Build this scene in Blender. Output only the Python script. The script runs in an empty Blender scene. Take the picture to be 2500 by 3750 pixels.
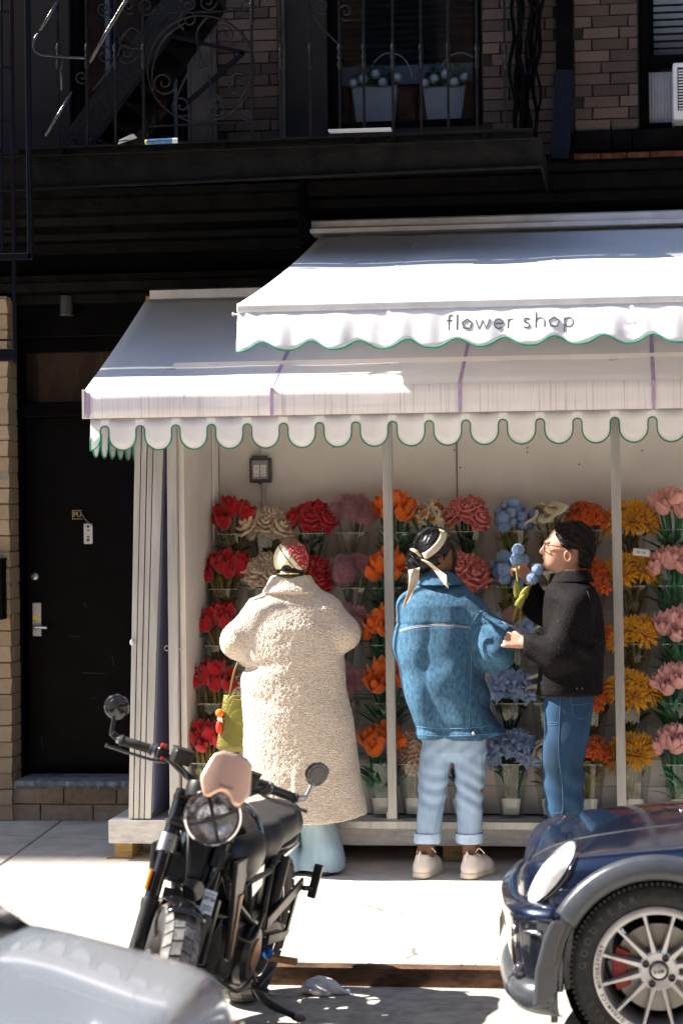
import bpy, math, random
import numpy as np
from mathutils import Vector, Matrix, Euler
random.seed(7); np.random.seed(7)
SC = bpy.context.scene
COL = SC.collection
# ------------------------------------------------------------------ camera, sky, sun, exposure
F = 8000.0; PHI = math.atan(.13); H = 1.95; ROLL = .012; CX, CY = 1250.0, 1875.0
cam = bpy.data.cameras.new('camera'); camo = bpy.data.objects.new('camera', cam); COL.objects.link(camo)
cam.sensor_fit = 'HORIZONTAL'; cam.sensor_width = 24.0; cam.lens = 24.0 * F / 2500.0
cam.clip_start = .1; cam.clip_end = 600
FWD = Vector((-math.sin(PHI), math.cos(PHI), 0)); RGT = Vector((math.cos(PHI), math.sin(PHI), 0)); UPV = Vector((0, 0, 1))
cr_, sr_ = math.cos(ROLL), math.sin(ROLL)
rx = RGT * cr_ - UPV * sr_
ux = RGT * sr_ + UPV * cr_
camo.matrix_world = Matrix(((rx.x, ux.x, -FWD.x, 0), (rx.y, ux.y, -FWD.y, 0), (rx.z, ux.z, -FWD.z, H), (0, 0, 0, 1)))
cam.dof.use_dof = True; cam.dof.focus_distance = 11.0; cam.dof.aperture_fstop = 3.2
SC.camera = camo

SUN = Vector((1.05, -.008, -1.0)).normalized()       # direction the light travels: along the street from the left
el = math.asin(-SUN.z)
w = bpy.data.worlds.new('World'); SC.world = w; w.use_nodes = True
nt = w.node_tree; nt.nodes.clear()
sky = nt.nodes.new('ShaderNodeTexSky'); sky.sky_type = 'NISHITA'; sky.sun_disc = False
sky.sun_elevation = el; sky.sun_rotation = math.radians(270); sky.air_density = 1.0; sky.dust_density = .6; sky.ozone_density = 1.0
bg = nt.nodes.new('ShaderNodeBackground'); bg.inputs['Strength'].default_value = .062
wo = nt.nodes.new('ShaderNodeOutputWorld')
nt.links.new(sky.outputs[0], bg.inputs[0]); nt.links.new(bg.outputs[0], wo.inputs[0])
sl = bpy.data.lights.new('sun', 'SUN'); sl.energy = 5.0; sl.angle = math.radians(.53); sl.color = (1, .94, .85)
so = bpy.data.objects.new('sun', sl); COL.objects.link(so); so.rotation_euler = SUN.to_track_quat('-Z', 'Y').to_euler()
so.location = (-8, 6, 9)
SC.view_settings.view_transform = 'Standard'; SC.view_settings.look = 'None'
SC.view_settings.exposure = 1.95; SC.view_settings.gamma = 1; SC.view_settings.use_curve_mapping = False
SC.cycles.max_bounces = 10; SC.cycles.transparent_max_bounces = 24; SC.cycles.transmission_bounces = 10

def at(px, py, Y=None, X=None, Z=None):
    """the point on the plane Y (or X, or Z) that stands at a pixel of the 2500 x 3750 photograph"""
    u = px - CX; v = CY - py
    a = u * cr_ + v * sr_; b = -u * sr_ + v * cr_
    r = FWD * F + RGT * a + UPV * b
    if Y is not None: t = Y / r.y
    elif X is not None: t = X / r.x
    else: t = (Z - H) / r.z
    return Vector((r.x * t, r.y * t, H + r.z * t))
def axz(px, py, Y):
    p = at(px, py, Y=Y); return p.x, p.z

# ------------------------------------------------------------------ materials
MATS = {}
def _n(nt, t, **k):
    n = nt.nodes.new(t)
    for a, v in k.items(): setattr(n, a, v)
    return n
def mat(name, col, rough=.5, metal=0., var=.12, scale=6., bump=0., bscale=80., coat=0., trans=0., ior=1.45, spec=.5,
        stretch=(1, 1, 1), rnd=0., rvar=.1, sheen=0., alpha=1., col2=None, kind='noise', sss=0., flake=0.):
    if name in MATS: return MATS[name]
    m = bpy.data.materials.new(name); m.use_nodes = True; MATS[name] = m
    nt = m.node_tree; L = nt.links; b = nt.nodes['Principled BSDF']
    tc = _n(nt, 'ShaderNodeTexCoord'); mp = _n(nt, 'ShaderNodeMapping'); mp.inputs['Scale'].default_value = stretch
    L.new(tc.outputs['Object'], mp.inputs['Vector'])
    nz = _n(nt, 'ShaderNodeTexNoise'); nz.inputs['Scale'].default_value = scale; nz.inputs['Detail'].default_value = 6; nz.inputs['Roughness'].default_value = .6
    L.new(mp.outputs[0], nz.inputs['Vector'])
    rp = _n(nt, 'ShaderNodeValToRGB')
    c = Vector(col); c2 = Vector(col2) if col2 else None
    lo = [max(0, x * (1 - var * 1.6)) for x in c]; hi = [min(1, x * (1 + var * 1.6)) for x in c] if c2 is None else list(c2)
    rp.color_ramp.elements[0].position = .3; rp.color_ramp.elements[1].position = .7
    rp.color_ramp.elements[0].color = (*lo, 1); rp.color_ramp.elements[1].color = (*hi, 1)
    L.new(nz.outputs['Fac'], rp.inputs['Fac'])
    out = rp.outputs['Color']
    if rnd:
        oi = _n(nt, 'ShaderNodeObjectInfo'); hs = _n(nt, 'ShaderNodeHueSaturation')
        mr = _n(nt, 'ShaderNodeMapRange'); mr.inputs['To Min'].default_value = 1 - rnd; mr.inputs['To Max'].default_value = 1 + rnd
        L.new(oi.outputs['Random'], mr.inputs['Value']); L.new(mr.outputs[0], hs.inputs['Value']); L.new(out, hs.inputs['Color']); out = hs.outputs['Color']
    L.new(out, b.inputs['Base Color'])
    b.inputs['Metallic'].default_value = metal; b.inputs['IOR'].default_value = ior
    b.inputs['Specular IOR Level'].default_value = spec
    b.inputs['Coat Weight'].default_value = coat; b.inputs['Coat Roughness'].default_value = .04
    b.inputs['Transmission Weight'].default_value = trans; b.inputs['Alpha'].default_value = alpha
    b.inputs['Sheen Weight'].default_value = sheen; b.inputs['Sheen Roughness'].default_value = .5
    if sss:
        b.inputs['Subsurface Weight'].default_value = sss; b.inputs['Subsurface Radius'].default_value = (.6, .25, .15); b.inputs['Subsurface Scale'].default_value = .012
    n2 = _n(nt, 'ShaderNodeTexNoise'); n2.inputs['Scale'].default_value = scale * 2.3; n2.inputs['Detail'].default_value = 5
    L.new(mp.outputs[0], n2.inputs['Vector'])
    mr = _n(nt, 'ShaderNodeMapRange'); mr.inputs['To Min'].default_value = max(.02, rough - rvar); mr.inputs['To Max'].default_value = min(1, rough + rvar)
    L.new(n2.outputs['Fac'], mr.inputs['Value']); L.new(mr.outputs[0], b.inputs['Roughness'])
    if bump:
        if kind == 'noise':
            t = _n(nt, 'ShaderNodeTexNoise'); t.inputs['Scale'].default_value = bscale; t.inputs['Detail'].default_value = 4; o = t.outputs['Fac']
        else:
            t = _n(nt, 'ShaderNodeTexVoronoi'); t.inputs['Scale'].default_value = bscale; o = t.outputs['Distance']
        L.new(mp.outputs[0], t.inputs['Vector'])
        bp = _n(nt, 'ShaderNodeBump'); bp.inputs['Strength'].default_value = min(1, bump); bp.inputs['Distance'].default_value = .01
        if kind != 'noise': bp.invert = True
        L.new(o, bp.inputs['Height']); L.new(bp.outputs[0], b.inputs['Normal'])
    return m

# ------------------------------------------------------------------ mesh helpers
class MB:
    def __init__(s): s.v = []; s.f = []
    def add(s, v, f, M=None):
        o = len(s.v)
        s.v += [tuple(M @ Vector(p)) for p in v] if M is not None else [tuple(p) for p in v]
        s.f += [tuple(i + o for i in q) for q in f]; return s
    def box(s, c, d, M=None, rot=None):
        x, y, z = d[0] / 2, d[1] / 2, d[2] / 2
        v = [Vector((i * x, j * y, k * z)) for k in (-1, 1) for j in (-1, 1) for i in (-1, 1)]
        if rot: R = Euler(rot).to_matrix(); v = [R @ p for p in v]
        v = [p + Vector(c) for p in v]
        return s.add(v, [(0, 2, 3, 1), (4, 5, 7, 6), (0, 1, 5, 4), (2, 6, 7, 3), (0, 4, 6, 2), (1, 3, 7, 5)], M)
    def bb(s, x0, x1, y0, y1, z0, z1): return s.box(((x0 + x1) / 2, (y0 + y1) / 2, (z0 + z1) / 2), (x1 - x0, y1 - y0, z1 - z0))
    def bar(s, a, b, w, h, up=(0, 0, 1)):
        a, b = Vector(a), Vector(b); t = (b - a).normalized(); up = Vector(up)
        n = t.cross(up)
        if n.length < 1e-4: n = t.cross(Vector((1, 0, 0)))
        n.normalize(); u = n.cross(t)
        v = [p + n * (i * w / 2) + u * (k * h / 2) for p in (a, b) for k in (-1, 1) for i in (-1, 1)]
        return s.add(v, [(0, 1, 3, 2), (4, 6, 7, 5), (0, 4, 5, 1), (2, 3, 7, 6), (0, 2, 6, 4), (1, 5, 7, 3)])
    def tube(s, pts, r, n=8, closed=False, caps=True, flat=1., M=None):
        pts = [Vector(p) for p in pts]; N = len(pts)
        rs = r if isinstance(r, (list, tuple)) else [r] * N
        t0 = (pts[1] - pts[0]).normalized(); ref = Vector((0, 0, 1)) if abs(t0.z) < .9 else Vector((1, 0, 0))
        u = t0.cross(ref).normalized(); v = []; f = []
        for i, p in enumerate(pts):
            if closed: t = (pts[(i + 1) % N] - pts[i - 1])
            else: t = pts[min(i + 1, N - 1)] - pts[max(i - 1, 0)]
            if t.length < 1e-9: t = t0
            t = t.normalized(); u = (u - t * u.dot(t))
            if u.length < 1e-6: u = t.orthogonal()
            u.normalize(); w = t.cross(u)
            for k in range(n):
                a = 2 * math.pi * k / n; v.append(p + (u * math.cos(a) + w * math.sin(a) * flat) * rs[i])
        for i in range(N if closed else N - 1):
            j = (i + 1) % N
            for k in range(n): f.append((i * n + k, i * n + (k + 1) % n, j * n + (k + 1) % n, j * n + k))
        if caps and not closed: f.append(tuple(range(n - 1, -1, -1))); f.append(tuple((N - 1) * n + k for k in range(n)))
        return s.add(v, f, M)
    def cyl(s, a, b, r, r2=None, n=16, M=None): return s.tube([a, b], [r, r if r2 is None else r2], n, M=M)
    def lathe(s, prof, n=24, M=None, ang=2 * math.pi):
        """prof: (radius, height) pairs turned round Z"""
        full = abs(ang - 2 * math.pi) < 1e-6; v = []; f = []; m = n if full else n + 1
        for r, z in prof:
            for k in range(m): a = ang * k / n; v.append((r * math.cos(a), r * math.sin(a), z))
        for i in range(len(prof) - 1):
            for k in range(n):
                k2 = (k + 1) % m; f.append((i * m + k, i * m + k2, (i + 1) * m + k2, (i + 1) * m + k))
        return s.add(v, f, M)
    def prism(s, poly, d, M=None):
        """poly in XZ (counter-clockwise seen from -Y), from y=0 to y=d"""
        n = len(poly); v = [(x, 0, z) for x, z in poly] + [(x, d, z) for x, z in poly]
        f = [tuple(range(n)), tuple(range(2 * n - 1, n - 1, -1))] + [(i, n + i, n + (i + 1) % n, (i + 1) % n) for i in range(n)]
        return s.add(v, f, M)
    def loft(s, rings, closed=True, caps=True, M=None):
        n = len(rings[0]); v = [p for r in rings for p in r]; f = []
        for i in range(len(rings) - 1):
            for k in range(n if closed else n - 1):
                f.append((i * n + k, i * n + (k + 1) % n, (i + 1) * n + (k + 1) % n, (i + 1) * n + k))
        if caps and closed: f.append(tuple(range(n - 1, -1, -1))); f.append(tuple((len(rings) - 1) * n + k for k in range(n)))
        return s.add(v, f, M)
    def grid(s, fn, nu, nv, M=None):
        v = [fn(i / nu, j / nv) for j in range(nv + 1) for i in range(nu + 1)]
        f = [(j * (nu + 1) + i, j * (nu + 1) + i + 1, (j + 1) * (nu + 1) + i + 1, (j + 1) * (nu + 1) + i) for j in range(nv) for i in range(nu)]
        return s.add(v, f, M)
    def ball(s, c, r, n=12, m=8, M=None, noise=0.):
        r = r if isinstance(r, (tuple, list)) else (r, r, r); v = []; f = []
        for j in range(m + 1):
            th = math.pi * j / m
            for k in range(n):
                a = 2 * math.pi * k / n; q = 1 + noise * random.uniform(-1, 1)
                v.append((c[0] + r[0] * q * math.sin(th) * math.cos(a), c[1] + r[1] * q * math.sin(th) * math.sin(a), c[2] - r[2] * q * math.cos(th)))
        for j in range(m):
            for k in range(n): f.append((j * n + k, j * n + (k + 1) % n, (j + 1) * n + (k + 1) % n, (j + 1) * n + k))
        return s.add(v, f, M)
    def build(s, name, m, parent=None, smooth=False, bevel=0., kind=None, solid=0., sub=0, label=None, seg=2, ang=35):
        me = bpy.data.meshes.new(name); me.from_pydata(s.v, [], s.f); me.validate(); me.update()
        return obj(name, me, m, parent, smooth, bevel, kind, solid, sub, label, seg, ang)
def obj(name, me, m, parent=None, smooth=False, bevel=0., kind=None, solid=0., sub=0, label=None, seg=2, ang=35):
    o = bpy.data.objects.new(name, me); COL.objects.link(o)
    if isinstance(m, (list, tuple)):
        for q in m: me.materials.append(q)
    else: me.materials.append(m)
    if smooth:
        me.polygons.foreach_set('use_smooth', [True] * len(me.polygons))
        if smooth == 'auto': me.set_sharp_from_angle(angle=math.radians(ang))
    if solid: q = o.modifiers.new('s', 'SOLIDIFY'); q.thickness = solid; q.offset = 0
    if bevel: q = o.modifiers.new('b', 'BEVEL'); q.width = bevel; q.segments = seg; q.limit_method = 'ANGLE'; q.angle_limit = math.radians(40)
    if sub: q = o.modifiers.new('u', 'SUBSURF'); q.levels = sub; q.render_levels = sub
    if kind: o['kind'] = kind
    if label: o['label'] = label
    if parent is not None: put(o, parent)
    return o
def thing(name, label, cat, loc=(0, 0, 0), group=None, world=True, rz=0.):
    o = bpy.data.objects.new(name, None); COL.objects.link(o); o.location = loc; o.empty_display_size = .1
    o['label'] = label; o['category'] = cat
    if group: o['group'] = group
    if rz: o.rotation_euler = (0, 0, rz)
    if world: WORLD[o.name] = Vector(loc)
    return o
WORLD = {}
def put(o, parent):
    o.parent = parent
    if parent.name in WORLD: o.location = o.location - WORLD[parent.name]
    return o
def tag(o, label, cat, group=None):
    o['label'] = label; o['category'] = cat
    if group: o['group'] = group
    return o
def kids(o): return list(o.children)
def copy_tree(o, parent=None):
    c = o.copy(); COL.objects.link(c)
    if parent is not None: c.parent = parent
    for ch in kids(o): copy_tree(ch, c)
    return c
def text_mesh(body, size=1., ext=.0, bold=0.):
    cu = bpy.data.curves.new('t', 'FONT'); cu.body = body; cu.size = size; cu.extrude = ext; cu.align_x = 'CENTER'; cu.align_y = 'CENTER'; cu.offset = bold; cu.resolution_u = 3
    t = bpy.data.objects.new('t', cu); COL.objects.link(t)
    me = bpy.data.meshes.new_from_object(t.evaluated_get(bpy.context.evaluated_depsgraph_get()))
    v = [tuple(q.co) for q in me.vertices]; f = [tuple(p.vertices) for p in me.polygons]
    bpy.data.objects.remove(t); bpy.data.curves.remove(cu); bpy.data.meshes.remove(me)
    return v, f
def text_on(mb, body, M, size, ext=.001, bold=0.):
    v, f = text_mesh(body, size, ext, bold); mb.add(v, f, M); return mb
def smoothpath(pts, k=6):
    pts = [Vector(p) for p in pts]; out = []
    for i in range(len(pts) - 1):
        p0 = pts[max(i - 1, 0)]; p1 = pts[i]; p2 = pts[i + 1]; p3 = pts[min(i + 2, len(pts) - 1)]
        for j in range(k):
            t = j / k
            out.append(.5 * ((2 * p1) + (p2 - p0) * t + (2 * p0 - 5 * p1 + 4 * p2 - p3) * t * t + (3 * p1 - p0 - 3 * p2 + p3) * t ** 3))
    out.append(pts[-1]); return out

# ------------------------------------------------------------------ blended solids -> one continuous mesh
def snet(fn, lo, hi, h):
    lo = np.array(lo, float); n = np.ceil((np.array(hi, float) - lo) / h).astype(int) + 1
    ax = [(lo[i] + h * np.arange(n[i])).astype(np.float32) for i in range(3)]
    X, Y, Z = np.meshgrid(*ax, indexing='ij'); v = fn(X, Y, Z).astype(np.float32); s = v < 0
    cs = tuple(n - 1); acc = np.zeros(cs + (3,), np.float32); cnt = np.zeros(cs, np.float32)
    g = np.indices(tuple(n))
    quads = []
    idx = -np.ones(cs, np.int64)
    edges = []
    for a in range(3):
        sl0 = [slice(None)] * 3; sl1 = [slice(None)] * 3; sl0[a] = slice(0, -1); sl1[a] = slice(1, None)
        va, vb = v[tuple(sl0)], v[tuple(sl1)]; ca = s[tuple(sl0)] != s[tuple(sl1)]
        I = np.argwhere(ca); A = va[ca]; B = vb[ca]; t = A / (A - B)
        P = I.astype(np.float32); P[:, a] += t
        b, c = [q for q in range(3) if q != a]
        ok = np.ones(len(I), bool)
        for db in (0, 1):
            for dc in (0, 1):
                J = I.copy(); J[:, b] -= db; J[:, c] -= dc
                m = (J >= 0).all(1) & (J < np.array(cs)).all(1)
                np.add.at(acc, tuple(J[m].T), P[m]); np.add.at(cnt, tuple(J[m].T), 1)
                ok &= m
        edges.append((a, b, c, I[ok], A[ok] < 0))
    act = cnt > 0; idx[act] = np.arange(act.sum())
    V = acc[act] / cnt[act][:, None] * h + lo
    for a, b, c, I, neg in edges:
        def cell(db, dc):
            J = I.copy(); J[:, b] -= db; J[:, c] -= dc; return idx[tuple(J.T)]
        q = np.stack([cell(1, 1), cell(0, 1), cell(0, 0), cell(1, 0)], 1)
        flip = neg if a != 1 else ~neg
        q[~flip] = q[~flip][:, ::-1]
        quads.append(q)
    return V, np.concatenate(quads)
def solid(name, fn, lo, hi, h, m, parent=None, label=None, post=None, sub=0):
    V, Q = snet(fn, lo, hi, h)
    if post is not None: V = post(V)
    me = bpy.data.meshes.new(name); me.vertices.add(len(V)); me.vertices.foreach_set('co', V.astype(np.float32).ravel())
    me.loops.add(len(Q) * 4); me.loops.foreach_set('vertex_index', Q.astype(np.int32).ravel())
    me.polygons.add(len(Q)); me.polygons.foreach_set('loop_start', np.arange(0, len(Q) * 4, 4, dtype=np.int32))
    me.update(calc_edges=True); me.validate()
    return obj(name, me, m, parent, smooth=True, label=label, sub=sub)
def cap(P, a, b, ra, rb=None):
    rb = ra if rb is None else rb
    a = np.array(a, np.float32); d = np.array(b, np.float32) - a; q = float(d @ d) + 1e-9
    x, y, z = P[0] - a[0], P[1] - a[1], P[2] - a[2]
    t = np.clip((x * d[0] + y * d[1] + z * d[2]) / q, 0, 1)
    return np.sqrt((x - t * d[0]) ** 2 + (y - t * d[1]) ** 2 + (z - t * d[2]) ** 2) - (ra + (rb - ra) * t)
def ell(P, c, r, R=None):
    x, y, z = P[0] - c[0], P[1] - c[1], P[2] - c[2]
    if R is not None:
        R = Euler(R).to_matrix().transposed()
        x, y, z = (R[i][0] * x + R[i][1] * y + R[i][2] * z for i in range(3))
    k0 = np.sqrt((x / r[0]) ** 2 + (y / r[1]) ** 2 + (z / r[2]) ** 2); k1 = np.sqrt((x / r[0] ** 2) ** 2 + (y / r[1] ** 2) ** 2 + (z / r[2] ** 2) ** 2)
    return k0 * (k0 - 1) / (k1 + 1e-6)
def rbox(P, c, d, r, R=None):
    x, y, z = P[0] - c[0], P[1] - c[1], P[2] - c[2]
    if R is not None:
        R = Euler(R).to_matrix().transposed()
        x, y, z = (R[i][0] * x + R[i][1] * y + R[i][2] * z for i in range(3))
    x, y, z = abs(x) - d[0] / 2 + r, abs(y) - d[1] / 2 + r, abs(z) - d[2] / 2 + r
    return np.sqrt(np.maximum(x, 0) ** 2 + np.maximum(y, 0) ** 2 + np.maximum(z, 0) ** 2) + np.minimum(np.maximum(np.maximum(x, y), z), 0) - r
def sm(a, b, k=.03):
    h = np.clip(.5 + .5 * (b - a) / k, 0, 1); return b + (a - b) * h - k * h * (1 - h)
def smx(a, b, k=.03): return -sm(-a, -b, k)
def chain(P, pts, rs, k=.02):
    d = None
    for i in range(len(pts) - 1):
        e = cap(P, pts[i], pts[i + 1], rs[i], rs[i + 1]); d = e if d is None else sm(d, e, k)
    return d
def column(P, rows, pw=2.2):
    """solid with super-elliptic level sections: rows of (z, cx, cy, half width, half depth)"""
    r = np.array(sorted(rows), np.float32); z = P[2]
    cx, cy, a, b = (np.interp(z, r[:, 0], r[:, i]).astype(np.float32) for i in (1, 2, 3, 4))
    q = (np.abs((P[0] - cx) / a) ** pw + np.abs((P[1] - cy) / b) ** pw) ** (1 / pw)
    d = (q - 1) * np.minimum(a, b)
    return np.maximum(d, np.maximum(r[0, 0] - z, z - r[-1, 0]))
def wob(P, s, amp, ph=0.):
    x, y, z = P
    return amp * (np.sin(x * s + 1.3 * np.sin(z * s * .7 + ph)) * np.sin(z * s * 1.1 + ph * 2 + np.sin(y * s)) + .5 * np.sin(y * s * 1.7 + z * s * .6 + ph))
# ================================================================== THE SETTING
YK = 9.17; YW = 12.55
def walk(y): return .025 + .045 * (y - YK)
asph = mat('asphalt', (.42, .39, .35), .9, var=.2, scale=14, bump=.8, bscale=160)
conc = mat('concrete', (.56, .505, .435), .9, var=.12, scale=5, bump=.35, bscale=140)
nt = conc.node_tree; b_ = nt.nodes['Principled BSDF']; old = b_.inputs['Base Color'].links[0].from_socket      # grit, gum spots and hairline cracks
tc = _n(nt, 'ShaderNodeTexCoord')
def _spots(scale, thr, col, dist=None):
    global old
    v = _n(nt, 'ShaderNodeTexVoronoi'); v.inputs['Scale'].default_value = scale
    if dist: v.feature = 'DISTANCE_TO_EDGE'
    nz = _n(nt, 'ShaderNodeTexNoise'); nz.inputs['Scale'].default_value = 3; mx0 = _n(nt, 'ShaderNodeMixRGB'); mx0.inputs[0].default_value = .12 if dist else .02
    nt.links.new(tc.outputs['Object'], nz.inputs[0]); nt.links.new(tc.outputs['Object'], mx0.inputs[1]); nt.links.new(nz.outputs['Color'], mx0.inputs[2]); nt.links.new(mx0.outputs[0], v.inputs[0])
    t = _n(nt, 'ShaderNodeMath', operation='LESS_THAN'); t.inputs[1].default_value = thr; nt.links.new(v.outputs['Distance'], t.inputs[0])
    g = _n(nt, 'ShaderNodeMixRGB'); nt.links.new(t.outputs[0], g.inputs[0]); nt.links.new(old, g.inputs[1]); g.inputs[2].default_value = (*col, 1); old = g.outputs[0]
_spots(1.6, .018, (.16, .15, .14)); _spots(26, .045, (.22, .19, .16)); _spots(.55, .0016, (.14, .13, .12), True)
nt.links.new(old, b_.inputs['Base Color'])
concd = mat('joint', (.12, .11, .10), .95)
MB().bb(-300, 300, -300, 300, -.6, -.5).build('ground', mat('earth', (.12, .11, .1), .95), kind='structure')
MB().add([(-150, -1.3, -.06), (150, -1.3, -.06), (150, 3.5, .03), (-150, 3.5, .03), (150, 7.2, .0), (-150, 7.2, .0), (150, YK + .01, -.06), (-150, YK + .01, -.06)],
         [(0, 1, 2, 3), (3, 2, 4, 5), (5, 4, 6, 7)]).build('road', asph, kind='structure')
swk = MB(); swk.add([(-150, YK + .14, walk(YK) - .03), (150, YK + .14, walk(YK) - .03), (150, 12.7, walk(12.7) - .03), (-150, 12.7, walk(12.7) - .03)], [(0, 1, 2, 3)])
swo = swk.build('sidewalk', concd, kind='structure')
ys = [YK + .16, 10.28, 11.42, 12.56]
jx = -3.28 + 3.0 * np.arange(-9, 12)
def slab(x0, x1, y0, y1):
    g = .005; b = .006
    x0 += g; x1 -= g; y0 += g; y1 -= g; z0, z1 = walk(y0), walk(y1)
    m = MB(); v = [(x0, y0, z0 - .04), (x1, y0, z0 - .04), (x1, y1, z1 - .04), (x0, y1, z1 - .04), (x0, y0, z0 - b), (x1, y0, z0 - b), (x1, y1, z1 - b), (x0, y1, z1 - b),
                   (x0 + b, y0 + b, z0), (x1 - b, y0 + b, z0), (x1 - b, y1 - b, z1), (x0 + b, y1 - b, z1)]
    m.add(v, [(0, 1, 5, 4), (1, 2, 6, 5), (2, 3, 7, 6), (3, 0, 4, 7), (4, 5, 9, 8), (5, 6, 10, 9), (6, 7, 11, 10), (7, 4, 8, 11), (8, 9, 10, 11)])
    m.build('paving_slab', conc, swo)
for i in range(len(jx) - 1):
    for j in range(3): slab(jx[i], jx[i + 1], ys[j], ys[j + 1])
agg = mat('kerb_concrete', (.40, .36, .30), .95, var=.3, scale=22, bump=1., bscale=90)
kb = MB()
n = 160
for i in range(n):     # exposed-aggregate strip behind the steel face, a little uneven
    x0, x1 = -6 + 9 * i / n, -6 + 9 * (i + 1) / n
    kb.add([(x0, YK + .04, -.1), (x1, YK + .04, -.1), (x1, YK + .04, .022 + random.uniform(-.004, .003)), (x0, YK + .04, .022 + random.uniform(-.004, .003)), (x1, YK + .16, .028), (x0, YK + .16, .028)], [(0, 1, 2, 3), (3, 2, 4, 5)])
kb.bb(-150, -6, YK + .04, YK + .16, -.1, .024).bb(3, 150, YK + .04, YK + .16, -.1, .024)
ko = kb.build('kerb', agg, kind='structure')
rust = mat('rusty_steel', (.10, .055, .035), .7, metal=.35, var=.5, scale=9, bump=.3, bscale=60, col2=(.20, .10, .055), stretch=(1, 1, 3))
for x0, x1 in ((-150, -2.6), (-2.596, -.1), (-.096, 2.4), (2.404, 150)):
    MB().add(*(lambda P: (P[0], P[1]))(( [(x0, YK, -.12), (x1, YK, -.12), (x1, YK, .018), (x0, YK, .018), (x1, YK + .012, .027), (x0, YK + .012, .027), (x1, YK + .045, .029), (x0, YK + .045, .029), (x1, YK + .045, -.12), (x0, YK + .045, -.12)],
        [(0, 1, 2, 3), (3, 2, 4, 5), (5, 4, 6, 7), (7, 6, 8, 9)]))).build('steel_facing', rust, ko)
# far side of the street (behind the camera): kerb, pavement and a plain brick row, seen only in reflections
MB().bb(-150, 150, -4.6, -1.3, -.2, .09).build('far_sidewalk', conc, kind='structure')

# ------------------------------------------------------------------ the apartment building over the shop
blackp = mat('black_paint', (.0016, .0015, .0017), .5, spec=.05, var=.5, scale=7, bump=.25, bscale=45)
blackp2 = mat('black_paint_worn', (.0016, .0016, .0018), .5, spec=.07, var=.9, scale=11, bump=.5, bscale=70, col2=(.0055, .005, .005))
brickm = mat('brown_brick', (.085, .052, .038), .9, var=.35, scale=26, bump=.6, bscale=110, rnd=.4, col2=(.165, .115, .09))
tanb = mat('tan_brick', (.32, .24, .155), .9, var=.14, scale=30, bump=.3, bscale=150, rnd=.14)
mort = mat('dark_mortar', (.014, .011, .010), .95); mort2 = mat('tan_mortar', (.22, .19, .15), .95)
glass_d = mat('dark_glass', (.01, .012, .015), .05, var=.2, rvar=.02, spec=.5)
def clear(name, tint=(1, 1, 1), refl=.09, rough=.03, bump=0.):
    if name in MATS: return MATS[name]
    m = bpy.data.materials.new(name); m.use_nodes = True; MATS[name] = m; nt = m.node_tree; nt.nodes.clear(); L = nt.links
    t = _n(nt, 'ShaderNodeBsdfTransparent'); t.inputs[0].default_value = (*tint, 1); g = _n(nt, 'ShaderNodeBsdfGlossy'); g.inputs['Roughness'].default_value = rough
    fr0 = _n(nt, 'ShaderNodeLayerWeight'); fr0.inputs[0].default_value = .5; fp_ = _n(nt, 'ShaderNodeMath', operation='POWER'); fp_.inputs[1].default_value = 4; L.new(fr0.outputs['Facing'], fp_.inputs[0]); fr = _n(nt, 'ShaderNodeMath', operation='MULTIPLY'); fr.inputs[1].default_value = .5; L.new(fp_.outputs[0], fr.inputs[0]); ad = _n(nt, 'ShaderNodeMath', operation='ADD'); ad.inputs[1].default_value = refl
    tc = _n(nt, 'ShaderNodeTexCoord'); nz = _n(nt, 'ShaderNodeTexNoise'); nz.inputs['Scale'].default_value = 9; L.new(tc.outputs['Object'], nz.inputs['Vector'])
    mu = _n(nt, 'ShaderNodeMath', operation='MULTIPLY'); L.new(nz.outputs['Fac'], mu.inputs[0]); mu.inputs[1].default_value = 2 * refl
    L.new(fr.outputs[0], ad.inputs[0]); L.new(mu.outputs[0], ad.inputs[1]); mx = _n(nt, 'ShaderNodeMixShader'); L.new(ad.outputs[0], mx.inputs[0]); L.new(t.outputs[0], mx.inputs[1]); L.new(g.outputs[0], mx.inputs[2])
    o = _n(nt, 'ShaderNodeOutputMaterial'); L.new(mx.outputs[0], o.inputs[0]); return m
pane_m = clear('window_glass', (.75, .8, .85), .03)
BL = (-8, YW, .2)
bld = thing('apartment_building', 'black painted shopfront with brown brick storey and iron fire escape above the flower stall', 'building', BL)
def rect(px0, py0, px1, py1, Y):
    a = at(px0, py1, Y=Y); b = at(px1, py0, Y=Y); return a.x, b.x, a.z, b.z
# window openings (x0, x1, z0, z1) in the upper wall
W0 = (-3.22, -2.50, 3.98, 6.2); W1 = (-1.690, -.790, 4.165, 6.0); W2 = (.105, 1.0, 4.10, 6.0)
wall = MB()
xs = [-40, W0[0], W0[1], W1[0], W1[1], W2[0], W2[1], 12]
for i in range(0, 8, 2): wall.bb(xs[i], xs[i + 1], YW + .012, YW + .4, 3.9, 6.4)
for W in (W0, W1, W2):
    wall.bb(W[0], W[1], YW + .012, YW + .4, 3.9, W[2]); wall.bb(W[0], W[1], YW + .012, YW + .4, W[3], 6.4)
wall.bb(-40, 12, YW + .012, YW + .4, 6.4, 15.6); wall.bb(-40, 12, YW + .4, YW + 4, .1, 15.6)
wall.bb(-40, -3.72, YW + .02, YW + .4, .1, 3.9); wall.bb(-2.45, 12, YW + .1, YW + .4, .1, 3.9)
wall.build('wall', mort, bld)
cor = MB(); prof = [(YW + .02, 14.7), (YW - .15, 14.9), (YW - .25, 15.3), (YW - .62, 15.45), (YW - .63, 15.75), (YW + .02, 15.8)]
cor.loft([[(x, y, z) for y, z in prof] for x in (-40, 12)]); cor.build('shade_cornice', blackp, bld)  # unseen roof cornice added, its overhang set to shade the front
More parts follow.
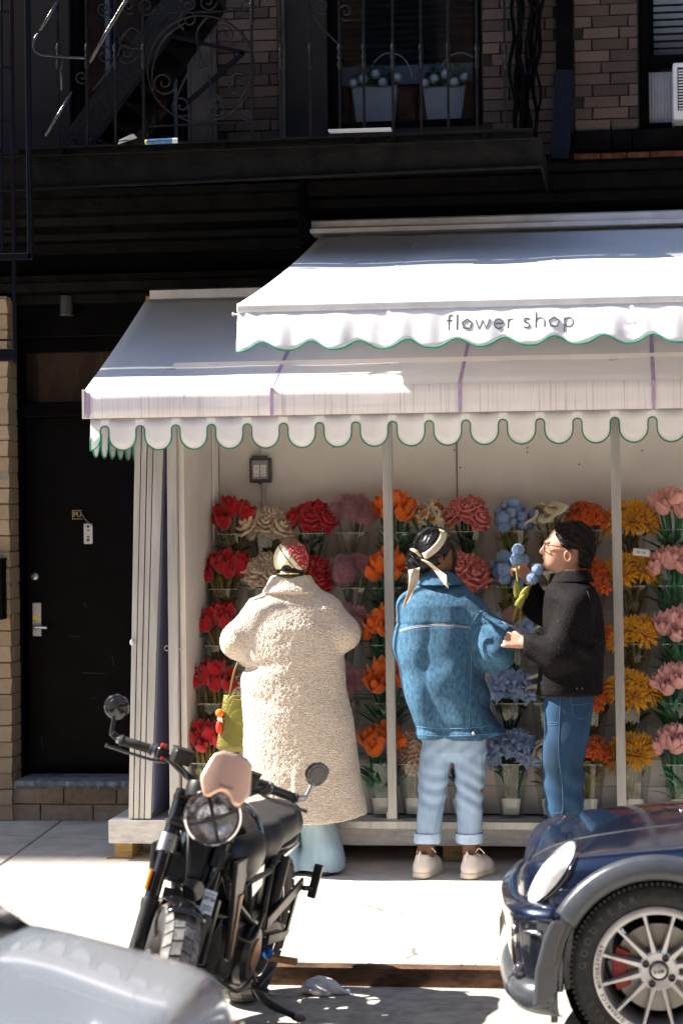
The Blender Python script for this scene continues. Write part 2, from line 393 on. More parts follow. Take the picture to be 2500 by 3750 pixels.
# shopfront mouldings, drawn out along the street
def run(prof, x0, x1, nm, m=blackp):
    MB().loft([[(x, y, z) for y, z in prof] for x in (x0, x1)]).build(nm, m, bld)
zc = at(900, 700, Y=12.3).z
def crown(z, p=0.):
    return [(YW + .1, z - .36), (YW - .06, z - .36), (YW - .07, z - .30), (YW - .12, z - .285), (YW - .13, z - .25), (YW - .20 - p, z - .21), (YW - .215 - p, z - .165), (YW - .28 - p, z - .15), (YW - .29 - p, z - .07), (YW - .33 - p, z - .06), (YW - .335 - p, z - .02), (YW - .10, z + .045), (YW + .1, z + .05)]
xb = at(1115, 700, Y=12.25).x
run(crown(zc + .05, .0), -9, xb - .02, 'shop_cornice', blackp2); run(crown(zc + .10, .04), xb, 4, 'shop_cornice', blackp2)
MB().bb(xb - .03, xb + .012, YW - .38, YW + .05, zc - .33, zc + .155).build('cornice_bracket', blackp, bld, bevel=.01)
run([(YW + .1, 3.18), (YW - .02, 3.18), (YW - .02, zc - .3), (YW + .1, zc - .3)], -9, 4, 'sign_board')
z1 = at(300, 1010, Y=12.4).z
run([(YW + .1, z1 - .15), (YW - .06, z1 - .15), (YW - .07, z1 - .10), (YW - .13, z1 - .085), (YW - .14, z1 - .035), (YW - .18, z1 - .025), (YW - .18, z1 + .005), (YW - .05, z1 + .03), (YW + .1, z1 + .04)], -9, 4, 'moulding', blackp2)
for px in (690, 1390):
    a = at(px, 900, Y=12.5); MB().bb(a.x - .01, a.x + .01, YW - .035, YW - .02, 3.25, zc - .36).build('board_seam', blackp, bld)
# ---- bricks: unit brick meshes shared by every brick of a kind
def unit_brick(s):
    rr = random.Random(s); m = MB(); m.box((0, 0, 0), (1, 1, 1)); m.v = [(x + rr.uniform(-.02, .02), y + rr.uniform(-.06, .06) * (y < 0), z + rr.uniform(-.05, .05)) for x, y, z in m.v]
    me = bpy.data.meshes.new('brick'); me.from_pydata(m.v, [], m.f); return me
BR = [unit_brick(i) for i in range(4)]; TB = [unit_brick(i + 9) for i in range(4)]
for q in BR: q.materials.append(brickm)
for q in TB: q.materials.append(tanb)
def brick(meshes, x0, x1, y0, y1, z0, z1, par):
    o = bpy.data.objects.new('brick', random.choice(meshes)); COL.objects.link(o)
    o.location = ((x0 + x1) / 2, (y0 + y1) / 2, (z0 + z1) / 2); o.scale = (x1 - x0, y1 - y0, z1 - z0); put(o, par)
def brickzone(x0, x1, z0, z1, ln, h, par, meshes=BR, y=YW, pat=('s', 'h')):
    j = .009; z = z0; k = 0
    while z < z1 - .01:
        x = x0 - (ln * .5 if k % 2 else 0)
        if k % 3 == 2: x += ln * .25
        while x < x1 - .02:
            a, b = max(x, x0), min(x + ln, x1)
            if b - a > .025: brick(meshes, a + j / 2, b - j / 2, y + random.uniform(-.004, .003), y + .05, z + j / 2, min(z + h, z1) - j / 2, par)
            x += ln
        z += h; k += 1
zt = 5.02
brickzone(-2.33, -1.97, 3.98, zt, .205, .0655, bld)
brickzone(-1.93, -1.70, 3.98, zt, .205, .0655, bld, y=YW + .05)
brickzone(-.785, -.36, 3.98, zt, .205, .0655, bld)
brickzone(-.262, .10, 4.11, zt, .205, .0655, bld)
# stone pilaster left of the brick, jamb return, sill stones and the rusty strip of bare brick under them
stone = mat('brownstone', (.07, .058, .054), .9, var=.35, scale=6, bump=.4, bscale=60)
MB().bb(-2.50, -2.335, YW - .05, YW + .3, 3.95, 6.2).bb(-2.47, -2.36, YW - .075, YW - .04, 3.95, 6.2).build('stone_pilaster', stone, bld, bevel=.012)
MB().bb(-1.968, -1.932, YW - .02, YW + .1, 3.95, 6.2).build('pilaster_edge', stone, bld, bevel=.008)
for x0, x1 in ((-.27, -.055), (-.05, .06), (.064, .5), (.505, 1.2)):
    MB().bb(x0, x1, YW - .05, YW + .1, 3.985, 4.105).build('sill_stone', blackp2, bld, bevel=.012)
bare = mat('bare_brick', (.30, .11, .05), .95, var=.4, scale=20, bump=.8, bscale=70)
for x0, x1 in ((-.27, -.12), (-.115, .03), (.035, .16), (.165, .4), (.405, .7), (.705, 1.)):
    o = MB().bb(x0, x1, YW - .03 + random.uniform(0, .015), YW + .1, 3.935, 3.98).build('brick', bare, bld, bevel=.006)
# ---- windows
def window(W, mid, parts, dark=False, nslat=0):
    x0, x1, z0, z1 = W; yg = YW + .16
    f = MB(); t = .055
    f.bb(x0, x0 + t, YW + .06, YW + .22, z0, z1).bb(x1 - t, x1, YW + .06, YW + .22, z0, z1).bb(x0 + t, x1 - t, YW + .06, YW + .22, z0, z0 + t).bb(x0 + t, x1 - t, YW + .06, YW + .22, z1 - t, z1)
    if mid: f.bb(x0 + t, x1 - t, YW + .08, YW + .2, mid - .025, mid + .025)
    wf = f.build('window', blackp, bld, bevel=.006)
    o = MB().bb(x0 + t, x1 - t, yg, yg + .006, z0 + t, z1 - t).build('pane', pane_m); o.parent = wf
    return wf
wl = window(W0, 0, 0); wm = window(W1, 0, 0); wr = window(W2, 4.52, 0)
MB().bb(W0[0] + .2, W0[0] + .225, YW + .1, YW + .2, W0[2] + .05, W0[3]).build('window_mullion', mat('blue_grey_metal', (.05, .07, .10), .4), bld)
MB().bb(W0[0] + .61, W0[0] + .63, YW + .1, YW + .2, W0[2] + .05, W0[3]).build('window_mullion', MATS['blue_grey_metal'], bld)
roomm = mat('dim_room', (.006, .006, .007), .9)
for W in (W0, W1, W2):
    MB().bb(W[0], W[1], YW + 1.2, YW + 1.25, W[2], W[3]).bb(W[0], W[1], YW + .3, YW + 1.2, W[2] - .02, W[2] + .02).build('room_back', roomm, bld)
slat_m = mat('blind_slat', (.55, .55, .56), .5)
def blind(x0, x1, z0, z1, pitch, tilt, m=slat_m):
    b = MB().bb(x0, x1, YW + .30, YW + .33, z1 - .02, z1).build('blind', m, bld)
    z = z1 - .03
    while z > z0:
        s = MB().box(((x0 + x1) / 2, YW + .315, z), (x1 - x0, .028, .002), rot=(tilt, 0, 0)).build('slat', m); s.parent = b; z -= pitch
dimslat = mat('dim_blind_slat', (.035, .035, .037), .6)  # white slats, their faintness behind the glass painted into the colour
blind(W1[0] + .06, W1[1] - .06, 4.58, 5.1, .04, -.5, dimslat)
blind(W2[0] + .09, W2[1] - .05, 4.56, 5.1, .042, -1.1)
MB().bb(W1[0] + .06, W1[1] - .06, YW + .26, YW + .32, 4.47, 4.58).build('window_sash', mat('pale_sash', (.14, .15, .16), .5), bld)
# ---- window planters behind the glass
pot_m = mat('grey_planter', (.40, .38, .34), .6, var=.06); puff = mat('white_puff', (.42, .42, .43), .9, bump=.6, bscale=200)
leafd = mat('planter_leaf', (.07, .17, .045), .7, var=.4)
for k, (px, lab) in enumerate(((1375, 'pale grey planter with green leaves and white puffs, left one behind the window glass'), (1630, 'pale grey planter with green leaves and white puffs, right one behind the window glass'))):
    c = at(px, 455, Y=YW + .25); bx = c.x; zb = W1[2] + .055
    t = thing('planter', lab, 'planter', (bx, YW + .25, zb), 'planters behind the upstairs window')
    P0 = at(px - (85 if k == 0 else 80), 320, Y=YW + .25); wt = (bx - P0.x); wb = wt * .78; zt_ = at(px, 318, Y=YW + .25).z
    MB().loft([[(bx + i * a, YW + .25 + j * .06, z) for i, j in ((-1, -1), (1, -1), (1, 1), (-1, 1))] for z, a in ((zb, wb), (zt_, wt), (zt_ - .01, wt - .012))], caps=False).build('pot', pot_m, t, bevel=.004)
    g = MB()
    for _ in range(420):
        p = Vector((bx + random.uniform(-wt, wt) * .9, YW + .25 + random.uniform(-.05, .05), zt_ + random.uniform(-.01, .15) * random.random() ** .5))
        R = Euler((random.uniform(-1, 1), random.uniform(-1, 1), random.uniform(0, 6))).to_matrix().to_4x4(); s = random.uniform(.010, .022)
        g.add([(-s, 0, 0), (0, -s * .5, 0), (s, 0, .004), (0, s * .5, 0)], [(0, 1, 2, 3)], Matrix.Translation(p) @ R)
    g.build('foliage', leafd, t)
    for q in range(5):
        u = (q - 2) / 2.2 + random.uniform(-.1, .1)
        MB().ball((bx + u * wt, YW + .19, zt_ + .035 + .05 * ((q * 7) % 3) / 2 - .02), .03, 12, 8, noise=.03).build('puff_ball', puff, t, smooth=True)
    MB().tube([(bx + .09 + .13 * math.cos(a), YW + .25, zt_ + .03 + .17 * math.sin(a)) for a in np.linspace(0.1, 3.0, 14)], .003, 5).build('hoop_handle', slat_m, t)
# ---- air conditioner in the right window
x0, x1, z0, z1 = rect(2462, 245, 2760, 462, YW)
ac = thing('air_conditioner', 'white window air conditioner at the right edge beside the blind', 'air conditioner', ((x0 + x1) / 2, YW, W2[2] + .03))
wh = mat('white_plastic', (.62, .62, .62), .4, var=.05)
MB().bb(x0, x1, YW - .22, YW + .25, z0, z1).build('casing', wh, ac, bevel=.012)
MB().bb(x0 + .025, x1 - .02, YW - .226, YW - .218, z0 + .05, z1 - .03).build('grille_recess', mat('grille_dark', (.02, .02, .02), .6), ac)
for k in range(14): MB().bb(x0 + .03, x1 - .03, YW - .236, YW - .224, z0 + .055 + k * (z1 - z0 - .09) / 14, z0 + .061 + k * (z1 - z0 - .09) / 14).build('grille_bar', wh, ac)
a0, a1, b0, b1 = rect(2368, 262, 2460, 458, YW + .14)
fold = MB(); nn = 18
fold.loft([[(a0 + (a1 - a0) * i / nn, YW + .13 + (.012 if i % 2 else 0), z) for i in range(nn + 1)] for z in (b0, b1)], closed=False, caps=False)
fold.build('side_panel', mat('accordion', (.42, .42, .43), .6), ac, solid=.003)
# ---- square downspout and cable bundle
dsp = thing('downspout', 'black square downspout pipe on the brown brick pier', 'pipe', (-.31, YW - .06, 3.95))
MB().bb(-.355, -.265, YW - .11, YW - .015, 4.42, 6.3).build('upper_length', blackp, dsp, bevel=.006)
p0 = at(2030, 585, Y=YW - .12); p1_ = at(2060, 300, Y=YW - .12)
MB().bar((p0.x + .03, YW - .09, p0.z), (-.312, YW - .075, 4.44), .105, .10, up=(0, 1, 0)).build('lower_length', mat('navy_black', (.004, .006, .014), .5, spec=.15), dsp, bevel=.004)
cb = thing('cable_bundle', 'thick twisted bundle of black cables hanging beside the downspout', 'cable', (-.55, YW - .1, 4.0))
for k in range(9):
    ph = random.uniform(0, 6); xx = -.60 + .018 * k
    MB().tube([(xx + .02 * math.sin(z * 5 + ph) + .012 * math.sin(z * 17 + ph * 3) + (4.6 - z) * -.02 * (k - 4) * .4, YW - .1 + .025 * math.cos(z * 6 + ph * 2), z) for z in np.linspace(3.98 + random.uniform(0, .1), 6.2, 60)], random.uniform(.008, .015), 6).build('cable', blackp, cb, smooth=True)
# ---- street door in its recess
a = rect(42, 1065, 500, 2850, YW + .06)
X0, X1, Z0 = a[0], -2.50, at(200, 2850, Y=12.62).z
MB().bb(X0, X1, YW + .25, YW + .3, Z0, 3.2).build('recess_back', blackp, bld)
MB().bb(X0 - .02, X0 + .09, YW + .02, YW + .25, Z0, 3.2).build('door_jamb', blackp, bld, bevel=.008)
MB().bb(X0 + .09, X1, YW + .0, YW + .25, 2.53, 2.62).build('door_head', blackp, bld, bevel=.01)
MB().bb(X0 + .09, X1, YW + .02, YW + .25, 3.0, 3.2).build('door_lintel', blackp, bld, bevel=.01)
b = rect(98, 1285, 520, 1498, YW + .16)
tw = MB().bb(X0 + .09, X1, YW + .12, YW + .25, 2.62, b[2]).bb(X0 + .09, b[0], YW + .12, YW + .25, b[2], b[3]).bb(X0 + .09, X1, YW + .12, YW + .25, b[3], 3.0).build('transom_window', blackp, bld, bevel=.005)
o = MB().bb(b[0], X1, YW + .17, YW + .18, b[2], b[3]).build('pane', mat('brown_glass', (.022, .016, .011), .08, var=.5, scale=3, rvar=.03, stretch=(3, 1, .6), spec=.8)); put(o, bld); o.location = (0, 0, 0); o.parent = tw; 
lamp = thing('downlight', 'black cylinder lamp under the soffit above the street door', 'lamp', (at(245, 1120, Y=12.5).x, 12.5, at(245, 1155, Y=12.5).z))
lx, _, lz = at(245, 1155, Y=12.5)
MB().lathe([(.001, .115), (.04, .115), (.04, 0), (.034, 0), (.034, .02), (.001, .02)], 20, Matrix.Translation((lx, 12.5, lz))).build('lamp_can', mat('soft_black', (.025, .025, .027), .5), lamp, smooth='auto')
MB().lathe([(.0405, .004), (.0415, .0), (.035, -.002)], 20, Matrix.Translation((lx, 12.5, lz))).build('lamp_rim', mat('grey_metal', (.2, .2, .21), .4, metal=.6), lamp)
dz1 = 2.53; dx0, dx1 = X0 + .10, X1
door = MB().bb(dx0, dx1, YW + .10, YW + .15, Z0 + .03, dz1).build('door', mat('door_black', (.0022, .0022, .0025), .42, spec=.07, var=.4), bld, bevel=.004)
DY = YW + .10
def dpart(mb, nm, m, **k):
    o = mb.build(nm, m, **k); o.parent = door; o.location = Vector((0, 0, 0)); return o
stl = mat('brushed_steel', (.42, .42, .43), .35, metal=.8, var=.1); 
c = at(128, 2112, Y=DY); dpart(MB().lathe([(.001, .012), (.018, .012), (.024, .006), (.025, 0)], 20, Matrix.Translation((c.x, DY, c.z)) @ Matrix.Rotation(math.pi / 2, 4, 'X')), 'deadbolt', stl, smooth=True)
e = rect(121, 2207, 152, 2330, DY); dpart(MB().bb(e[0], e[1], DY - .012, DY, e[2], e[3]), 'lock_plate', stl, bevel=.003)
c = at(133, 2263, Y=DY); dpart(MB().lathe([(.001, .0025), (.017, .0025), (.017, 0)], 20, Matrix.Translation((c.x, DY - .012, c.z)) @ Matrix.Rotation(math.pi / 2, 4, 'X')), 'yellow_sticker', mat('yellow_sticker', (.75, .6, .03), .5))
c = at(124, 2296, Y=DY); dpart(MB().tube(smoothpath([(c.x + .01, DY - .01, c.z), (c.x + .012, DY - .05, c.z), (c.x + .04, DY - .055, c.z), (c.x + .095, DY - .05, c.z - .003)]), .0105, 10), 'lever_handle', mat('bright_steel', (.6, .6, .6), .3, metal=.9), smooth=True)
e = rect(308, 1917, 339, 1992, DY); dpart(MB().bb(e[0], e[1], DY - .006, DY, e[2], e[3]), 'strike_plate', mat('pale_plate', (.55, .54, .52), .5), bevel=.002)
for py in (1928, 1978):
    c = at(323, py, Y=DY); dpart(MB().lathe([(.001, .006), (.007, .006), (.008, 0)], 14, Matrix.Translation((c.x, DY - .006, c.z)) @ Matrix.Rotation(math.pi / 2, 4, 'X')), 'screw', MATS['grille_dark'])
for py in (1942, 1966):
    c = at(324, py, Y=DY); dpart(MB().box((c.x, DY - .0075, c.z), (.016, .003, .006)), 'slot', MATS['grille_dark'])
e = rect(265, 1868, 302, 1902, DY); brass = mat('dull_brass', (.35, .25, .12), .45, metal=.5)
fr = MB(); t_ = .004
fr.bb(e[0], e[1], DY - .004, DY, e[2], e[2] + t_).bb(e[0], e[1], DY - .004, DY, e[3] - t_, e[3]).bb(e[0], e[0] + t_, DY - .004, DY, e[2] + t_, e[3] - t_)
dpart(fr, 'door_sign', brass)
dpart(text_on(MB(), 'PU', Matrix.Translation(((e[0] + e[1]) / 2, DY - .003, (e[2] + e[3]) / 2)) @ Matrix.Rotation(math.pi / 2, 4, 'X'), .042, .001, .0012), 'sign_lettering', brass)
s0 = at(292, 1868, Y=DY); s1 = at(318, 1905, Y=DY); s2 = at(340, 1925, Y=DY)
dpart(MB().tube(smoothpath([(s0.x, DY - .012, s0.z), (s1.x, DY - .02, s1.z), (s2.x, DY - .012, s2.z)]), .006, 6, flat=.4), 'tape_strip', mat('grey_tape', (.25, .3, .36), .25), smooth=True)
for (xa, ya), (xb2, yb2) in (((255, 2328), (292, 2334)), ((305, 2208), (318, 2222)), ((300, 2464), (385, 2468)), ((150, 2700), (158, 2740)), ((335, 2560), (350, 2556)), ((410, 2400), (418, 2440))):
    a, c = at(xa, ya, Y=DY), at(xb2, yb2, Y=DY); dpart(MB().bar((a.x, DY - .0008, a.z), (c.x, DY - .0008, c.z), .0015, .002), 'scratch', mat('scratched_metal', (.06, .058, .055), .6))
# ---- door step: rough stone lip on block courses
st = thing('door_step', 'grey rough-edged stone door step on tan block courses', 'step', (X0, YW, .2))
m = MB(); nx = 60; sx0 = at(45, 2870, Y=12.25).x; sz0 = at(200, 2892, Y=12.28).z; sz1 = at(200, 2853, Y=12.4).z
for i in range(nx):
    xa, xb_ = sx0 + (-2.3 - sx0) * i / nx, sx0 + (-2.3 - sx0) * (i + 1) / nx; j = [12.27 + .006 * math.sin(q * 1.9) + random.uniform(-.006, .006) for q in (i, i + 1)] if i == 0 else [j[1], 12.27 + .006 * math.sin((i + 1) * 1.9) + random.uniform(-.006, .006)]
    m.add([(xa, j[0] + .02, sz0), (xb_, j[1] + .02, sz0), (xb_, j[1], (sz0 + sz1) / 2), (xa, j[0], (sz0 + sz1) / 2), (xb_, j[1] + .015, sz1), (xa, j[0] + .015, sz1), (xb_, 12.85, sz1), (xa, 12.85, sz1)], [(0, 1, 2, 3), (3, 2, 4, 5), (5, 4, 6, 7)])
m.build('stone_lip', mat('bluestone', (.17, .175, .185), .85, var=.35, scale=18, bump=1., bscale=45), st)
MB().bb(sx0 + .02, -2.3, 12.42, 12.7, .1, sz0).build('core', mort2, st)
blk = mat('step_block', (.30, .245, .18), .9, var=.15, scale=20, bump=.3, bscale=150, rnd=.1)
for r in range(2):
    za, zb = (sz0 - .003, sz0 - .098) if r == 0 else (sz0 - .104, sz0 - .20)
    x = sx0 - .05 - .14 * r
    while x < -2.3: MB().bb(x + .004, x + .31, 12.40, 12.5, zb, za).build('block', blk, st, bevel=.004); x += .314
MB().bb(-8, -2.3, 12.36, 12.6, .1, sz0 - .205).build('footing', mat('footing', (.17, .155, .14), .95, var=.3, scale=16, bump=1, bscale=40), st, bevel=.01)
# ---- tan brick pier of the house next door
px_ = at(36, 2000, Y=12.38).x
nb = thing('brick_pier', 'tan brick pier of the neighbouring house at the left edge beside the black door', 'wall', (px_ - .3, 12.38, .2))
ztop = at(20, 1083, Y=12.38).z; zb0 = .17
MB().bb(-6, px_ - .006, 12.39, 12.7, .1, ztop).build('core', mort2, nb)
h = .0925; z = zb0; k = 0
while z < ztop - .02:
    zt2 = min(z + h, ztop) - .004
    ext = 0
    for q in range(2):
        xr = px_ + ext - (.0 if q == 0 else (.20 if k % 2 else .40)); ln_ = (.20 if k % 2 else .40) if q == 0 else .40
        brick(TB, xr - ln_ + .005, xr - .0, 12.38 + random.uniform(-.002, .002), 12.44 if ln_ > .3 or q else 12.64, z + .004, zt2, nb)
    if k % 2 == 0: brick(TB, px_ - .1 + ext, px_ + ext, 12.445, 12.645, z + .004, zt2, nb)
    z += h; k += 1
mbx = thing('letter_box', 'black wall letter box on the tan brick pier at the left edge', 'letter box', (-3.72, 12.3, 1.35))
e = rect(-60, 2048, 10, 2270, 12.30); MB().bb(e[0], e[1], 12.29, 12.378, e[2], e[3] - .01).build('box_body', blackp, mbx, bevel=.006)
MB().bb(e[0], e[1] + .005, 12.28, 12.378, e[3] - .01, e[3] + .005).build('box_lid', blackp, mbx, bevel=.003)
# ---- unseen tall block added up the street, standing forward to shade the front
tall = thing('shade_block', 'unseen tall block added up the street to shade the shop row', 'building', (-30, 12, 0))
MB().bb(-70, -22, 11.46, 30, 0, 34).build('wall', mat('pale_stone_far', (.35, .31, .27), .9, var=.2, scale=2), tall)
# ---- opposite row, behind the camera
opp = thing('opposite_building', 'plain brick row of houses across the street', 'building', (0, -4.6, 0))
MB().bb(-70, 70, -14, -4.6, 0, 11).build('wall', mat('red_brick_far', (.22, .13, .10), .9, var=.3, scale=2), opp)
wm_ = MB()
for i in range(-22, 23):
    for f in range(3): wm_.bb(i * 3 - .5, i * 3 + .5, -4.62, -4.59, 1.2 + f * 3.3, 3.0 + f * 3.3)
wm_.build('window', glass_d, opp, kind='stuff')
# ================================================================== FIRE ESCAPE BALCONY
iron = mat('black_iron', (.004, .004, .005), .33, spec=.3, var=.6, scale=20, bump=.6, bscale=50)
ironw = mat('weathered_iron', (.003, .003, .003), .6, spec=.15, var=.8, scale=10, bump=.5, bscale=50, col2=(.008, .007, .006))
FY = 11.25
fe = thing('fire_escape', 'black iron fire escape balcony with twisted bars and scrollwork above the shop sign', 'fire escape', (-1.9, 12.0, 3.9))
def fp(px, py, Y=FY): return at(px, py, Y=Y)
A, B = fp(-500, 598), fp(1984, 510); A2, B2 = fp(-500, 722), fp(1984, 611)
m = MB(); d = .045
def quadbar(a, b, a2, b2, y0, y1):
    return [(a.x, y0, a.z), (b.x, y0, b.z), (b2.x, y0, b2.z), (a2.x, y0, a2.z), (a.x, y1, a.z), (b.x, y1, b.z), (b2.x, y1, b2.z), (a2.x, y1, a2.z)]
BOXF = [(3, 2, 1, 0), (4, 5, 6, 7), (0, 1, 5, 4), (2, 3, 7, 6), (0, 4, 7, 3), (1, 2, 6, 5)]
m.add(quadbar(A, B, A2, B2, FY, FY + .012), BOXF)
m.build('front_channel', ironw, fe, bevel=.003)
lip = MB().bar((A2.x, FY - .02, A2.z), (B2.x, FY - .02, B2.z), .05, .008, up=(0, 0, 1)).bar((A.x, FY - .02, A.z), (B.x, FY - .02, B.z), .05, .008, up=(0, 0, 1)); lip.build('channel_lip', ironw, fe)
MB().bb(B.x - .012, B.x, FY + .013, YW, B2.z + .002, B.z - .002).build('end_channel', ironw, fe, bevel=.003)
Fl, Fr = fp(-500, 563), fp(1912, 470)
for k in range(11):     # floor of flat bars along the street, a gap of daylight between the outer ones
    y0 = FY - .02 + k * .13; wd = .126 if k > 1 else .10
    MB().add(quadbar(Vector((Fl.x, 0, Fl.z)), Vector((Fr.x + .05, 0, Fr.z)), Vector((Fl.x, 0, Fl.z - .014)), Vector((Fr.x + .05, 0, Fr.z - .014)), y0, y0 + wd), BOXF).build('floor_slat', ironw, fe)
for px in (225, 820, 1310, 1440, 1775):
    a = fp(px, 540); zf = Fl.z + (Fr.z - Fl.z) * (a.x - Fl.x) / (Fr.x - Fl.x) - .014
    MB().bb(a.x - .014, a.x + .014, FY - .01, FY + 1.3, zf - .05, zf).build('floor_bracket', ironw, fe, bevel=.003)
# balusters
def baluster(px0, px1, ytop=-150, ybot=None, knuck=(205,)):
    a, b = fp(px1, ybot or 505), fp(px0, ytop); m = MB(); m.bar(a, b, .013, .013)
    for ky in knuck:
        t = (ybot or 505) - ky; t /= ((ybot or 505) - ytop); c = a.lerp(b, t)
        for dz, r in ((-.05, .007), (0, .016), (.05, .007)): pass
        dirv = (b - a).normalized(); P = [c + dirv * q for q in (-.07, -.045, -.02, 0, .02, .045, .07)]
        m.tube(P, [.007, .015, .009, .015, .009, .015, .007], 8)
    m.build('baluster', iron, fe, smooth='auto')
for px, yb in ((215, 548), (320, 545), (424, 540), (527, 535), (925, 512), (1030, 505), (1137, 502), (1245, 498), (1334, 492), (1440, 488), (1543, 483), (1642, 478), (1747, 472), (1850, 465)):
    baluster(px - 6, px, ybot=yb, knuck=(205,) if px < 600 or px > 1000 else (40,))
for py0, py1, x0, x1 in ((52, 36, 520, 920), (462, 446, 545, 930), (-120, -140, 100, 1900)):
    a, b = fp(x0, py0), fp(x1, py1); MB().bar(a, b, .014, .01).build('rail', iron, fe)
# scrollwork: big ring with S-scrolls inside, small scrolls along the top
def scroll(c, r0, r1, a0, a1, n=26):
    P = []
    for i in range(n):
        t = i / (n - 1); a = a0 + (a1 - a0) * t; r = r0 + (r1 - r0) * t
        p = fp(c[0] + r * math.cos(a), c[1] + r * math.sin(a)); P.append(p)
    MB().tube(P, .0055, 6).build('scroll', iron, fe, smooth=True)
scroll((735, 250), 195, 195, 0, 2 * math.pi, 48)
for cx, cy, r, a0, a1 in ((600, 300, 48, 0, 10), (820, 130, 45, 3, 13), (690, 70, 40, 2, 11), (790, 395, 40, 4, 13), (665, 385, 42, 1, 10), (880, 300, 45, 2, 11), (740, 235, 16, 0, 11),
                          (462, 190, 45, 0, 10), (380, 200, 40, 3, 12), (535, 20, 34, 0, 10), (690, 15, 36, 2, 12), (760, 5, 34, 0, 9), (905, 20, 30, 0, 9), (300, 280, 26, 1, 9), (380, 30, 30, 0, 9), (1180, 20, 30, 1, 10), (1265, 40, 34, 1, 10), (470, 20, 30, 1, 9)):
    scroll((cx, cy), r, r * .15, a0, a1)
def curve(pts, r=.006, nm='scroll'):
    MB().tube(smoothpath([fp(x, y) for x, y in pts]), r, 6).build(nm, iron, fe, smooth=True)
curve([(560, 330), (560, 240), (600, 140), (680, 80)]); curve([(880, 360), (930, 250), (900, 140), (820, 70)]); curve([(700, 245), (670, 300), (640, 370)]); curve([(740, 230), (720, 120), (760, 60)]); curve([(760, 270), (790, 340), (850, 390), (905, 440)])
curve([(400, 60), (440, 150), (420, 220), (340, 330)]); curve([(1140, 40), (1190, 110), (1250, 170)]); curve([(530, 130), (480, 100), (440, 160), (520, 180)])
# stair with two stringers, treads and a handrail
y0, y1 = 11.72, 12.3
S0, S1 = fp(262, 545, 11.72), fp(720, -90, 11.72)
for y in (y0, y1): MB().bar((S0.x, y, S0.z), (S1.x, y, S1.z), .012, .16, up=(0, 0, 1)).build('stair_stringer', iron, fe)
for k in range(9):
    t = (k + .5) / 9; c = S0.lerp(S1, t); MB().box((c.x, (y0 + y1) / 2, c.z), (.17, y1 - y0, .018)).build('stair_tread', ironw, fe)
a, b = fp(330, 540, 11.3), fp(626, 131, 11.3); navy = mat('navy_iron', (.003, .004, .008), .5, spec=.10)
MB().bar(a, b, .01, .02).bar(b, fp(893, 191, 11.3), .01, .02).bar(fp(893, 191, 11.3), fp(686, 375, 11.3), .01, .026).build('stair_bracket', navy, fe)
def hrail(pts, r=.012): MB().tube([fp(x, y, 11.18) for x, y in pts], r, 8).build('handrail', mat('polished_iron', (.006, .006, .007), .22, spec=.8, bump=.4, bscale=60) , fe, smooth=True)
hrail([(167, 497), (213, 420), (263, 335)], .009); hrail([(330, 228), (395, 110), (458, 6), (500, -70)]); hrail([(214, 2), (147, 112)], .011)
hrail([(147, 112), (128, 140), (122, 165), (130, 188), (155, 200), (235, 208), (312, 211)], .009)
hrail([(235, 208), (222, 260), (226, 330)], .007)
# ---- things lying on the balcony
can = thing('spray_bottle', 'white and blue striped can lying on the fire escape floor', 'can', fp(595, 516, 11.15))
ca, cb_ = fp(538, 519, 11.15), fp(632, 514, 11.15)
MB().cyl(ca, cb_, .0145, n=18).build('can_body', mat('can_blue', (.03, .09, .18), .35, var=.5, scale=30, stretch=(1, 1, 6)), can, smooth='auto')
MB().cyl(cb_, fp(650, 513, 11.15), .0145, .0135, n=18).build('white_cap', mat('white_cap', (.45, .45, .47), .4), can, smooth='auto')
MB().cyl(fp(532, 519, 11.15), ca, .012, .0145, n=18).build('yellow_band', mat('yellow_band', (.6, .45, .08), .4), can, smooth='auto')
sh = MB(); q = [fp(432, 527, 11.15), fp(436, 512, 11.2), fp(488, 488, 11.24), fp(502, 504, 11.2)]; sh.add(q, [(0, 1, 2, 3)])
tag(sh.build('folded_paper', mat('grey_paper', (.13, .13, .12), .6), solid=.003), 'crumpled grey sheet of paper beside the can on the fire escape', 'paper')
q0, q1 = fp(1205, 480, 11.2), fp(1433, 473, 11.2)
tag(MB().bar(q0, q1, .06, .012).build('white_board', mat('white_board', (.30, .30, .33), .4), bevel=.002), 'narrow white board lying on the balcony below the planters', 'board')
# ---- neighbour's drop ladder, cut by the left edge
lad = thing('drop_ladder', 'navy black iron ladder and guard frame hanging at the left edge before the sign board', 'ladder', (-3.4, 11.2, 2.5))
LY = 10.95
def lbar(x0, y0_, x1, y1_, w, h=None, nm='rail', Y=LY): MB().bar(at(x0, y0_, Y=Y), at(x1, y1_, Y=Y), w, h or w, up=(0, 1, 0)).build(nm, navy if Y == LY else iron, lad, bevel=.003)
lbar(40, -200, 55, 1326, .02, .014); lbar(98, -200, 112, 945, .026, .03); lbar(-200, 945, 118, 938, .035, .03, 'cross_bar'); lbar(-200, 1300, 58, 1298, .06, .03, 'foot_bar')
for y in (40, 245, 440, 645, 845): lbar(-200, y + 4, 50, y, .012, .012, 'rung')
lbar(-200, 1246, 50, 1244, .012, .012, 'rung'); lbar(5, -200, 8, 945, .012, .012); lbar(-200, 555, 70, 552, .03, .012, 'cross_bar')

